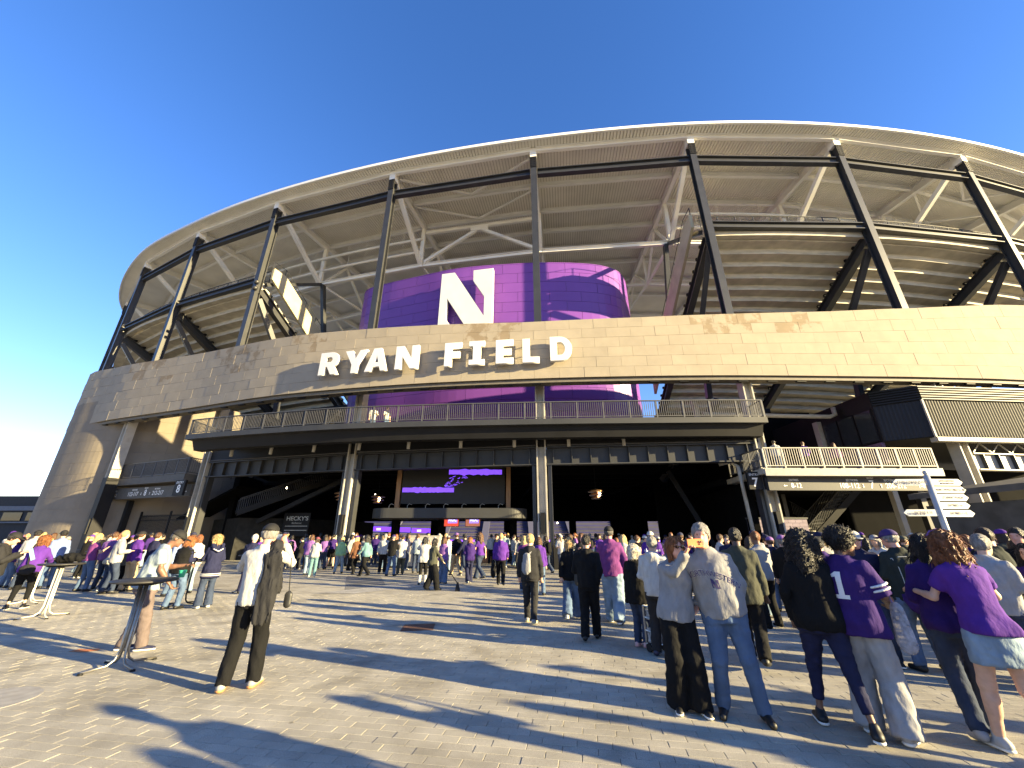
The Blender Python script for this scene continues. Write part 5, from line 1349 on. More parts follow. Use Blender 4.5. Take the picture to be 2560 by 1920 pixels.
    # ------------ shoes
    for s in (-1, 1):
        g = SDF(foot[s] - A(0.09, 0.13, 0.1), foot[s] + A(0.09, 0.26, 0.1), max(voxb * 0.9, 0.010)); a = foot[s]; lift = a[2] - 0.085
        tip = A(s * 0.03, 0.155, -0.055 - (0.04 if lift > 0.02 and a[1] < -0.1 else 0)); 
        g.cone(a + A(0, -0.045, -0.035), a + tip, 0.043, 0.034, 0.02); g.cone(a + A(0, -0.01, -0.02), a + A(0, 0.01, 0.025), 0.045, 0.040, 0.03)
        sh_o = child('shoe', g, mat('shoe_' + shoe, CLOTH.get(shoe, (0.02, 0.02, 0.02)), 0.55, 0.12, 12))
        if sole and det:
            z0 = lift + 0.002; w = SDF(foot[s] - A(0.09, 0.13, 0.1), foot[s] + A(0.09, 0.26, 0.1), max(voxb * 0.8, 0.009)); w.cone(a + A(0, -0.045, -0.062), a + tip * A(1, 1, 0) + A(0, 0, -0.064), 0.047, 0.040, 0.01, flat=((0, 0, 1), 0.45))
            link('sole', w.mesh('sole'), mat('sole_' + sole, dict(gum=(0.42, 0.20, 0.07), white=(0.7, 0.68, 0.62), pink=(0.55, 0.30, 0.28), yellow=(0.6, 0.5, 0.25))[sole], 0.6), sh_o)
    # ------------ top garment
    def garment(kind, colr, grow=0.0, name=None):
        T = dict(tee=(0.012, 0.42, 0.90, 0.062), polo=(0.020, 0.45, 0.86, 0.066), shirt=(0.020, 2, 0.84, 0.055), sweat=(0.030, 2, 0.86, 0.062), hoodie=(0.034, 2, 0.85, 0.066), jacket=(0.030, 2, 0.83, 0.062), puffer=(0.036, 0.05, 0.84, 0.06), vest=(0.03, 0.02, 0.85, 0.06), blazer=(0.030, 2, 0.76, 0.06), jersey=(0.026, 0.62, 0.80, 0.082), tank=(0.008, 0.0, 0.95, 0.05), coat=(0.032, 2, 0.72, 0.062), long=(0.026, 2, 0.70, 0.06))[kind]
        inf, sl, hem, slr = T; inf += grow
        G = SDF(lo, A(hi[0], hi[1], 1.60 + 0.02 + max(0, ly) * 0.1 + (0.45 if max(el[-1][2], el[1][2], wr[1][2], wr[-1][2]) > 1.45 else 0)), voxc)
        hips = (0.165 if not fem else 0.172) + fat; wa = (0.155 if not fem else 0.128) + fat; ch = (0.178 if not fem else 0.158) + fat * 0.6
        zs_ = [hem, 0.97 if hem < 0.95 else hem + 0.01, 1.12, 1.30, 1.405, 1.452, 1.505]
        if hem > 0.95: zs_[1] = 1.0
        a = [hips + inf, hips + inf * 0.9, wa + inf * 1.3, ch + inf, shw + 0.012 + inf * 0.5, 0.135 - (0.015 if fem else 0), 0.070]
        b = [0.125 + fat + inf, 0.125 + fat + inf, 0.113 + fat + inf, 0.118 + fat * 0.6 + inf * 0.9, 0.092 + inf * 0.6, 0.080 + inf * 0.3, 0.064]
        if kind in ('sweat', 'hoodie', 'jacket') : a[0] -= 0.012; b[0] -= 0.010
        if kind in ('blazer', 'coat', 'long', 'jersey', 'polo'): a[0] += 0.015; b[0] += 0.012
        G.tube([tr(z) for z in zs_], a, b, (1, 0, 0), 0.02)
        if fem:
            for s in (-1, 1): G.ell(tr(1.275) + A(s * 0.07, 0.085 + inf * 0.6, 0), (0.07, 0.055, 0.065), 0.05)
        if fem and hem < 0.95:
            for s in (-1, 1): G.ell(A(s * 0.075, -0.075, 0.92), (0.095 + inf * 0.6, 0.09 + inf * 0.6, 0.10), 0.05)
            G.plane((0, 0, -1), (0, 0, hem))
        for s in (-1, 1):
            if sl > 0:
                r0, r1, r2 = slr - 0.006 - (0.008 if fem else 0), slr - 0.004 - (0.008 if fem else 0), 0.041 + (0.012 if kind in ('hoodie', 'sweat', 'jacket', 'puffer', 'blazer', 'coat') else 0.004)
                if sl >= 2:
                    S0 = sh[s] + A(-s * 0.012, 0, -0.022); G.cone(S0, el[s], r0, r1, 0.035); G.cone(el[s], wr[s] + (wr[s] - el[s]) * 0.04, r1, r2, 0.02, cap=1)
                    if kind in ('hoodie', 'sweat'): G.cone(el[s] * 0.25 + wr[s] * 0.75, el[s] * 0.12 + wr[s] * 0.88, r1 * 0.95, r2 * 0.92, 0.015)
                else: G.cone(sh[s] + A(-s * 0.012, 0, -0.022), sh[s] + (el[s] - sh[s]) * (sl * 1.6), r0, r1 + 0.008, 0.035, cap=1)
            else: G.cone(sh[s] * 0.9 + tr(1.41) * 0.1, sh[s] * 0.95, 0.058, 0.055, 0.02)
        if kind == 'hoodie':
            G.cone(nb + A(-0.055, -0.07, 0.0), nb + A(0.055, -0.07, 0.0), 0.048, 0.048, 0.03); G.cone(nb + A(0, -0.105, -0.06), nb + A(0, -0.10, -0.02), 0.05, 0.06, 0.04)
            for s in (-1, 1): G.cone(nb + A(s * 0.06, -0.05, 0.01), nb + A(s * 0.05, 0.06, -0.03), 0.033, 0.024, 0.02)
        if kind in ('polo', 'shirt', 'blazer', 'jacket', 'coat'):
            G.cone(nb + A(0, -0.035, -0.01), nb + A(0, -0.03, 0.045), 0.068, 0.064, 0.012, cap=1)
        if det:
            if kind == 'puffer':
                s_, p_ = slice(None), None
                zz = lo[2] + G.h * np.arange(G.n[2]); G.d += (0.009 * np.abs(np.sin(zz * math.pi / 0.075)) - 0.004)[None, None, :].astype(np.float32) * -1
            else: G.noise(0.0052 if kind in ('sweat', 'hoodie', 'jacket', 'shirt', 'jersey', 'blazer', 'coat') else 0.004, 0.15, seed + 5, (1.3, 1.3, 0.7), bias=0.6); G.noise(0.0018, 0.055, seed + 9, (1.2, 1.2, 0.6))
        else: G.noise(0.005, 0.16, seed + 5, bias=0.6)
        # clear the neck opening
        G.cone(nb + A(0, 0.035, 0.0), nb + A(0, 0.10, 0.02), 0.052, 0.06, 0.01, op='d') if kind in ('tee', 'jersey', 'tank', 'polo', 'puffer', 'shirt') else None
        return child(name or {'tee': 'tshirt', 'sweat': 'sweatshirt', 'tank': 'tank_top', 'long': 'long_sweater', 'puffer': 'puffer_vest'}.get(kind, kind), G, cloth(colr))
    out['top'] = garment(*top)
    if outer: out['outer'] = garment(outer[0], outer[1], 0.016)
    # ------------ hair
    hk, hcol = hair
    if hk != 'bald':
        G = SDF(H(0, 0, 0) - A(0.30, 0.32, 0.50), H(0, 0, 0) + A(0.30, 0.30, 0.27), voxh)
        if hk in ('short', 'buzz', 'fade'):
            t = 0.012 if hk != 'short' else 0.02
            G.ell(H(0, -0.010, 0.034), (0.075 + t, 0.095 + t * 0.6, 0.10 + t), 0.01, rot=rot); G.ell(H(0, 0.085, -0.04), (0.095, 0.085, 0.09), 0.01, 'd', rot=rot); G.plane(HR @ A(0, 0.25, -1), H(0, -0.03, -0.055))
            if det: G.noise(0.005, 0.03, seed)
        elif hk in ('bob', 'wavybob', 'curlybob'):
            w = 0.0 if hk == 'bob' else 0.018
            G.ell(H(0, -0.012, 0.032), (0.098 + w, 0.112 + w, 0.112), 0.02, rot=rot)
            for s in (-1, 1): G.cone(H(s * 0.075, -0.01, 0.0), H(s * 0.082, 0.0, -0.10), 0.042 + w, 0.036 + w, 0.03)
            G.cone(H(0, -0.075, 0.0), H(0, -0.075, -0.10), 0.065 + w, 0.06 + w, 0.03); G.ell(H(0, 0.11, -0.045), (0.062, 0.085, 0.10), 0.015, 'd', rot=rot)
            G.noise(0.010 if hk == 'curlybob' else 0.006, 0.028 if hk == 'curlybob' else 0.05, seed, (1, 1, 0.6 if hk != 'curlybob' else 1))
        elif hk in ('long', 'wavy', 'pony'):
            w = 0.014 if hk == 'wavy' else 0.0; ln = 0.44 if hk == 'wavy' else 0.36 if hk != 'pony' else 0.30
            G.ell(H(0, -0.010, 0.032), (0.092 + w, 0.108 + w, 0.108), 0.02, rot=rot); G.ell(H(0, 0.105, -0.05), (0.064, 0.085, 0.105), 0.015, 'd', rot=rot)
            if hk == 'pony': G.chain([H(0, -0.10, 0.05), H(0, -0.16, 0.0), H(0, -0.15, -0.22)], [0.035, 0.045, 0.02], 0.02)
            else:
                bk_ = tr(1.2) + A(0, -0.15, 0)
                G.cone(H(0, -0.07, -0.02), hc + A(0, -0.105 + ly * -0.1, -ln), 0.085 + w, 0.065 + w * 2, 0.03, flat=((0, 1, 0), 0.72))
                for s in (-1, 1): G.chain([H(s * 0.072, 0.0, 0.0), H(s * 0.085, -0.015, -0.13), hc + A(s * 0.085, -0.05, -ln * 0.85)], [0.04 + w, 0.042 + w, 0.03 + w], 0.03)
            G.noise(0.011 if hk == 'wavy' else 0.006, 0.05, seed, (1, 1, 0.45)); G.noise(0.006, 0.022, seed + 2, (1, 1, 0.3))
        elif hk in ('afro', 'curly'):
            if hk == 'afro':
                G.ell(H(0, -0.02, 0.045), (0.115, 0.13, 0.125), 0.02, rot=rot); G.ell(H(0, 0.12, -0.05), (0.075, 0.085, 0.10), 0.02, 'd', rot=rot); G.plane(HR @ A(0, 0.3, -1), H(0, -0.05, -0.075))
            else:
                G.ell(H(0, -0.02, 0.04), (0.125, 0.14, 0.125), 0.02, rot=rot); G.ell(H(0, 0.12, -0.05), (0.065, 0.085, 0.10), 0.02, 'd', rot=rot)
                for s in (-1, 1): G.cone(H(s * 0.09, -0.02, -0.02), H(s * 0.11, -0.03, -0.22), 0.07, 0.055, 0.04)
                G.cone(H(0, -0.09, -0.05), H(0, -0.10, -0.25), 0.09, 0.085, 0.04)
            G.noise(0.013, 0.026, seed); G.noise(0.007, 0.016, seed + 1)
        if cap: G.plane(HR @ A(0, -0.1, 1), H(0, 0, 0.055))
        out['hair'] = child('hair', G, hairm(hcol))
        if det >= 2 and hk in ('long', 'wavy', 'curly', 'curlybob', 'wavybob', 'bob', 'afro'):
            # loose strands over the mass
            m = MB(); me_ = out['hair'].data; nv = len(me_.vertices); co = np.empty(nv * 3, np.float32); me_.vertices.foreach_get('co', co); co = co.reshape(-1, 3); no = np.empty(nv * 3, np.float32); me_.vertex_normals.foreach_get('vector', no); no = no.reshape(-1, 3)
            for i in rr.sample(range(nv), min(nv, 460)):
                p0, n0 = Vector(co[i]), Vector(no[i]); lv = (co[i] - hc) @ HR
                if lv[1] > 0.03 and lv[2] < 0.07: continue
                if hk in ('afro', 'curly', 'curlybob'):
                    a_ = Vector((rr.gauss(0, 1), rr.gauss(0, 1), rr.gauss(0, 1))).normalized(); pts = [p0 - n0 * 0.006, p0 + n0 * 0.010 + a_ * 0.010, p0 + n0 * 0.012 - a_ * 0.006 + Vector((0, 0, -0.014)), p0 + n0 * 0.002 + Vector((0, 0, -0.026)) + a_ * 0.008]
                else:
                    dn = Vector((0, 0, -1)) - n0 * n0.z * -1; dn = Vector((0, 0, -1)) + n0 * n0.z
                    if dn.length < 0.1: dn = Vector((0, -1, 0))
                    dn.normalize(); sd = n0.cross(dn) * (0.012 if hk in ('wavy', 'wavybob') else 0.004); ln_ = rr.uniform(0.05, 0.11)
                    pts = [p0 - n0 * 0.004, p0 + n0 * 0.004 + dn * ln_ * 0.33 + sd, p0 + n0 * 0.006 + dn * ln_ * 0.66 - sd, p0 + n0 * 0.002 + dn * ln_ + sd * 0.5]
                m.tube(pts, [0.0032, 0.0034, 0.0028, 0.001], 4, False)
            tag(link('hair_strands', m.mesh('hair_strands', False), hairm(hcol), body, True), kind='stuff')
    # ------------ cap
    if cap:
        cc = cap[0]; back = len(cap) > 1 and cap[1] == 'back'
        G = SDF(H(0, 0, 0.05) - A(0.2, 0.25, 0.18), H(0, 0, 0.05) + A(0.2, 0.25, 0.18), min(voxh, 0.013))
        G.ell(H(0, -0.006, 0.045), (0.096, 0.116, 0.098), 0.0, rot=rot); G.plane(HR @ A(0, -0.12, -1), H(0, 0, 0.035)); 
        dirs = -1 if back else 1
        if cap[0] != 'beanie': G.cone(H(-0.045, dirs * 0.085, 0.046), H(0.045, dirs * 0.085, 0.046), 0.012, 0.012, 0.0); G.ell(H(0, dirs * 0.125, 0.040), (0.083, 0.085, 0.013), 0.006, rot=rot)
        out['cap'] = child('cap', G, mat('cap_' + cc, CLOTH.get(cc, (0.02, 0.02, 0.02)), 0.8, 0.1, 20, 0.2, 300))
    # ------------ small things
    mb = None
    for e in extras:
        if e in ('sunglasses', 'glasses'):
            m = MB(); 
            for s in (-1, 1):
                m.lathe([(0.004, -0.003), (0.023, -0.002), (0.023, 0.003), (0.004, 0.004)], (0, 0, 0), 12)
                n_ = len(m.v) // 2 if s == 1 else len(m.v); 
                for q in range(len(m.v) - 48, len(m.v)):
                    x, y, z = m.v[q]; w = H(s * 0.034 + x, 0.108 + z, 0.020 + y * 0.85); m.v[q] = tuple(w)
                m.bar(Vector(H(s * 0.055, 0.104, 0.024)), Vector(H(s * 0.082, -0.01, 0.02)), 0.004, 0.006)
            m.bar(Vector(H(-0.012, 0.112, 0.024)), Vector(H(0.012, 0.112, 0.024)), 0.004, 0.005)
            m.build(e, mat('dark_lens', (0.01, 0.01, 0.012), 0.1), body)
    if det >= 2 and 'sunglasses' not in extras:
        for s in (-1, 1):
            m = MB(); c_ = Vector(H(s * 0.032, 0.086, 0.022)); m.lathe([(0.002, -0.006), (0.007, -0.003), (0.0085, 0.0), (0.007, 0.003), (0.002, 0.006)], tuple(c_), 8); m.build('eye', mat('eye_dark', (0.03, 0.02, 0.015), 0.25), body, True)
    return out

def w_pt(P, v):
    """person-local point to world"""
    o = P['o']; return o.matrix_basis @ Vector(v)

def decal(P, part_, me, o, ux, uy, m_, name='print', lift=0.003):
    """flat lettering laid on a garment: o, ux, uy in the person's frame; rays go along -(ux x uy)"""
    T = P[part_].data; bv = BVHTree.FromPolygons([v.co.copy() for v in T.vertices], [tuple(p.vertices) for p in T.polygons])
    bm = bmesh.new(); bm.from_mesh(me)
    for _ in range(2):
        ed = [e for e in bm.edges if e.calc_length() > 0.03]
        if ed: bmesh.ops.subdivide_edges(bm, edges=ed, cuts=1)
    bmesh.ops.triangulate(bm, faces=bm.faces)
    mt = frame_mat(o, ux, uy); d = -(mt.to_3x3() @ Vector((0, 0, 1)))
    for v in bm.verts:
        w = mt @ Vector((v.co.x, v.co.y, 0)); h_, n_, _i, _d = bv.ray_cast(w - d * 0.4, d)
        v.co = (h_ - d * lift) if h_ is not None else w
    bm.to_mesh(me); bm.free()
    return link(name, me, m_, P[part_], True)
def arch_text(body, size, radius, **kw):
    me = text_mesh(body, size, depth=0.0, **kw)
    for v in me.vertices:
        a = v.co.x / radius; r_ = radius + v.co.y; v.co.x = r_ * math.sin(a); v.co.y = r_ * math.cos(a) - radius
    return me
def strap(P, pts, m_, w=0.035, t=0.008, name='strap'):
    m = MB()
    for a, b in zip(pts[:-1], pts[1:]): m.bar(Vector(a), Vector(b), w, t, up=(0, 1, 0.3))
    return m.build(name, m_, P['o'])
def blob(name, parts, vox, m_, parent=None, mtx=None, noise=0.0):
    """soft thing from ellipsoids / cones: parts = [('e', c, r) | ('c', a, b, r0, r1, flat)]"""
    pts = []
    for p in parts: pts += [np.array(p[1]) - 0.35, np.array(p[1]) + 0.35] if p[0] == 'e' else [np.array(p[1]) - 0.3, np.array(p[1]) + 0.3, np.array(p[2]) - 0.3, np.array(p[2]) + 0.3]
    g = SDF(np.min(pts, 0), np.max(pts, 0), vox)
    for p in parts:
        if p[0] == 'e': g.ell(p[1], p[2], 0.03)
        else: g.cone(p[1], p[2], p[3], p[4], 0.02, flat=p[5] if len(p) > 5 else None)
    if noise: g.noise(noise, 0.12, 3); g.noise(noise * 0.4, 0.04, 5)
    me = g.mesh(name)
    if mtx is not None: me.transform(mtx)
    return link(name, me, m_, parent)

def clone(P, at, yaw, label, h, cols, group, z=0.0):
    """a further person cut from an existing figure, with its own clothes colours"""
    src = P['o']; b = src.copy(); col.objects.link(b)
    kk = h / 1.75; b.location = (at[0], at[1], z); b.rotation_euler = (0, 0, -math.radians(yaw)); b.scale = (kk, kk, kk)
    def recol(o, m_):
        if m_ is None: return
        sl = o.material_slots[0]; sl.link = 'OBJECT'; sl.material = m_
    recol(b, cols.get('skin'))
    for ch in src.children:
        c = ch.copy(); col.objects.link(c); c.parent = b
        nm = ch.name.split('.')[0]
        recol(c, cols.get({'jeans': 'bot', 'trousers': 'bot', 'shorts': 'bot', 'leggings': 'bot', 'skirt': 'bot', 'hair': 'hair', 'cap': 'cap', 'shoe': 'shoe', 'backpack': 'backpack'}.get(nm, 'top')))
    return tag(b, label, 'person', group)
# ================================================================ THE CROWD
# ---- left: tables and the people round them
P1 = person((-3.23, 5.57), 18, 'man in white shirt and black cap photographing the stadium, dark jacket over his shoulder', 1.82, sk='red', hair=('short', 'grey'), cap=('black',), top=('shirt', 'white'), bot=('trousers', 'black'), shoe='grey', sole='gum',
   arms=(((0.30, 0.62, -0.55), (-0.75, 0.55, 0.75)), ((0.25, 0.80, -0.45), (-0.55, 0.15, 1.0))), legs=((-0.13, -0.06, 0), (0.15, 0.02, 0)), head=(8, 4), det=2)
h1 = P1['wr'][1] + P1['hd'][1] * 0.09
def phone(P, c, ux, uy, label, m_, size=(0.078, 0.16)):
    me = flat_shape('phone', [[(-size[0] / 2, -size[1] / 2), (size[0] / 2, -size[1] / 2), (size[0] / 2, size[1] / 2), (-size[0] / 2, size[1] / 2)]], 0.010, 0.002)
    me.transform(frame_mat((0, 0, 0), ux, uy)); o = link('phone', me, m_)
    me2 = flat_shape('screen', [[(-size[0] / 2 + .005, -size[1] / 2 + .006), (size[0] / 2 - .005, -size[1] / 2 + .006), (size[0] / 2 - .005, size[1] / 2 - .006), (-size[0] / 2 + .005, size[1] / 2 - .006)]], 0.001)
    me2.transform(frame_mat(Vector(ux).cross(Vector(uy)).normalized() * -0.0068, ux, uy)); link('screen', me2, mat('phone_screen', (0.10, 0.12, 0.16), 0.15, 0.8, 30, emit=0.25), o)
    w = w_pt(P, c); o.location = w; o.rotation_euler = P['o'].rotation_euler
    return tag(o, label, 'phone')
M_phb = mat('phone_black', (0.02, 0.02, 0.022), 0.3)
phone(P1, (P1['wr'][1] + P1['wr'][-1]) / 2 + np.array([0.02, 0.05, 0.11]), (-1, 0, 0), (0, 0.1, 1), 'black phone held up by the man in the white shirt', M_phb)
g = SDF(np.array([-0.1, -0.45, 0.55]), np.array([0.5, 0.25, 1.65]), 0.013)
g.cone((0.13, 0.08, 1.40), (0.13, -0.02, 1.485), 0.06, 0.065, 0.03); g.cone((0.13, -0.02, 1.48), (0.15, -0.135, 1.35), 0.065, 0.075, 0.03, flat=((0, 1, 0), 0.4)); g.chain([(0.165, -0.13, 1.36), (0.16, -0.15, 1.05), (0.14, -0.16, 0.72)], [0.065, 0.082, 0.08], 0.03, flat=((0, 1, 0), 0.3)); g.chain([(0.20, -0.13, 1.1), (0.21, -0.12, 0.80)], [0.05, 0.045], 0.03)
g.chain([(0.12, 0.10, 1.40), (0.15, 0.17, 1.0)], [0.07, 0.08], 0.03, flat=((0, 1, 0), 0.5)); g.noise(0.006, 0.10, 3, (1.4, 1.4, 0.5), bias=0.3); g.noise(0.002, 0.03, 3)
link('draped_jacket', g.mesh('draped_jacket'), cloth('charcoal'), P1['o'])
camc = blob('camera_case', [('c', (0, 0, 0), (0.0, 0.0, 0.10), 0.05, 0.05, ((0, 1, 0), 0.6))], 0.012, mat('case_black', (0.02, 0.02, 0.02), 0.5)); camc.location = w_pt(P1, (0.34, 0.1, 0.82)); tag(camc, 'small black camera case hanging beside the man in the white shirt', 'case')
m = MB(); m.bar(V(0, 0, 0.13), V(-0.02, -0.06, 0.55), 0.012, 0.004); m.build('strap', MATS['case_black'], camc)

P2 = person((-5.97, 7.17), 98, 'man in pale blue polo and black cap leaning on the near table with his phone', 1.78, sk='brown', hair=('fade', 'dgrey'), cap=('black',), top=('polo', 'ltblue'), bot=('trousers', 'mauve'), shoe='navy', sole='white', fat=0.035,
   arms=(((0.16, 0.30, -0.95), (-0.35, 0.95, 0.10)), ((0.10, 0.18, -1), (-0.05, 0.55, -0.75))), legs=((-0.10, -0.10, 0), (0.12, 0.16, 0)), lean=(0.0, 0.10), head=(0, 24), det=2, extras=('glasses',))
phone(P2, P2['wr'][-1] + P2['hd'][-1] * 0.11 + np.array([0.02, 0.02, 0.025]), (1, 0, 0), (0, 0.8, 0.5), 'dark phone in the hand of the man in the polo shirt', M_phb)
P3 = person((-8.29, 10.82), 42, 'woman in black quilted vest and jeans standing behind the man in the polo', 1.66, 'f', hair=('wavybob', 'red'), top=('sweat', 'navy'), outer=('puffer', 'black'), bot=('jeans', 'denim'), arms=('phone', 'bent'), head=(8, 16), det=2, legs=((-0.13, -0.05, 0), (0.12, 0.05, 0)), fat=0.01)
P4 = person((-7.67, 11.04), -14, 'blond woman in long navy hooded top with white stripes and flared jeans', 1.70, 'f', hair=('bob', 'blond'), top=('long', 'navy'), bot=('flare', 'ddenim'), shoe='white', sole='white', arms=('phone', 'bent'), head=(-25, 12), det=2)
M_str = mat('stripe_white', (0.6, 0.6, 0.58), 0.8)
for z in (0.745, 0.785):
    g = SDF(np.array([-0.35, -0.3, 0.6]), np.array([0.35, 0.3, 0.9]), 0.009); tr_ = P4['tr']; g.tube([tr_(z), tr_(z + 0.016)], [0.228, 0.228], [0.19, 0.19], (1, 0, 0), 0.0); link('hem_stripe', g.mesh('hem_stripe'), M_str, P4['top'])
g = SDF(np.array([-0.3, -0.35, 1.2]), np.array([0.3, 0.2, 1.6]), 0.010)
for r_ in (0.045, 0.02): g.chain([(-0.11, -0.06, 1.49), (-0.09, -0.13, 1.40), (0, -0.165, 1.36 - 0.02), (0.09, -0.13, 1.40), (0.11, -0.06, 1.49)], [r_] * 5, 0.01) if r_ > 0.03 else None
link('hood', g.mesh('hood'), cloth('navy'), P4['top'])
m = MB(); m.tube([V(-0.125, -0.10, 1.475), V(-0.10, -0.175, 1.385), V(0, -0.212, 1.335), V(0.10, -0.175, 1.385), V(0.125, -0.10, 1.475)], 0.011, 6); m.build('hood_stripe', M_str, P4['top'], True)
P5 = person((-12.07, 10.82), 22, 'woman with curly auburn hair, bright purple sweatshirt and black leggings at a high table', 1.68, 'f', hair=('curlybob', 'auburn'), top=('sweat', 'purple'), bot=('leggings', 'black'), shoe='black', sole='white', arms=('lean', 'lean'), legs=((-0.12, -0.08, 0), (0.13, 0.05, 0)), head=(15, 5), det=2, fat=0.02, lean=(0.02, 0.06))
strap(P5, [(-0.07, 0.10, 1.46), (-0.06, -0.03, 1.53), (-0.045, -0.155, 1.40), (0.0, -0.195, 1.15), (0.03, -0.215, 0.98)], cloth('charcoal'))
b = blob('round_bag', [('e', (0, 0, 0), (0.15, 0.055, 0.12))], 0.015, cloth('charcoal')); b.location = w_pt(P5, (0.06, -0.25, 0.93)); b.rotation_euler = P5['o'].rotation_euler; tag(b, 'round dark grey shoulder bag on the back of the purple sweatshirt woman', 'bag')
P6 = person((-11.26, 9.40), 100, 'man in black cap and dark hoodie at the left edge, reading a leaflet', 1.76, sk='red', hair=('short', 'black'), cap=('black',), top=('hoodie', 'charcoal'), bot=('jeans', 'black'), arms=('phone', 'phone'), head=(5, 22), det=2)
lf = MB(); lf.box((0, 0, 0), (0.2, 0.008, 0.26)); lf = lf.build('leaflet', mat('leaflet_blue', (0.22, 0.45, 0.52), 0.6, 0.3, 20)); lf.location = w_pt(P6, (0.0, 0.46, 1.27)); lf.rotation_euler = (0.4, 0.1, -1.0); tag(lf, 'pale blue leaflet in the hands of the man at the left edge', 'leaflet')
P7 = person((-13.22, 14.16), 62, 'woman with brown hair in cream hoodie and dark flared jeans leaning on a table', 1.64, 'f', hair=('wavybob', 'brown'), top=('hoodie', 'cream'), bot=('flare', 'ddenim'), shoe='white', sole='white', arms=('lean', 'phone'), lean=(0, 0.13), head=(0, 14), det=2)
P8 = person((-18.17, 18.16), 48, 'woman in purple cap and purple sleeves with a black backpack', 1.70, 'f', hair=('pony', 'blond'), cap=('purple',), top=('sweat', 'plum'), outer=('vest', 'black'), bot=('trousers', 'black'), shoe='white', arms=('lean', 'bent'), head=(15, 8), det=1)
P9 = person((-12.79, 14.35), 40, 'man in grey blazer with dark hair standing behind the cream hoodie woman', 1.72, hair=('short', 'dbrown'), top=('blazer', 'tweed'), bot=('trousers', 'black'), arms=('bent', 'bent'), det=1, legs='wide')
for a in (
 ((-12.47, 13.50), 80, 'tall man in pale grey jacket looking right behind the tables', 1.82, 'm', 'light', ('short', 'blond'), None, ('jacket', 'ltgrey'), ('jeans', 'ddenim')),
 ((-12.37, 14.00), 60, 'man in black cap and purple top left of the polo man', 1.80, 'm', 'light', ('short', 'brown'), ('black',), ('sweat', 'purple'), ('trousers', 'khaki')),
 ((-13.77, 14.00), 65, 'blond woman in plum top facing right among the tables', 1.74, 'f', 'light', ('long', 'blond'), None, ('tee', 'plum'), ('jeans', 'denim')),
 ((-13.80, 14.60), 30, 'brown haired man in purple top behind the cream hoodie woman', 1.78, 'm', 'light', ('short', 'brown'), None, ('sweat', 'lilac'), ('jeans', 'ddenim')),
 ((-15.78, 14.80), -20, 'man in black cap and navy and blue jacket left of the purple cap', 1.84, 'm', 'light', ('short', 'black'), ('black',), ('jacket', 'blue'), ('jeans', 'denim')),
 ((-16.40, 14.50), 30, 'man in black cap and white patterned top beyond the curly haired woman', 1.84, 'm', 'light', ('short', 'black'), ('black',), ('sweat', 'white'), ('jeans', 'ddenim')),
 ((-17.45, 15.00), 80, 'dark haired woman in purple top bending at the left', 1.62, 'f', 'light', ('bob', 'dbrown'), None, ('sweat', 'dpurple'), ('jeans', 'denim')),
 ((-18.77, 16.00), 100, 'person in white top and lilac cap at the far left', 1.70, 'f', 'light', ('pony', 'brown'), ('lilac',), ('tee', 'white'), ('jeans', 'ltdenim')),
 ((-18.10, 16.50), 70, 'short person with bare arms beyond the left tables', 1.58, 'f', 'light', ('bob', 'blond'), None, ('tee', 'cream'), ('jeans', 'denim')),
 ((-14.86, 16.50), 30, 'person in purple cap and white top beyond the grey blazer', 1.68, 'm', 'light', ('short', 'brown'), ('purple',), ('tee', 'white'), ('jeans', 'denim')),
 ((-12.23, 14.50), 60, 'man in navy jacket partly hidden behind the polo man', 1.76, 'm', 'light', ('short', 'brown'), None, ('jacket', 'navy'), ('jeans', 'denim')),
 ((-10.26, 13.00), 100, 'person in white cap and slate shirt between the polo man and the quilted vest', 1.72, 'm', 'light', ('short', 'grey'), ('white',), ('shirt', 'blue'), ('jeans', 'denim')),
 ((-12.13, 16.00), 10, 'person in blue cap beyond the quilted vest woman', 1.78, 'm', 'light', ('short', 'brown'), ('navy',), ('jacket', 'blue'), ('jeans', 'ddenim')),
 ((-9.99, 13.50), -30, 'woman in white shirt with auburn hair beyond the blond woman in navy', 1.70, 'f', 'light', ('bob', 'auburn'), None, ('shirt', 'white'), ('jeans', 'ltdenim'))):
    person(a[0], a[1], a[2], a[3], a[4], a[5], hair=a[6], cap=a[7], top=a[8], bot=a[9], det=1 if a[0][1] < 12.5 else 0, group='people standing round the high tables', legs=random.Random(a[3] * 99).choice(['stand', 'wide', 'cross']))
P20 = person((-8.31, 13.60), 25, 'grey haired man in dark navy suit behind the photographing man', 1.70, hair=('short', 'white'), top=('blazer', 'navy'), bot=('trousers', 'navy'), arms=('phone', 'bent'), det=1, sk='red')

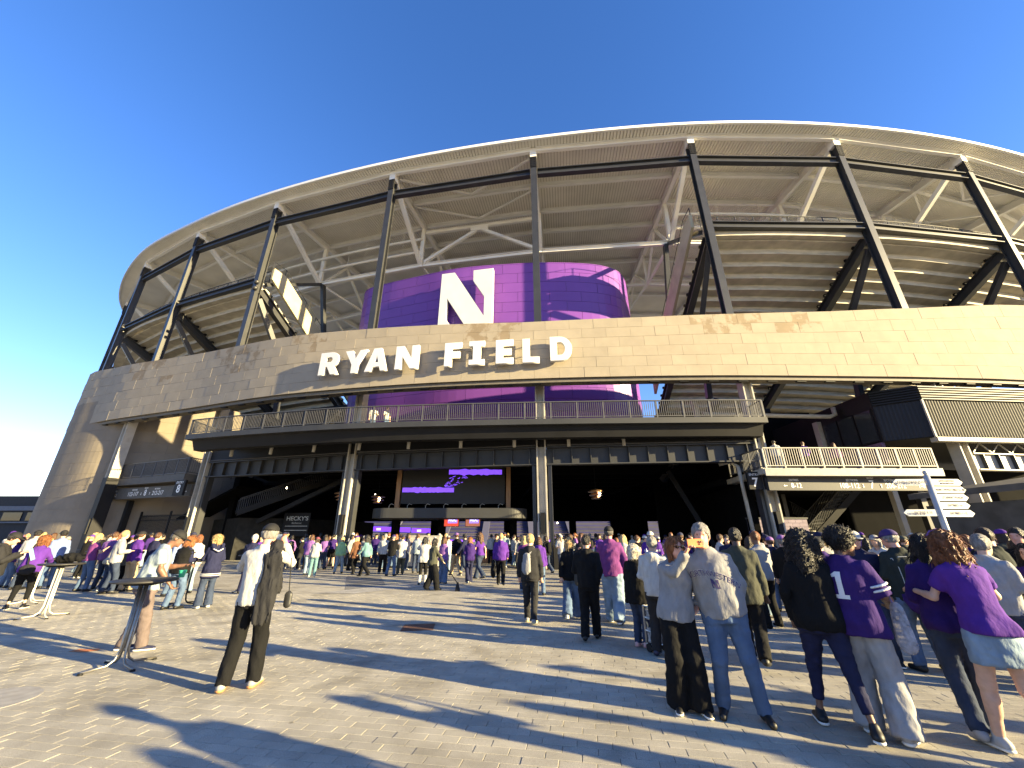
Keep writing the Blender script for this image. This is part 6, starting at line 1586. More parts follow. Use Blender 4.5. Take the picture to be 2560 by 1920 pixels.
# ---- middle distance: the crowd in front of the hall
MID = (
 ((-10.36, 21.66), 10, 'blond boy in purple top with a dark backpack', 1.66, 'm', ('short', 'blond'), None, ('sweat', 'purple'), ('jeans', 'black'), 'stand'),
 ((-8.61, 18.66), 5, 'woman in maroon cap, pale grey hoodie and teal jeans', 1.60, 'f', ('bob', 'dbrown'), ('maroon',), ('hoodie', 'ltgrey'), ('jeans', 'teal'), 'stand'),
 ((-9.29, 19.56), 20, 'brown haired woman in lilac top and very pale jeans beside the maroon cap', 1.70, 'f', ('bob', 'brown'), None, ('sweat', 'lilac'), ('jeans', 'ltdenim'), 'close'),
 ((-9.99, 22.64), 0, 'dark haired woman in lilac tee and blue jeans left of the bare legged woman', 1.66, 'f', ('long', 'dbrown'), None, ('tee', 'lilac'), ('jeans', 'ddenim'), 'stand'),
 ((-9.70, 22.90), 5, 'bare legged woman in dark purple top and black shorts', 1.74, 'f', ('pony', 'black'), None, ('tank', 'dpurple'), ('shorts', 'black'), 'wide'),
 ((-8.18, 20.35), 12, 'woman in green and cream hoodie and pale jeans by the left hall column', 1.60, 'f', ('bob', 'blond'), None, ('hoodie', 'green'), ('jeans', 'ltdenim'), 'wide'),
 ((-9.42, 24.90), 0, 'white haired man in white shirt beside the left hall column', 1.82, 'm', ('short', 'white'), None, ('shirt', 'white'), ('jeans', 'ddenim'), 'stroll'),
 ((-7.31, 19.95), -30, 'woman in purple cap and rust brown coat', 1.66, 'f', ('long', 'blond'), ('purple',), ('coat', 'brown'), ('trousers', 'black'), 'stroll'),
 ((-6.38, 18.66), -55, 'woman with long black curls in denim jacket striding left', 1.68, 'f', ('curly', 'black'), None, ('jacket', 'teal'), ('trousers', 'black'), 'walk'),
 ((-8.58, 26.56), 20, 'woman with long red hair in white tee and jeans', 1.70, 'f', ('long', 'red'), None, ('tee', 'white'), ('jeans', 'denim'), 'stand'),
 ((-6.13, 20.35), 10, 'man in white shirt and black trousers seen from behind, left of the purple cap man', 1.74, 'm', ('short', 'grey'), None, ('shirt', 'white'), ('trousers', 'black'), 'stand'),
 ((-5.40, 19.19), 30, 'man in purple cap, black jacket and blue jeans', 1.70, 'm', ('short', 'grey'), ('dpurple',), ('jacket', 'black'), ('jeans', 'denim'), 'wide'),
 ((-5.16, 19.95), 0, 'person in navy cap and white hooded coat with dark trousers', 1.68, 'm', ('short', 'brown'), ('navy',), ('coat', 'white'), ('trousers', 'olive'), 'stand'),
 ((-4.59, 20.56), 5, 'man in pale blue shirt and dark jeans left of the bar', 1.74, 'm', ('short', 'brown'), None, ('shirt', 'ltblue'), ('jeans', 'ddenim'), 'stand'),
 ((-3.28, 15.90), 10, 'woman with long black hair in white jersey, black tights and white boots', 1.62, 'f', ('long', 'black'), None, ('jersey', 'white'), ('leggings', 'black'), 'stand'),
 ((-2.64, 14.35), 68, 'woman in black jacket and baggy black trousers with a long handled dust pan', 1.58, 'f', ('bob', 'black'), None, ('jacket', 'olive'), ('baggy', 'black'), 'stroll'),
 ((-2.62, 16.28), 40, 'woman in bright purple top and blue jeans behind the dust pan woman', 1.60, 'f', ('bob', 'brown'), None, ('sweat', 'lilac'), ('wide', 'denim'), 'stand'),
 ((-3.19, 21.21), -10, 'person in white sweatshirt and pale jeans in front of the bar', 1.66, 'm', ('short', 'brown'), ('grey',), ('sweat', 'white'), ('jeans', 'ltdenim'), 'stand'),
 ((-2.48, 19.01), -25, 'man in black jacket and khaki trousers walking left past the bar', 1.78, 'm', ('short', 'brown'), ('lilac',), ('jacket', 'black'), ('trousers', 'khaki'), 'walkr'),
 ((-2.06, 18.66), -60, 'man in dark cap and navy jacket striding left past the bar', 1.74, 'm', ('short', 'black'), ('charcoal',), ('jacket', 'navy'), ('jeans', 'ddenim'), 'walk'),
 ((-1.61, 16.28), -15, 'woman with long red hair in navy top and flared navy trousers', 1.62, 'f', ('long', 'auburn'), None, ('hoodie', 'dpurple'), ('flare', 'navy'), 'stroll'),
 ((-1.32, 17.53), -50, 'woman with big brown curls in purple tee striding left', 1.76, 'f', ('curly', 'brown'), None, ('tee', 'purple'), ('flare', 'ddenim'), 'walk'),
 ((-1.33, 26.92), 5, 'person in white hoodie standing at the wooden bar', 1.72, 'm', ('short', 'black'), None, ('hoodie', 'white'), ('trousers', 'black'), 'stand'),
 ((-0.40, 15.31), 2, 'man in purple hoodie and black trousers carrying a black bag', 1.74, 'm', ('short', 'blond'), None, ('hoodie', 'purple'), ('jeans', 'black'), 'walkr'),
 ((0.09, 24.90), 60, 'person in grey jacket and pale jeans right of the purple hoodie man', 1.70, 'm', ('short', 'dbrown'), None, ('jacket', 'ltgrey'), ('jeans', 'ltdenim'), 'stand'),
 ((0.41, 14.00), 0, 'woman with long straight blond hair left of the grey sling bag', 1.66, 'f', ('long', 'blond'), None, ('tee', 'plum'), ('jeans', 'ddenim'), 'stand'),
 ((0.84, 13.20), 5, 'person in purple hoodie beside the centre hall column', 1.62, 'f', ('bob', 'brown'), None, ('hoodie', 'purple'), ('jeans', 'denim'), 'stand'),
 ((2.65, 26.92), 20, 'man in green shirt and jeans right of the centre column', 1.74, 'm', ('short', 'brown'), None, ('tee', 'dgreen'), ('jeans', 'ltdenim'), 'stand'),
 ((2.71, 24.00), 0, 'person in white cap and cream top with black trousers right of the centre column', 1.76, 'm', ('short', 'brown'), ('white',), ('sweat', 'cream'), ('trousers', 'charcoal'), 'stand'),
 ((2.13, 15.50), 10, 'person in white hoodie beyond the blond woman in black', 1.70, 'm', ('short', 'brown'), None, ('hoodie', 'white'), ('jeans', 'denim'), 'stand'),
 ((2.17, 13.20), 180, 'woman in dark sunglasses and dark scarf facing the camera', 1.74, 'f', ('bob', 'brown'), None, ('jacket', 'charcoal'), ('jeans', 'black'), 'stand'),
 ((3.02, 13.60), 15, 'person in purple hoodie left of the tall purple jacket man', 1.70, 'm', ('short', 'brown'), None, ('hoodie', 'purple'), ('jeans', 'denim'), 'stand'),
 ((3.42, 13.00), 0, 'woman with long reddish blond hair right of the tall purple jacket man', 1.70, 'f', ('long', 'blond'), None, ('shirt', 'white'), ('jeans', 'ddenim'), 'stroll'),
)
MP = {}
for a in MID:
    arm = {'woman with long black hair in white jersey, black tights and white boots': ('camera', 'camera'), 'man in purple hoodie and black trousers carrying a black bag': ('down', 'swingf'), 'woman in black jacket and baggy black trousers with a long handled dust pan': ('bent', ((0.1, 0.5, -0.8), (0.0, 0.6, -0.8)))}.get(a[2], (None, None))
    if 'walk' in a[9]: arm = ('swingf', 'swingb') if a[9] == 'walk' else ('swingb', 'swingf')
    if 'carrying' in a[2]: arm = ('down', 'swingf')
    MP[a[2]] = person(a[0], a[1], a[2], a[3], a[4], random.Random(a[2]).choice(['light', 'light', 'tan', 'red']), hair=a[5], cap=a[6], top=a[7], bot=a[8], legs=a[9], arms=arm, det=1, shoe=random.Random(a[2]).choice(['white', 'black', 'grey', 'black']), group='crowd walking in front of the hall', head=(random.Random(a[2] + 'h').uniform(-30, 30), 4))
q = MP['man in purple hoodie and black trousers carrying a black bag']
b = blob('tote_bag', [('c', (0, 0, 0.12), (0.0, 0.0, 0.38), 0.19, 0.15, ((1, 0, 0), 0.5))], 0.02, cloth('black')); b.location = w_pt(q, q['wr'][-1] + np.array([-0.03, 0.02, -0.55])); tag(b, 'black soft bag carried by the man in the purple hoodie', 'bag')
q = MP['woman in black jacket and baggy black trousers with a long handled dust pan']; w0 = w_pt(q, q['wr'][1] + q['hd'][1] * 0.08)
dp = tag(empty('dust_pan', (w0.x + 0.5, w0.y - 0.1, 0)), 'black long handled dust pan held out over the paving', 'dust pan')
m = MB(); m.tube([w0 - dp.location, V(0.0, 0, 0.22)], 0.014, 6); m.build('handle', M_black, dp); m = MB(); m.hexa([(-0.07, -0.06, 0.0), (0.09, -0.06, 0.0), (0.09, 0.06, 0.0), (-0.07, 0.06, 0.0), (-0.02, -0.02, 0.25), (0.03, -0.02, 0.25), (0.03, 0.02, 0.25), (-0.02, 0.02, 0.25)]); m.build('scoop', M_black, dp)
q = MP['woman with long black hair in white jersey, black tights and white boots']
for s in (-1, 1):
    g = SDF(q['foot'][s] - 0.2, q['foot'][s] + np.array([0.2, 0.25, 0.45]), 0.017); g.cone(q['foot'][s] + np.array([0, 0, -0.03]), q['foot'][s] * 0.35 + q['knee'][s] * 0.65, 0.058, 0.066, 0.0, cap=1); g.cone(q['foot'][s] + np.array([0, -.03, -0.035]), q['foot'][s] + np.array([0, .15, -0.05]), 0.05, 0.042, 0.02); link('boot', g.mesh('boot'), cloth('white'), q['o'])

P27 = person((0.38, 9.21), 8, 'person with pale hair in grey hoodie with a grey sling bag walking to the hall', 1.70, hair=('short', 'blond'), top=('hoodie', 'charcoal'), bot=('jeans', 'charcoal'), shoe='grey', sole='yellow', arms=('down', 'down'), legs='strollr', det=2, head=(12, 6))
strap(P27, [(0.12, 0.08, 1.42), (0.09, -0.05, 1.50), (0.03, -0.16, 1.36), (-0.10, -0.19, 1.18)], cloth('grey'), 0.03)
b = blob('sling_bag', [('c', (0, 0, -0.13), (0.02, 0, 0.12), 0.10, 0.08, ((0, 1, 0), 0.5))], 0.014, cloth('grey'), noise=0.004); b.location = w_pt(P27, (-0.05, -0.215, 1.17)); b.rotation_euler = P27['o'].rotation_euler; tag(b, 'grey sling bag on the back of the grey hoodie', 'bag')
P34 = person((1.28, 9.49), 5, 'blond woman in black jacket and wide blue jeans with a dark shoulder bag', 1.62, 'f', hair=('bob', 'blond'), top=('jacket', 'black'), bot=('wide', 'denim'), shoe='white', sole='white', arms=('swingb', 'bent'), legs='walk', det=2, head=(15, 0))
b = blob('shoulder_bag', [('c', (0, 0, -0.1), (0, 0, 0.14), 0.13, 0.10, ((1, 0, 0), 0.45))], 0.016, cloth('tweed'), noise=0.004); b.location = w_pt(P34, (0.16, -0.20, 0.98)); tag(b, 'dark grey shoulder bag behind the blond woman in black', 'bag'); strap(P34, [(0.08, 0.05, 1.46), (0.09, -0.05, 1.48), (0.13, -0.17, 1.30), (0.16, -0.20, 1.1)], cloth('tweed'), 0.03)
P35 = person((1.36, 7.81), 5, 'man dressed all in black with short dark hair walking to the hall', 1.68, sk='tan', hair=('fade', 'black'), top=('hoodie', 'black'), bot=('trousers', 'black'), arms=('bent', ((0.12, -0.25, -1), (-0.25, 0.1, -0.8))), legs='stroll', det=2)
P36 = person((2.11, 9.17), 6, 'tall man in purple pullover, light jeans and black cap', 1.86, sk='red', hair=('short', 'dgrey'), cap=('black',), top=('jacket', 'plum'), bot=('baggy', 'ltdenim'), shoe='navy', sole='white', arms=('down', 'pocket'), legs='strollr', det=2, fat=0.02)
P37 = person((2.10, 7.40), 25, 'short white haired woman in black fleece, jeans and pink shoes', 1.53, 'f', hair=('curlybob', 'white'), top=('coat', 'black'), bot=('jeans', 'ddenim'), shoe='pink', sole='pink', arms=('bent', 'down'), legs='close', det=2, fat=0.03)
P38 = person((4.02, 12.20), 186, 'man in white cap and purple baseball jersey facing the camera with a bottle', 1.78, hair=('short', 'dbrown'), cap=('white',), top=('jersey', 'purple'), bot=('jeans', 'denim'), arms=('down', 'bent'), det=2, sk='tan')
decal(P38, 'top', text_mesh('Northwestern', 0.088, depth=0, bold=0.02, shear=0.3, sx=0.85), (0.0, 0.3, 1.25), (-1, 0, 0.06), (0.06, 0, 1), mat('jersey_white', (0.65, 0.65, 0.63), 0.8), 'script')
m = MB(); m.lathe([(0.03, 0), (0.033, 0.02), (0.033, 0.14), (0.014, 0.19), (0.014, 0.22), (0.004, 0.222)], (0, 0, 0), 12); o = m.build('bottle', mat('bottle_clear', (0.45, 0.42, 0.55), 0.15), None, True); o.location = w_pt(P38, P38['wr'][1] + P38['hd'][1] * 0.11 + np.array([-0.0, 0.035, -0.08])); tag(o, 'clear drink bottle in the hand of the baseball jersey man', 'bottle')
P39 = person((2.26, 6.87), 15, 'grey haired man in white hoodie and charcoal trousers behind the selfie woman', 1.66, sk='tan', hair=('fade', 'grey'), top=('hoodie', 'white'), bot=('trousers', 'charcoal'), shoe='navy', arms=('bent', 'down'), det=2)
# clear rolling case
rc = tag(empty('rolling_case', (*(2.26, 7.17), 0)), 'silver framed clear rolling case beside the white haired woman', 'case'); rc.rotation_euler = (0, 0, 0.4)
m = MB()
for sx in (-0.13, 0.13):
    for sy in (-0.08, 0.08): m.tube([V(sx, sy, 0.08), V(sx, sy, 0.62)], 0.012, 6)
for z in (0.1, 0.28, 0.46, 0.62): m.tube([V(-0.13, -0.08, z), V(0.13, -0.08, z), V(0.13, 0.08, z), V(-0.13, 0.08, z), V(-0.13, -0.08, z)], 0.012, 6)
m.build('frame', M_chrome, rc)
m = MB(); m.box((0, 0, 0.22), (0.22, 0.12, 0.2)); m.box((0, 0, 0.5), (0.2, 0.12, 0.14)); m.build('contents', mat('case_grey', (0.25, 0.25, 0.25), 0.4, 0.6, 25), rc)
for sx in (-0.14, 0.14):
    m = MB(); m.tube([V(sx - 0.02, 0, 0.06), V(sx + 0.02, 0, 0.06)], 0.06, 14); m.build('wheel', M_black, rc)
m = MB(); m.tube([V(-0.06, 0, 0.62), V(-0.06, 0, 1.0), V(0.06, 0, 1.0), V(0.06, 0, 0.62)], 0.008, 6); m.build('handle', M_purple, rc)

# ---- the selfie couple
C1 = person((1.81, 4.95), 166, 'woman in grey hoodie and wide black trousers taking a selfie', 1.66, 'f', sk='red', hair=('bob', 'red'), top=('hoodie', 'grey'), bot=('wide', 'black'), shoe='black', sole='white', arms=('hip', ((-0.22, 0.80, -0.12), (-0.50, 0.42, 0.85))), legs=((-0.12, 0.06, 0), (0.10, 0.0, 0)), lean=(-0.08, -0.02), head=(-12, 0), det=2, extras=('sunglasses',))
C2 = person((2.27, 4.81), 174, 'man in grey university sweatshirt and blue jeans leaning into the selfie', 1.80, sk='red', hair=('short', 'grey'), top=('sweat', 'grey'), bot=('jeans', 'denim'), shoe='black', arms=(((0.34, -0.15, -0.9), (-0.22, -0.35, -0.9)), ((0.35, -0.25, -0.85), (0.2, -0.5, -0.7))), legs=((-0.20, 0.05, 0), (0.14, 0.0, 0)), lean=(0.09, 0.03), head=(8, 2), det=2, fat=0.035)
M_nav = mat('print_navy', (0.035, 0.025, 0.10), 0.8); M_prw = mat('print_white', (0.55, 0.54, 0.52), 0.8)
decal(C2, 'top', arch_text('NORTHWESTERN', 0.082, 0.42, bold=0.03, sx=0.82), (0.07, 0.4, 1.255), (-1, 0, -0.16), (0.16, 0, 1), M_prw, 'print_edge', 0.002)
decal(C2, 'top', arch_text('NORTHWESTERN', 0.082, 0.42, bold=0.006, sx=0.82), (0.07, 0.4, 1.255), (-1, 0, -0.16), (0.16, 0, 1), M_nav, 'print', 0.005)
NS = [(x / 4.4 * 0.075 - 0.037, y / 5.05 * 0.085 - 0.042) for x, y in NL]
decal(C2, 'top', flat_shape('print_n', [NS], 0.0), (0.05, 0.4, 1.165), (-1, 0, -0.16), (0.16, 0, 1), M_nav, 'print_n', 0.004)
hw = w_pt(C1, C1['wr'][1] + C1['hd'][1] * 0.12)
me = flat_shape('phone', [[(-0.08, -0.04), (0.08, -0.04), (0.08, 0.04), (-0.08, 0.04)]], 0.011, 0.002); me.transform(frame_mat((0, 0, 0), (1, 0.05, 0.02), (0, 0.12, 1))); o = link('phone', me, mat('phone_orange', (0.75, 0.22, 0.06), 0.35)); o.location = (hw.x + 0.045, hw.y - 0.015, hw.z + 0.02); tag(o, 'orange phone held up sideways for the selfie', 'phone')
for i in range(3):
    m = MB(); m.lathe([(0.009, -0.004), (0.009, 0.004), (0.007, 0.005), (0.001, 0.005)], (0, 0, 0), 12); q = m.build('camera_lens', M_phb, o); q.rotation_euler = (R(90), 0, 0); q.location = (0.045 + 0.02 * (i % 2), -0.008, 0.012 - 0.022 * (i // 2))

# ---- right foreground
R1 = person((3.38, 6.38), 2, 'man with close cropped hair in grey cardigan and black trousers walking away', 1.78, sk='dark', hair=('buzz', 'black'), top=('blazer', 'olive'), bot=('trousers', 'black'), arms=('down', 'down'), legs='walkr', det=2)
for a in (
 ((5.49, 9.80), 20, 'person in maroon sweater just beyond the grey cardigan man', 1.66, 'f', 'tan', ('long', 'dbrown'), None, ('sweat', 'maroon'), ('jeans', 'ltdenim')),
 ((6.59, 11.50), 30, 'man in navy cap and white hoodie beside the lilac block wall', 1.80, 'm', 'light', ('short', 'brown'), ('navy',), ('hoodie', 'white'), ('jeans', 'denim')),
 ((6.11, 12.00), 185, 'boy in navy hoodie holding a drink behind the selfie man', 1.68, 'm', 'light', ('short', 'dbrown'), None, ('hoodie', 'navy'), ('jeans', 'denim')),
 ((6.63, 13.50), 60, 'person in white shirt behind the orange phone', 1.70, 'm', 'light', ('short', 'brown'), None, ('shirt', 'white'), ('jeans', 'denim')),
 ((5.60, 14.00), 10, 'person in navy cap behind the selfie woman', 1.76, 'm', 'light', ('short', 'brown'), ('navy',), ('jacket', 'dpurple'), ('jeans', 'denim')),
 ((4.57, 15.50), 60, 'person in dark vest with striped sleeves beyond the white haired woman', 1.66, 'm', 'light', ('short', 'brown'), None, ('vest', 'black'), ('jeans', 'ddenim')),
 ((5.17, 16.50), 120, 'person in white cap and navy top deep in the hall entrance', 1.66, 'm', 'light', ('short', 'black'), ('white',), ('sweat', 'navy'), ('jeans', 'ddenim')),
 ((6.41, 10.50), 0, 'person in lilac cap with a pale grey backpack', 1.64, 'm', 'light', ('short', 'brown'), ('lilac',), ('jacket', 'navy'), ('jeans', 'denim')),
 ((5.75, 9.00), 0, 'person in faded lilac cap and black jacket left of the curly haired woman', 1.68, 'm', 'light', ('short', 'grey'), ('lilac',), ('jacket', 'black'), ('jeans', 'ddenim')),
 ((5.93, 8.20), 10, 'person in black knit hat between the curly hair and the number one jersey', 1.62, 'm', 'light', ('short', 'black'), ('black',), ('hoodie', 'dpurple'), ('jeans', 'denim')),
 ((8.18, 9.50), 200, 'person in grey hat and white top behind the white cap man', 1.68, 'f', 'light', ('bob', 'grey'), ('grey',), ('shirt', 'white'), ('jeans', 'denim')),
 ((10.14, 11.50), 150, 'person in black cap and white tee deep under the entry 7 beam', 1.66, 'm', 'light', ('short', 'black'), ('black',), ('tee', 'white'), ('jeans', 'denim')),
 ((7.31, 7.60), 20, 'bald man just beyond the purple cap man', 1.72, 'm', 'red', ('bald', 'grey'), None, ('jacket', 'charcoal'), ('jeans', 'ddenim')),
 ((9.22, 11.00), 10, 'woman in long black coat behind the white cap', 1.62, 'f', 'tan', ('long', 'black'), None, ('coat', 'black'), ('trousers', 'black')),
 ((9.81, 10.00), 40, 'person with brown hair under the direction post', 1.66, 'm', 'light', ('short', 'brown'), None, ('jacket', 'olive'), ('jeans', 'denim')),
 ((11.08, 12.00), 70, 'person in olive cap in the shade below the direction post', 1.66, 'm', 'tan', ('short', 'brown'), ('olive',), ('jacket', 'olive'), ('jeans', 'ddenim')),
 ((10.00, 12.50), 0, 'person in dark hoodie by the foot of the steel stair', 1.70, 'm', 'light', ('short', 'dbrown'), None, ('hoodie', 'charcoal'), ('jeans', 'ddenim'))):
    person(a[0], a[1], a[2], a[3], a[4], a[5], hair=a[6], cap=a[7], top=a[8], bot=a[9], det=1, group='crowd at the right of the plaza')
R6 = person((3.07, 4.50), -8, 'woman with big black curls in black jacket and navy leggings', 1.72, 'f', sk='brown', hair=('curly', 'black'), top=('jacket', 'black'), bot=('leggings', 'navy'), shoe='black', sole='white', arms=('pocket', 'bent'), legs=((-0.16, 0.10, 0), (0.18, -0.22, 0.02)), det=2, fat=0.03, head=(10, 8))
R7 = person((3.36, 4.38), 14, 'person in purple number 1 jersey and pale grey wide sweatpants', 1.74, 'f', sk='brown', hair=('afro', 'black'), top=('jersey', 'dpurple'), bot=('wide', 'ltgrey'), shoe='ltgrey', sole='white', arms=('bent', ((0.28, 0.12, -0.95), (-0.1, 0.85, -0.35))), legs=((-0.13, 0.02, 0), (0.14, -0.04, 0)), det=2, fat=0.02, head=(55, 8))
decal(R7, 'top', flat_shape('number', [[(-0.06, -0.12), (0.06, -0.12), (0.06, -0.085), (0.025, -0.085), (0.025, 0.12), (-0.02, 0.12), (-0.06, 0.09), (-0.06, 0.065), (-0.022, 0.075), (-0.022, -0.085), (-0.06, -0.085)]], 0.0), (-0.03, -0.4, 1.23), (1, 0, 0), (0, 0, 1), mat('number_white', (0.62, 0.62, 0.62), 0.8), 'number', 0.004)
for f in (0.62, 0.76):
    g = SDF(R7['sh'][1] - 0.35, R7['sh'][1] + 0.3, 0.010); u = (R7['el'][1] - R7['sh'][1]); a_ = R7['sh'][1] + u * f; g.cone(a_, a_ + u * 0.07, 0.094, 0.094, 0.0, cap=2); link('sleeve_stripe', g.mesh('sleeve_stripe'), MATS['number_white'], R7['top'])
b = blob('clear_bag', [('c', (0, 0, -0.16), (0, 0, 0.1), 0.10, 0.07, ((1, 0, 0), 0.5))], 0.014, mat('clear_plastic', (0.45, 0.45, 0.5), 0.12, 0.5, 14, 0.4, 40, alpha=0.55)); b.location = w_pt(R7, (0.30, 0.10, 0.93)); tag(b, 'clear plastic bag hanging at the side of the number 1 jersey', 'bag')
strap(R7, [(0.17, 0.06, 1.43), (0.24, 0.09, 1.3), (0.29, 0.10, 1.05)], mat('bag_edge', (0.2, 0.15, 0.35), 0.5), 0.012)
R8 = person((5.24, 6.49), 178, 'man in white cap and dark sunglasses wearing a navy hoodie, facing the camera', 1.74, sk='red', hair=('short', 'grey'), cap=('white',), top=('hoodie', 'navy'), bot=('jeans', 'ddenim'), shoe='black', sole='white', arms=('down', 'down'), head=(-18, 5), det=2, extras=('sunglasses',))
decal(R8, 'top', text_mesh('N1', 0.10, depth=0, bold=0.01), (0.02, 0.4, 1.27), (-1, 0, 0), (0, 0, 1), M_prw, 'print'); decal(R8, 'top', text_mesh('S', 0.09, depth=0, bold=0.01), (0.02, 0.4, 1.17), (-1, 0, 0), (0, 0, 1), M_prw, 'print')
R9 = person((5.57, 6.15), -30, 'man in purple cap and dark track jacket with white seams carrying a navy bag', 1.76, sk='red', hair=('short', 'grey'), cap=('dpurple',), top=('jacket', 'dgreen'), bot=('jeans', 'denim'), shoe='black', arms=('bent', 'bent'), legs='wide', head=(-25, 8), det=2, fat=0.03)
T_ = R9['top'].data; bv = BVHTree.FromPolygons([v.co.copy() for v in T_.vertices], [tuple(p.vertices) for p in T_.polygons])
for pl_ in (((-0.17, 1.36), (-0.08, 1.385), (0, 1.39), (0.08, 1.385), (0.17, 1.36)), ((-0.15, 1.36), (-0.13, 1.25), (-0.125, 1.12), (-0.13, 0.98), (-0.14, 0.88)), ((0.15, 1.36), (0.13, 1.25), (0.125, 1.12), (0.13, 0.98), (0.14, 0.88))):
    pts = []
    for (x, z) in pl_:
        h_ = bv.ray_cast(Vector((x, -0.7, z)), Vector((0, 1, 0)))[0]
        if h_ is not None: pts.append(h_)
    if len(pts) > 1: m = MB(); m.tube(pts, 0.005, 5); m.build('seam_piping', mat('piping_white', (0.45, 0.45, 0.42), 0.7), R9['top'])
b = blob('duffel_bag', [('c', (-0.16, 0, -0.02), (0.18, 0, -0.06), 0.15, 0.17, ((0, 1, 0), 0.6)), ('e', (0.05, 0, -0.16), (0.2, 0.12, 0.12))], 0.018, cloth('dpurple'), noise=0.008); b.location = w_pt(R9, (0.06, -0.26, 0.88)); b.rotation_euler = R9['o'].rotation_euler; tag(b, 'soft navy bag slung behind the purple cap man', 'bag')
R11 = person((4.18, 3.98), -38, 'woman with long wavy auburn hair in purple tee and denim skirt at the right edge', 1.72, 'f', sk='light', hair=('wavy', 'auburn'), top=('tee', 'purple'), bot=('skirt', 'ltdenim'), shoe='white', sole='white', arms=(((0.22, 0.35, -0.9), (-0.1, 0.98, 0.12)), ((0.40, 0.30, -0.8), (-0.15, 0.55, 0.9))), legs=((-0.10, 0.16, 0), (0.12, -0.20, 0.03)), lean=(0.0, 0.08), head=(10, 6), det=2)
m = MB(); m.tube([Vector(R11['wr'][-1] - R11['hd'][-1] * 0.02), Vector(R11['wr'][-1] + R11['hd'][-1] * 0.005)], 0.034, 12); m.build('wrist_band', cloth('dpurple'), R11['o'])
m = MB(); m.tube([Vector(R11['H'](-0.10, 0.02, 0.085)), Vector(R11['H'](-0.05, 0.035, 0.135)), Vector(R11['H'](0.0, 0.04, 0.15)), Vector(R11['H'](0.05, 0.035, 0.135)), Vector(R11['H'](0.10, 0.02, 0.085))], 0.013, 6); m.build('headband', cloth('lilac'), R11['o'], True)
R12 = person((4.21, 4.34), -12, 'woman with long dark braids in purple top and jeans behind the denim skirt', 1.70, 'f', sk='brown', hair=('long', 'black'), top=('sweat', 'dpurple'), bot=('jeans', 'ddenim'), shoe='ltgrey', arms=('bent', 'bent'), legs='stroll', det=2, head=(20, 5))
for a in (
 ((5.96, 5.40), 30, 'person in pale grey plaid jacket beyond the braided woman', 1.68, 'm', 'light', ('short', 'grey'), None, ('jacket', 'ltgrey'), ('jeans', 'ddenim'), 2),
 ((7.01, 6.20), -65, 'man with cropped dark hair in dark green jacket facing left', 1.78, 'm', 'red', ('fade', 'dbrown'), None, ('jacket', 'dgreen'), ('trousers', 'black'), 2),
 ((7.95, 6.60), 200, 'man with dark hair facing the camera at the right edge', 1.78, 'm', 'red', ('short', 'black'), None, ('jacket', 'black'), ('jeans', 'black'), 2),
 ((6.53, 5.40), 190, 'smiling woman with dark hair and navy sweatshirt at the right edge', 1.58, 'f', 'tan', ('long', 'black'), None, ('sweat', 'dpurple'), ('jeans', 'ddenim'), 2),
 ((9.01, 7.60), 150, 'person in dark purple hooded top near the kiosk', 1.60, 'f', 'tan', ('long', 'dbrown'), None, ('hoodie', 'dpurple'), ('jeans', 'black'), 1)):
    person(a[0], a[1], a[2], a[3], a[4], a[5], hair=a[6], cap=a[7], top=a[8], bot=a[9], det=a[10], group='people at the right edge', arms=('bent', 'cross') if 'woman' in a[2] else ('down', 'bent'))

# ---- on the balconies
for (x, y, z, yw, lab, tp, bt, hr) in (
  (-8.9, 24.2, 7.75, 170, 'person in white jersey at the balcony rail beside the left column', ('jersey', 'white'), ('jeans', 'denim'), ('short', 'brown')),
  (-8.1, 24.4, 7.75, 150, 'person with red cap on the balcony next to the white jersey', ('tee', 'white'), ('jeans', 'denim'), ('short', 'auburn')),
  (14.6, 21.6, 4.9, 0, 'person in white hoodie behind the entry 7 railing', ('hoodie', 'white'), ('jeans', 'denim'), ('short', 'black')),
  (16.4, 21.9, 4.9, 20, 'person in purple top behind the entry 7 railing', ('sweat', 'purple'), ('jeans', 'black'), ('short', 'brown')),
  (18.3, 22.1, 4.9, -10, 'person in plum jacket behind the entry 7 railing', ('jacket', 'plum'), ('jeans', 'black'), ('long', 'brown')),
  (16.6, 28.4, 5.85, 0, 'person in black printed jacket on the upper landing', ('jacket', 'black'), ('jeans', 'black'), ('short', 'black')),
  (17.9, 28.4, 5.85, 60, 'person in blue shirt on the upper landing', ('shirt', 'blue'), ('jeans', 'denim'), ('short', 'brown')),
  (19.5, 28.3, 5.85, 180, 'person in white tee on the upper landing', ('tee', 'white'), ('jeans', 'denim'), ('bob', 'black'))):
    p = person((x, y), yw, lab, 1.72, hair=hr, top=tp, bot=bt, det=0, group='people on the balconies'); p['o'].location.z = z

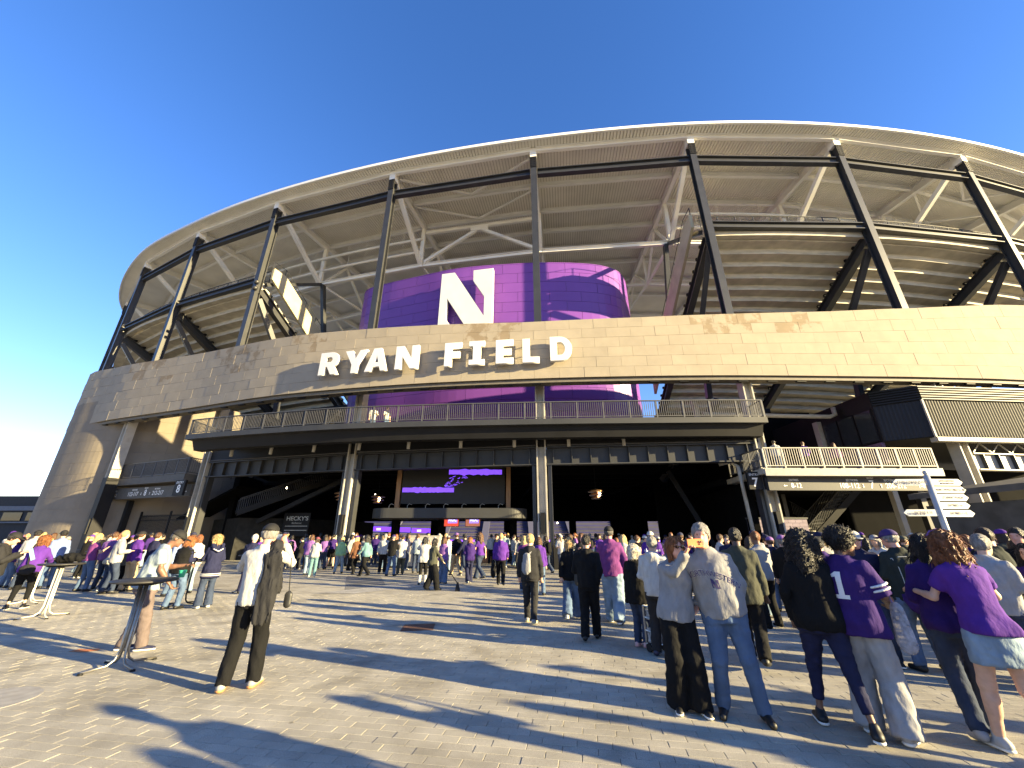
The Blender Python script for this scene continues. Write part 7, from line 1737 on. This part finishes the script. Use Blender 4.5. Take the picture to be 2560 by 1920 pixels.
# ---- deep crowd inside and before the hall
cr = random.Random(21); used = set()
tops = [('purple', 'purple'), ('black', 'black'), ('dpurple', 'dark purple'), ('white', 'white'), ('navy', 'navy'), ('grey', 'grey'), ('charcoal', 'charcoal'), ('lilac', 'lilac'), ('olive', 'olive'), ('ltblue', 'pale blue'), ('cream', 'cream')]
hname = {'brown': 'brown', 'black': 'black', 'blond': 'blond', 'auburn': 'auburn', 'grey': 'grey', 'dbrown': 'dark brown'}
TPL = []                                              # a few differently built and posed figures; the rest of the deep crowd wears them in other colours
for i, (sx, hk, cp, tk, bk_, lg, ar, ht_) in enumerate((('m', 'short', None, 'hoodie', 'jeans', 'stand', ('down', 'phone'), 'hoodie'), ('m', 'short', 'purple', 'tee', 'jeans', 'wide', ('bent', 'down'), 'tee'), ('f', 'long', None, 'sweat', 'jeans', 'stroll', ('bent', 'bent'), 'sweatshirt'), ('f', 'bob', None, 'jacket', 'trousers', 'close', ('phone', 'pocket'), 'jacket'),
     ('m', 'short', 'white', 'jacket', 'trousers', 'walk', ('swingf', 'swingb'), 'jacket'), ('f', 'pony', None, 'tee', 'wide', 'cross', ('down', 'hip'), 'tee'), ('m', 'short', 'black', 'jersey', 'jeans', 'strollr', ('down', 'bent'), 'jersey'), ('m', 'fade', None, 'shirt', 'trousers', 'wide', ('cross', 'cross'), 'shirt'), ('f', 'wavy', None, 'hoodie', 'flare', 'walkr', ('swingb', 'swingf'), 'hoodie'), ('f', 'long', 'purple', 'jersey', 'leggings', 'stand', ('camera', 'camera'), 'jersey'))):
    t_ = person((-1.5 + i * 0.9, 30 + (i % 3)), cr.choice([0, 20, -30, 90]), 'x', 1.72, sx, hair=(hk, 'brown'), cap=(cp,) if cp else None, top=(tk, 'purple'), bot=(bk_, 'denim'), legs=lg, arms=ar, det=0, seed=50 + i)
    if i in (0, 3, 5, 8): g = SDF(np.array([-0.25, -0.42, 0.95]), np.array([0.25, -0.02, 1.5]), 0.028); g.cone((0, -0.21, 1.08), (0, -0.20, 1.33), 0.135, 0.12, 0.02, flat=((0, 1, 0), 0.6)); link('backpack', g.mesh('backpack'), cloth(('black', 'charcoal', 'grey', 'olive')[i % 4]), t_['o'])
    TPL.append((t_, sx, hk, cp, ht_))
ZONES = [((655, 745), (20, 26), 7, "below the HECKY'S board"), ((760, 850), (22, 29), 8, 'left of the left column'), ((880, 1010), (21.5, 30), 12, 'right of the left hall column'), ((1020, 1130), (22, 27), 7, 'in front of the bar'), ((1240, 1330), (21, 30), 8, 'left of the centre column'), ((1365, 1520), (19, 32), 13, 'right of the centre column'), ((1540, 1760), (17, 30), 14, 'in the right hall opening'), ((2090, 2360), (14, 22), 12, 'in the shade of entry 7'), ((30, 470), (17, 24), 12, 'by the entry 8 gate'), ((1960, 2080), (13, 18), 5, 'below the entry 7 stairs'), ((1890, 2150), (8.6, 12), 6, 'behind the jersey wearer'), ((2290, 2545), (7.8, 12.5), 9, 'left of the kiosk')]
fresh = list(TPL); n_cl = 0
for (x0, x1), (y0, y1), n, where in ZONES:
    for i in range(n):
        for _ in range(60):
            T_p = fresh[0] if fresh else cr.choice(TPL); tp = cr.choice(tops); hc_ = cr.choice(list(hname)); cpc = cr.choice(['purple', 'white', 'black', 'navy']) if T_p[3] else None
            lab = '%s in %s %s, %s %s, %s' % ('man' if T_p[1] == 'm' else 'woman', tp[1], T_p[4], (cpc + ' cap over') if cpc else '', hname[hc_] + (' long hair' if T_p[2] in ('long', 'wavy', 'pony') else ' hair'), where)
            lab = ' '.join(lab.replace(' ,', ',').replace('in front of', 'before').replace('right of the left hall column', 'right of the left column').split())
            if lab not in used: break
        used.add(lab); yy = y0 + (y1 - y0) * (i + cr.random()) / n; xx = x0 + (x1 - x0) * ((i * 0.618) % 1)
        pos = (yy * (xx - 1280) / 1050.3, yy); yw = cr.choice([0, 0, 10, -15, 30, -40, 90, -90, 180]); hh_ = cr.uniform(1.58, 1.84)
        cols = dict(skin=skin(cr.choice(['light', 'light', 'tan', 'brown', 'red'])), top=cloth(tp[0]), bot=cloth(cr.choice(['denim', 'ddenim', 'black', 'ltdenim', 'charcoal'])), hair=hairm(hc_), shoe=cloth(cr.choice(['black', 'white', 'grey'])), cap=cloth(cpc) if cpc else None)
        clone(T_p[0], pos, yw, lab, hh_, cols, 'crowd gathered before the hall')
        if fresh: fresh.pop(0)
# ---- people standing out of frame to the right; their long shadows cross the plaza
for i, (x, y) in enumerate([(13.04, 7.37), (15.76, 10.58), (18.11, 5.88), (10.61, -0.55), (11.79, 4.68), (3.41, -1.03), (15.3, -1.95), (6.51, -1.05), (18.72, 9.46), (11.72, 6.35), (17.32, 0.28), (8.91, -1.84), (5.5, -3.46), (7.96, 5.15), (8.54, 0.46), (16.13, 3.19), (8.19, 3.2), (15.05, 9.02), (8.99, 4.76), (3.34, -3.75), (17.89, 10.57), (11.49, 7.91), (4.64, 0.95), (11.81, 0.5), (4.44, -2.12), (18.79, 4.04), (9.61, -0.7), (12.58, 8.72), (10.4, 2.25), (4.88, 2.45), (18.62, 2.76), (4.61, -0.14), (15.44, 6.61), (13.47, 4.79), (13.43, 8.26), (8.7, 5.81), (16.94, 6.51), (14.12, 7.01), (15.53, 4.79), (13.72, 2.23), (10.17, 5.9), (3.21, 1.99), (7.6, 2.06), (9.11, -3.92), (16.13, 2.21), (16.05, 5.78)]):
    clone(TPL[i % 10][0], (x, y), cr.uniform(-180, 180), 'bystander standing beyond the right edge of the frame', cr.uniform(1.6, 1.85), dict(top=cloth(cr.choice(['navy', 'purple', 'black', 'grey'])), bot=cloth('denim')), 'bystanders out of frame')
for t_ in TPL:
    for o in list(t_[0]['o'].children) + [t_[0]['o']]: bpy.data.objects.remove(o)

# ---- high tables
def high_table(x, y, rot, label, leg_m, h=1.06, r=0.39, thin=False):
    t = tag(empty('high_table', (x, y, 0), rot), label, 'table', 'high round tables')
    m = MB(); m.lathe([(0.02, -0.012), (r - 0.02, -0.012), (r, -0.004), (r, 0.012), (r - 0.012, 0.02), (0.02, 0.02)], (0, 0, h), 40); m.build('table_top', mat('table_black', (0.022, 0.021, 0.02), 0.55, 0.3, 6), t, True)
    m = MB(); m.box((0, 0, h - 0.035), (0.34, 0.34, 0.03)); m.build('mount', M_black, t)
    for s in range(4):
        a = R(45 + 90 * s); c, sn = math.cos(a), math.sin(a); e = 0.045
        m = MB(); m.tube([V(e * c, e * sn, h - 0.05), V(e * c, e * sn, 0.22), V((e + 0.03) * c, (e + 0.03) * sn, 0.10), V((e + 0.10) * c, (e + 0.10) * sn, 0.045), V(0.40 * c, 0.40 * sn, 0.022)], 0.0155, 8); lg = m.build('leg', leg_m, t, True)
        m = MB(); m.lathe([(0.03, 0), (0.03, 0.02), (0.01, 0.03)], (0.39 * c, 0.39 * sn, 0.0), 10); m.build('foot', M_black, lg)
    return t
M_leg = mat('table_steel', (0.30, 0.28, 0.24), 0.35, 0.08, 8.0, metal=0.75); M_legw = mat('table_pale', (0.58, 0.54, 0.44), 0.4, 0.06, metal=0.3)
TT = [((-5.36, 6.38), 0.3, 'black high table with steel legs in front of the polo man', M_leg), ((-10.31, 9.87), 0.2, 'black high table with pale twin legs beside the purple sweatshirt woman', M_legw), ((-12.84, 11.77), 0.5, 'high table with pale legs half hidden behind the purple sweatshirt', M_legw), ((-20.85, 17.84), 0.1, 'high table with pale legs at the left edge', M_legw),
      ((-19.07, 19.19), 0.6, 'high table beside the purple cap woman holding a black bag', M_legw), ((-17.01, 17.53), 0.9, 'high table on a single black leg left of the cream hoodie', M_black), ((-13.60, 14.98), 0.2, 'high table behind the cream hoodie woman', M_black), ((-8.54, 11.52), 0.7, 'high table between the quilted vest and the navy hood', M_black), ((-8.60, 14.16), 0.4, 'high table with pale legs behind the man in the white shirt', M_legw)]
for (p, ro, lab, lm) in TT: high_table(p[0], p[1], ro, lab, lm)
p = TT[1][0]; b = blob('bag', [('c', (-0.15, 0, 0), (0.2, 0.02, 0.02), 0.12, 0.09, ((0, 0, 1), 0.75)), ('e', (0.02, 0.0, 0.05), (0.16, 0.14, 0.09))], 0.016, cloth('black'), noise=0.010); b.location = (p[0] + 0.02, p[1] + 0.1, 1.16); tag(b, 'crumpled black bag lying on the pale legged table', 'bag')
p = TT[4][0]; b = blob('bag', [('c', (-0.12, 0, 0), (0.2, 0.02, 0.1), 0.16, 0.14), ('e', (0.1, 0.0, 0.12), (0.2, 0.16, 0.14))], 0.022, cloth('black'), noise=0.010); b.location = (p[0] + 0.25, p[1], 1.24); tag(b, 'large black bag on the table beside the purple cap woman', 'bag')
p = TT[0][0]; m = MB(); m.lathe([(0.035, 0), (0.05, 0.09), (0.052, 0.1), (0.046, 0.1), (0.03, 0.01)], (0, 0, 0), 16); o = m.build('cup', mat('cup_green', (0.04, 0.36, 0.22), 0.5), None, True); o.location = (p[0] + 0.30, p[1] + 0.28, 1.08); tag(o, 'green cup on the near black table', 'cup')
